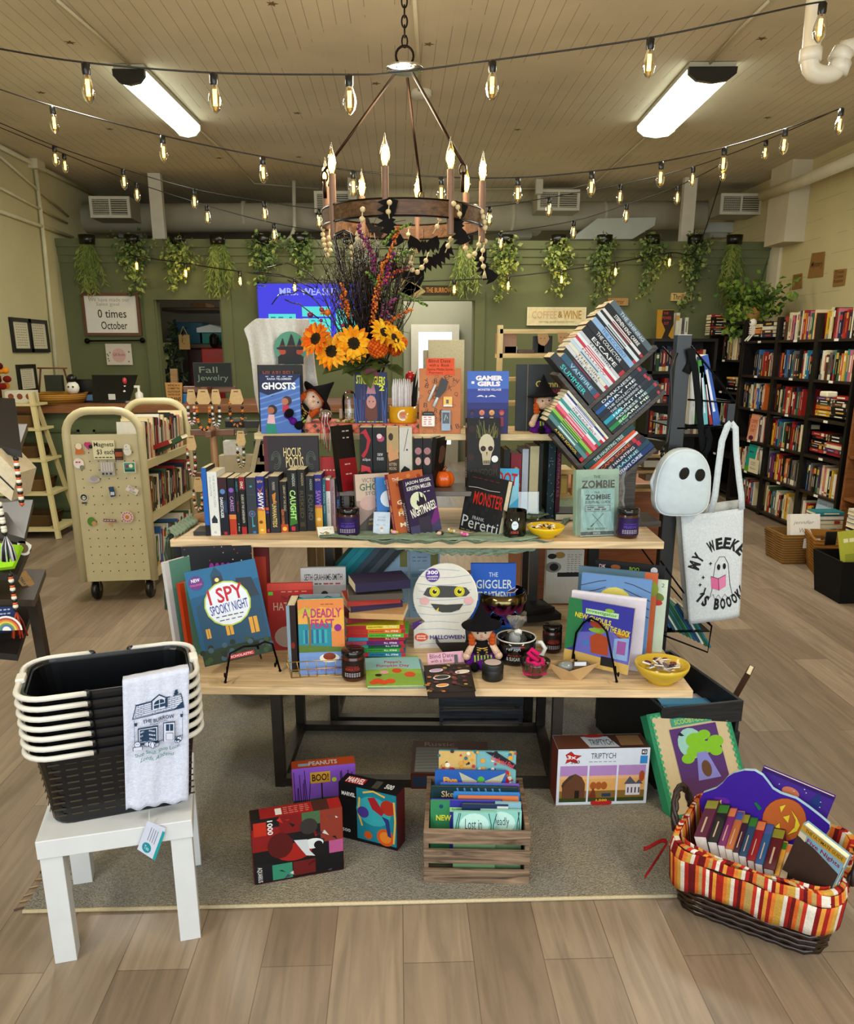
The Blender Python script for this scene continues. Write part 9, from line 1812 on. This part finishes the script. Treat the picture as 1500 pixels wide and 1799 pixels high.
for x0,x1,y,ty,cl,lb,ar in((1152,1264,2.72,1229,'d0ccd0','white game box with red stripes',lambda A:[A.poly([(.1+.13*i,.93),(.14+.13*i,.99),(.2+.13*i,.99),(.16+.13*i,.93)],'c03a3a')for i in range(7)]),(1156,1258,2.66,1237,'6ab0dc','light blue game box',lambda A:(A.rect(.03,.9,.1,.97,'1a2440'),A.text('KI',.04,.91,.05,.05,'e8f0f8',.03),A.rect(0,0,1,.87,'a890c8'))),(1130,1156,2.7,1230,'121418','black game box',None),(1048,1112,2.95,1225,'14171c','black boxed game',None),(1112,1124,2.85,1228,'0f1114','black game box with white side lettering',None)):
 a,b=ony(x0,1300,y),ony(x1,1300,y);a.z=b.z=.02;h=hfor(a,ty);o=thing('game_box',lb+' standing under the right end of the low table','game',M=frame(a,(1,0,0),(0,0,1)));m=MB().box((0,0,0),((b-a).length,.05,h),cl);ar and ar(Art(m,(0,0,0),((b-a).length,0,0),(0,0,h)));m.build('box','print',o);MB().box((0,-.001,h*.2),(.002,.0,h*.8),'c8ccd0').build('edge_mark','print',o)
a=ony(1262,1240,2.75);a.z=.05;book('brown framed book sticking out of the black crate',.1,.3,.02,'4a3020',frame(a,(.5,.8,0),(.3,-.2,1)),art=lambda A:A.rect(.15,.3,.85,.8,'7a8a84'))
c=onz(460,1236,0)+V((0,.18,0));m=MB();prof=[(.13,0),(.17,.03),(.19,.1),(.2,.18),(.19,.18),(.16,.03),(.001,.02)];m.lathe(prof,'8a7a60',c,28);[m.tube([c+V(((.135+.06*(k/8)**.6)*cos(t),(.135+.06*(k/8)**.6)*sin(t),.01+.02*k))for t in[2*pi*j/28 for j in range(28)]],.009,['b0a284','5f5240'][k%2],5,True)for k in range(9)];tag(m.build('round_basket','cloth',world=True),'round woven basket on the rug behind the low table at left','basket')
# ---- striped basket, lower right
g0,g1=onz(1186,1592,0),onz(1440,1686,0);eg=g1-g0;GL=eg.length;eg.normalize();ng=V((-eg.y,eg.x,0));GD=.29;GH=.185
Mg=frame(g0,eg,(0,0,1));o=thing('lined_basket','dark wicker basket with red and orange striped cloth liner, full of books','basket',M=Mg)
def gl(s,r=.06):return[(GL/2+x,GD/2+y)for x,y in rrect(GL*s,GD*s+(s-1)*.1,r)]
m=MB();base=gl(1.0);top_=gl(1.13);n=len(base)
m.add([(x,y,0)for x,y in base]+[(x,y,GH)for x,y in top_],[(j,(j+1)%n,n+(j+1)%n,n+j)for j in range(n)]+[tuple(range(n))[::-1]],'1c110c')
for k in range(11):
 f=k/10;P_=[(a[0]*(1-f)+b[0]*f,a[1]*(1-f)+b[1]*f)for a,b in zip(base,top_)];Q_=[]
 for j in range(n):
  a,b=P_[j],P_[(j+1)%n];L_=sqrt((a[0]-b[0])**2+(a[1]-b[1])**2);nn_=max(1,int(L_/.022))
  for q_ in range(nn_):x=a[0]+(b[0]-a[0])*q_/nn_;y=a[1]+(b[1]-a[1])*q_/nn_;s=1+.018*(1 if(len(Q_)+k)%2 else-.4);Q_.append((GL/2+(x-GL/2)*s,GD/2+(y-GD/2)*s,f*(GH-.008)+.006))
 m.tube(Q_,.0085,R.choice(['2a1a12','22140e','331f15']),6,True)
m.build('wicker_body','gloss',o)
SC_=['a82a24','d8823a','c8a04a','d8d0c4','a82a24','6a1c20','d06a2c','b89a60','c03a2c','e0d8cc','8a1c20','d89a44']
def liner(s0,z0,s1,z1,inn=False):
 A_,B_=gl(s0,.07),gl(s1,.07);vs=[];P_=6
 def dense(L):
  o_=[]
  for j in range(len(L)):
   a,b=L[j],L[(j+1)%len(L)];nn_=max(1,int(sqrt((a[0]-b[0])**2+(a[1]-b[1])**2)/.009));o_+=[(a[0]+(b[0]-a[0])*q_/nn_,a[1]+(b[1]-a[1])*q_/nn_)for q_ in range(nn_)]
  return o_
 D0=dense(B_);n_=len(D0)
 for f in range(5):
  ff=f/4
  for j,(x,y)in enumerate(D0):s=(s0*(1-ff)+s1*ff)/s1;vs.append((GL/2+(x-GL/2)*s,GD/2+(y-GD/2)*s,z0*(1-ff)+z1*ff+.003*sin(j*.5)+(.006*sin(j*.21)if f==0 else 0)))
 fs=[(f*n_+j,f*n_+(j+1)%n_,(f+1)*n_+(j+1)%n_,(f+1)*n_+j)for f in range(4)for j in range(n_)]
 m.add(vs,fs,[SC_[((j%n_)*7//8)%12]for f in range(4)for j in range(n_)],True)
m=MB();liner(1.165,.085,1.2,GH-.01);liner(1.2,GH-.01,1.17,GH+.02);liner(1.17,GH+.02,1.1,GH+.022);liner(1.1,GH+.022,.98,.05);m.build('striped_liner','cloth',o,solid=.002)
for x in(-.035,GL+.035):
 m=MB();s_=-1 if x<0 else 1;P_=[(x+s_*.02*sin(t),GD/2+.075*cos(t),GH+.01+.085*sin(t))for t in[pi*k/14 for k in range(15)]]
 for q_ in range(3):m.tube([(p[0]+.006*cos(k*1.2+q_*2.1),p[1]+.006*sin(k*1.2+q_*2.1),p[2]+.004*sin(k*1.2+q_*2.1))for k,p in enumerate(P_)],.0065,'2c1a12',6)
 m.build('handle','satin',o)
m=MB();[m.grid(lambda u,v,k=k:(-.05-.06*u*(1-k*.3),.05+.02*sin(u*5)-.03*k*u,GH-.03-(.03 if k==0 else .1)*u+.014*(v-.5)),8,2,lambda u,v:'a82a24' if v<.5 else '8a1c20')for k in(0,1)];m.build('ribbon_tie','cloth',o,solid=.0015)
bsp=[(.035,'5a1c3c','purple and maroon',''),(.03,'1c1c1e','black and green',''),(.02,'7a2a6a','plum',''),(.02,'b06a3c','orange edged',''),(.016,'3a1a34','dark plum',''),(.02,'2a4a6a','slate blue',''),(.022,'8a1c24','crimson',''),(.02,'2f5a8a','medium blue',''),(.03,'5a1622','burgundy',''),(.012,'d8a03a','rainbow striped',''),(.018,'b8a890','tan',''),(.034,'1c1a16','thick black',''),(.03,'17161a','black and yellow',''),(.026,'14131a','black',''),(.02,'2a1c1a','dark brown','')]
x=.02;
for i,(t,cl,nm,tx_)in enumerate(bsp):
 t*=1.0;hh_=.17 if i<9 else .14;wv=(.21-.004*i if i<9 else .165-.004*(i-9));lean=radians(-16+i*1.0)
 Mb=Mg@Matrix.Translation((x+t,.035,.012+wv))@Matrix.Rotation(lean,4,'Y')@Matrix.Rotation(radians(9),4,'X')@Matrix(((0,-1,0,0),(0,0,1,0),(-1,0,0,0),(0,0,0,1)))
 book('%s book, %s from the left in the striped basket'%(nm,ORD[i]),wv*.93,hh_,t*.95,cl,Mb,group='books in the striped basket',pages='e6e2da',hard=i in(1,6,8,11,12),spart=(lambda s,k:lambda A:(A.rect(0,.75,1,.97,['8a8a34','3f7a2c','c87a50','4a5a9c'][k%4]),s and A.text(s,.2,.15,.6,.55,['d8c8a0','d8d040'][k%2],.02,rot=-90),A.scrib(.4,.6,.12,1,'c0a890',.4 if not s else .0)))(tx_,i));x+=t
 # big board book and purple book at the back, horror guide at the right
o=thing('board_book','purple die-cut board book with carved orange pumpkin standing in the striped basket','book',loc=Mg@V((GL*.5,.24,.05)))
yB=(Mg@V((GL*.5,.2,0))).y
def sp(px,py,dy=0):
 n_=(ng*-1).normalized();p0=Mg@V((GL/2,.21,0));d=ray(1160+px/4.41,1340+py/4.41);p=EYE+d*((p0-EYE).dot(ng)/d.dot(ng));return p-ng*dy
out=[(300,300),(330,235),(430,200),(480,160),(520,110),(570,80),(650,60),(730,64),(790,100),(830,150),(870,205),(930,240),(1050,280),(1150,350),(1240,420),(1310,480),(1312,510),(1270,575),(1240,640),(1000,760),(600,640),(350,500)]
m=MB();q_=[sp(*p)for p in out];q2=[p+ng*.014 for p in q_];nq=len(q_);m.add(q_+q2,[tuple(range(nq))[::-1],tuple(range(nq,2*nq))]+[(j,(j+1)%nq,nq+(j+1)%nq,nq+j)for j in range(nq)],['43209c','43209c']+['a8c8d8']*nq)
def fill(pts,cl,k):m.add([sp(*p,dy=.0006*k)for p in pts][::-1],[tuple(range(len(pts)))],cl)
fill([(410,300),(420,265),(500,268),(535,290),(540,420),(500,400),(440,360)],'6a2a9c',1);fill([(430,290),(455,300),(475,285),(470,310),(490,325),(465,330),(455,350),(445,325)],'e8d83a',2)
el=lambda cx,cy,rx,ry,rot=0:[(cx+rx*cos(t)*cos(rot)-ry*sin(t)*sin(rot),cy+rx*cos(t)*sin(rot)+ry*sin(t)*cos(rot))for t in[2*pi*k/22 for k in range(22)]]
fill(el(640,360,0,0),'d8b84a',1)if 0 else None
fill([(540,560),(560,640),(800,700),(900,640),(860,590),(700,500)],'d0b048',1)
fill(el(960,440,172,168),'8a4420',2);fill(el(960,440,168,164),'c06a34',3);fill([(725,310),(745,305),(785,350),(765,368)],'1f7a4c',3)
for pts in([(925,335),(975,320),(935,385)],[(950,415),(1005,400),(990,465)],[(890,490),(925,460),(930,540),(905,520)],[(1010,350),(1060,420),(1085,480),(1060,530),(980,560),(1040,500),(1050,440)]):fill(pts,'7a3c1c',4);fill([(x*.94+y0*.06,y*.94+y1*.06)for(x,y),(y0,y1)in zip(pts,[(sum(p[0]for p in pts)/len(pts),sum(p[1]for p in pts)/len(pts))]*len(pts))],'e8d040',5)
m.build('cover','print',o,world=True)
def qbook(lb,pts,t,cl,art,up_=.02):
 P4=[onz(px,py,z_)for px,py,z_ in pts];X,Y=P4[1]-P4[0],P4[3]-P4[0];book(lb,X.length,Y.length,t,cl,frame(P4[0],X,Y),art=art)
a,b=sp(820,300,-.03),sp(1300,470,-.03);tl=sp(735,52,-.03);tr_=sp(1295,290,-.03);Xv=tr_-tl;qz=(sp(1255,430,-.03)-tr_)
book('purple witch picture book behind the pumpkin board book',Xv.length,.2,.014,'4a2a8c',frame(tl+qz.normalized()*.2,Xv,-qz),art=lambda A:(A.rect(0,.95,1,1,'3a1c6c'),A.circ(.45,.8,.12,'c87a5a',.08),A.circ(.8,.78,.09,'2a3a7c',.05),A.poly([(.72,.8),(.8,.98),(.88,.8)],'2a3a7c'),[A.circ(R.random(),R.uniform(.5,.95),.008,'d8d0e8')for _ in range(16)]))
def c_guide(A):A.rect(0,0,1,1,'8ab4cc');A.rect(0,.88,1,1,'c8a040');A.text('THE ULTIMATE GUIDE',.1,.91,.85,.06,'4a3a18',.01);A.text('Five Nights',.2,.74,.75,.1,'8a2a5c',.02);A.text('at',.5,.66,.12,.06,'8a2a5c',.02);A.text('Freddys',.24,.52,.66,.12,'8a2a5c',.02);A.poly([(0,.86),(.16,.86),(.2,.6),(0,.5)],'dcd4b8');A.rect(.06,.06,.96,.5,'1c1512');A.circ(.5,.26,.22,'6a9ac0',.15);A.circ(.5,.22,.12,'2a4a70',.05);A.circ(.2,.4,.06,'c8d8e0');A.circ(.82,.38,.06,'c8d8e0');A.rect(0,0,1,.05,'a8987c')
qbook('blue and black guide book sticking out at the right end of the striped basket',[(1376,1530,.17),(1448,1592,.14),(1480,1540,.3),(1416,1452,.34)],.022,'7aa4bc',c_guide)
qbook('dark magazine behind the blue guide book in the striped basket',[(1368,1540,.15),(1440,1602,.12),(1470,1560,.26),(1404,1470,.3)],.012,'4a3a34',None)
# goods behind the display
yj=3.45;o=thing('jewelry_rack','light pine jewelry rack with shelves behind the right end of the top shelf','rack',loc=(ony(868,700,yj).x,yj,Z2));pn='d6bd84'
xa,xb=ony(878,600,yj).x,ony(1018,600,yj).x;zt0=ony(878,571,yj).z
for x in(xa-.009,xb):MB().box((x,yj,.72),(x+.022,yj+.03,zt0),pn).build('post','woodz',o,world=True)
for py0,py1 in((578,586),(621,629),(664,670),(707,713),(826,834),(871,878)):MB().box((xa,yj,ony(900,py1,yj).z),(xb,yj+(.02 if py0==578 else .16),ony(900,py0,yj).z),pn).build('rail','wood',o,world=True)
for px,py,lb in((953,598,'face-shaped brown earring card, left one on the pine rack'),(988,596,'face-shaped brown earring card, right one on the pine rack')):
 c=ony(px,py,yj-.01);m=MB().prism([(c.x+x*.0022,c.z+z*.0022)for x,z in((-10,12),(9,12),(13,3),(9,-5),(4,-10),(-2,-9),(-8,-5),(-9,3))],.0015,'b8946c','y',c.y);[m.ball((c.x+dx,c.y-.001,c.z+.008),.002,'3a2a22',6,4)for dx in(-.008,.008)];tag(m.build('earring_card','paper',world=True),lb,'card','earring cards on the pine rack')
for x0,y0,x1,y1,cl,lb in((886,608,908,621,'dcdcd8','small white sign on the pine rack'),(910,614,940,621,'5a4030','low dark tray on the pine rack'),(944,603,957,620,'d0c4a0','cream cylinder on the pine rack'),(938,590,970,620,'1c1a18','black display block on the pine rack'),(872,586,908,622,'9c7450','tan jewelry bag on the pine rack'),(985,835,998,870,'c8b060','yellow grid basket behind the maroon spine'),(1000,690,1030,712,'8a7a60','small brown box at the right of the pine rack')):
 a,b=rc(x0,y0,x1,y1,yj+.04);tag(MB().box((a.x,yj+.04,a.z),(b.x,yj+.08,b.z),cl).build('display_item','satin',world=True,bevel=.002),lb,'display item')
yd_=3.75;o=thing('dresser','orange brown wooden dresser back seen under the middle table at right','dresser',loc=(.6,yd_,0));m=MB().box((0,0,.08),(.72,.45,.84),'8a5028');m.build('dresser_body','wood',o);MB().box((-.02,-.02,.84),(.74,.47,.87),'965a30').build('dresser_top','wood',o)
for x in(.0,.66):
 for y in(0,.39):MB().box((x,y,0),(x+.06,y+.06,.08),'6a3a1c').build('foot','wood',o)
for i,(x0,x1,y1,cl,nm)in enumerate(((1135,1160,798,'4a4842','grey paperback lying'),(1133,1163,822,'c8c0b0','cream book lying'),(1136,1164,846,'8a7a64','tan book lying'))):
 a,b=ony(x0,y1,3.7),ony(x1,y1-12,3.7);MB_=MB().box((0,0,0),(b.x-a.x,.12,b.z-a.z),cl);o=MB_.build('book','print');o.location=(a.x,3.72,a.z);tag(o,nm+' on a shelf behind the tree bookshelf','book')
o=thing('back_shelf','pale wooden shelf unit behind the tree bookshelf','shelf',loc=(ony(1020,860,3.7).x,3.68,.87))
for py in(800,828,860):a,b=ony(1020,py,3.68),ony(1185,py,3.68);MB().box((a.x,3.69,a.z-.014),(b.x,3.86,a.z),'b8996a').build('shelf','wood',o,world=True)
for px in(1020,1182):a=ony(px,790,3.68);MB().box((a.x,3.69,.87),(a.x+.015,3.86,a.z),'b8996a').build('side_panel','woodz',o,world=True)
# fall jewelry tree
yj2=3.15;cj=ony(384,900,yj2);o=thing('jewelry_stand','turned wooden jewelry stand with hooks and a chalkboard on top','jewelry stand',loc=(cj.x,yj2,Z2));zt1=ony(384,690,yj2).z
MB().lathe([(.001,0),(.1,0),(.1,.012),(.03,.03),(.014,.05),(.014,zt1-Z2)],'a0764c',(0,0,0),16).build('pole','woodz',o)
for pz,r_ in((684,.1),(760,.085),(835,.075)):z0=ony(384,pz,yj2).z-Z2;MB().box((-r_,-.012,z0-.012),(r_,.012,z0+.012),'7a4e30').build('arm','wood',o,bevel=.003);MB().box((-.012,-r_,z0-.012),(.012,r_,z0+.012),'7a4e30').build('arm','wood',o,bevel=.003)
a,b=ony(342,680,yj2-.02),ony(406,637,yj2-.02);m=MB().box((a.x,a.y,a.z),(b.x,a.y+.006,b.z),'2f3230');A=Art(m,(a.x,a.y,a.z),(b.x-a.x,0,0),(0,0,b.z-a.z));A.text('Fall',.15,.58,.48,.25,'7a8470',0);A.text('Jewelry',.08,.2,.82,.3,'7a8470',0);[A.rect(*q_,'5a4a38')for q_ in((0,0,1,.02),(0,.98,1,1),(0,0,.012,1),(.988,0,1,1))];m.build('chalkboard','matte',o,world=True)
bk_,or_,wh_,rd_='161413','d07a2c','dcd6cc','a8303a'
for px,py,pb,cols,wd,lb,dy in((356,684,755,[bk_,or_,or_,bk_],12,'orange and black bead bracelet, front centre of the jewelry stand',-.12),(335,684,745,[rd_,wh_,bk_,wh_],6,'red, white and black bead strands at the left of the jewelry stand',-.07),(378,684,748,[bk_,wh_],7,'black and white bead bracelet at the middle of the jewelry stand',-.11),(414,684,748,[or_,bk_,bk_],12,'orange and black bead bracelet at the right of the jewelry stand',-.08),(422,757,820,['3a6a4c',wh_,bk_,'c8a050'],6,'green and black bead bracelet on the second tier, right',-.05),(335,765,835,[rd_,wh_,bk_],7,'red and white bead strands on the second tier, left',-.06),(347,838,895,[bk_,wh_,or_],8,'black and white bead strands on the lowest tier of the jewelry stand',-.05)):
 y_=yj2+dy;m=MB();c0=ony(px,py+24,y_);w_=wd/F*3.05;h_=c0.z-ony(px,pb,y_).z;k_=int(2*h_/.0082)+4
 for j in range(k_):t=pi*j/(k_-1);m.ball((c0.x-w_*cos(t)*(.85+.3*sin(t)),y_,c0.z-h_*sin(t)**.8),.0062,cols[j%len(cols)],7,5)
 m.build
 tag(m.build('bead_bracelet','gloss',world=True),lb,'bracelet','bracelets on the jewelry stand');c1=ony(px,py,y_-.006);hh_=c1.z-c0.z+.004;ww_=.03 if wd>8 else .021
 m=MB().prism([(c1.x+x*ww_,c1.z+z*hh_)for x,z in((-.55,0),(.55,0),(.9,-.75),(.6,-1),(-.6,-1),(-.9,-.75))],.001,'c8a878','y',c1.y);m.tube([(c1.x-.008,c1.y-.001,c1.z-.008),(c1.x+.008,c1.y-.001,c1.z-.008)],.0015,'6a5038',4);tag(m.build('jewelry_card','paper',world=True),'tan card above the '+lb.split(',')[0].replace('at the','by the')[:60],'card','cards on the jewelry stand')
 # packaged stock and little easel behind the jewelry stand
yz=3.6
for x0,y0,x1,y1,cl,mt,lb,nm in((395,735,430,765,'cfc8bc','wrap','clear packet behind the jewelry stand','clear_packet'),(392,775,425,800,'d8d4cc','paper','white barcode packet behind the jewelry stand','packet'),(455,780,478,812,'c8b080','paper','cream book edge behind the spell book','packet'),(446,775,462,805,'1c1a18','satin','black card behind the spell book','packet'),(385,800,470,838,'b8a888','satin','pale wooden tray behind the jewelry stand','tray'),(440,815,478,845,'1a1816','satin','black tray behind the spell book','tray'),(395,740,455,752,'2a2520','satin','dark strip tray behind the jewelry stand','tray')):
 a,b=rc(x0,y0,x1,y1,yz);tag(MB().box((a.x,yz,a.z),(b.x,yz+.06,b.z),cl).build(nm,mt,world=True,bevel=.002),lb,nm.replace('_',' '))
m=MB();m.bar(ony(438,855,yz),ony(462,735,yz),.02,.02,'cfc4a8');m.bar(ony(490,855,yz),ony(464,735,yz),.02,.02,'cfc4a8');tag(m.build('a_frame_stand','paint',world=True),'pale wooden A-frame stand behind the spell book','stand')
ob_=thing('work_table','plain low back table carrying stock behind the display','table',loc=(ony(360,855,3.55).x,3.55,0));a,b=ony(370,858,3.55),ony(560,858,3.55);MB().box((0,0,a.z-.03),(b.x-a.x,.4,a.z),'a89470').build('tabletop','wood',ob_)
for x in(0,b.x-a.x-.04):
 for y in(0,.36):MB().box((x,y,0),(x+.04,y+.04,a.z-.03),'8a7858').build('leg','woodz',ob_)
 # cream cardstock behind the orange wrapped book
yq=3.3;a,b=ony(752,700,yq),ony(816,597,yq);m=MB().box((a.x,yq,Z3),(b.x,yq+.01,b.z),'cfc4a0');m.box((a.x-.02,yq+.01,Z3),(a.x+.03,yq+.014,b.z-.04),'b8ac8c');tag(m.build('folded_cloth','cloth',world=True,bevel=.004),'cream folded cloth standing behind the orange wrapped book','cloth')
# past 300 books in view: the smallest of the far shelves become one object
bks=[o_ for o_ in COL.objects if o_.parent is None and o_.get('category')=='book' and o_.type=='MESH']
allb=[o_ for o_ in COL.objects if o_.parent is None and o_.get('category')=='book']
def dist(o_):return(o_.matrix_basis.translation-EYE).length
bks.sort(key=lambda o_:-dist(o_));cut=max(0,len(allb)-298);m=MB()
for o_ in bks[:cut]:
 me=o_.data;M_=o_.matrix_basis;cd=me.color_attributes['Col'].data;base=len(m.v);m.v+=[M_@v.co for v in me.vertices]
 for p in me.polygons:m.f.append([i+base for i in p.vertices]);m.c.append(tuple(cd[p.loop_start].color));m.sm.append(False)
 bpy.data.objects.remove(o_)
if cut:tag(m.build('shelved_books','print',world=True),'the farthest rows of books on the black bookcases at the right','books',kind='stuff')
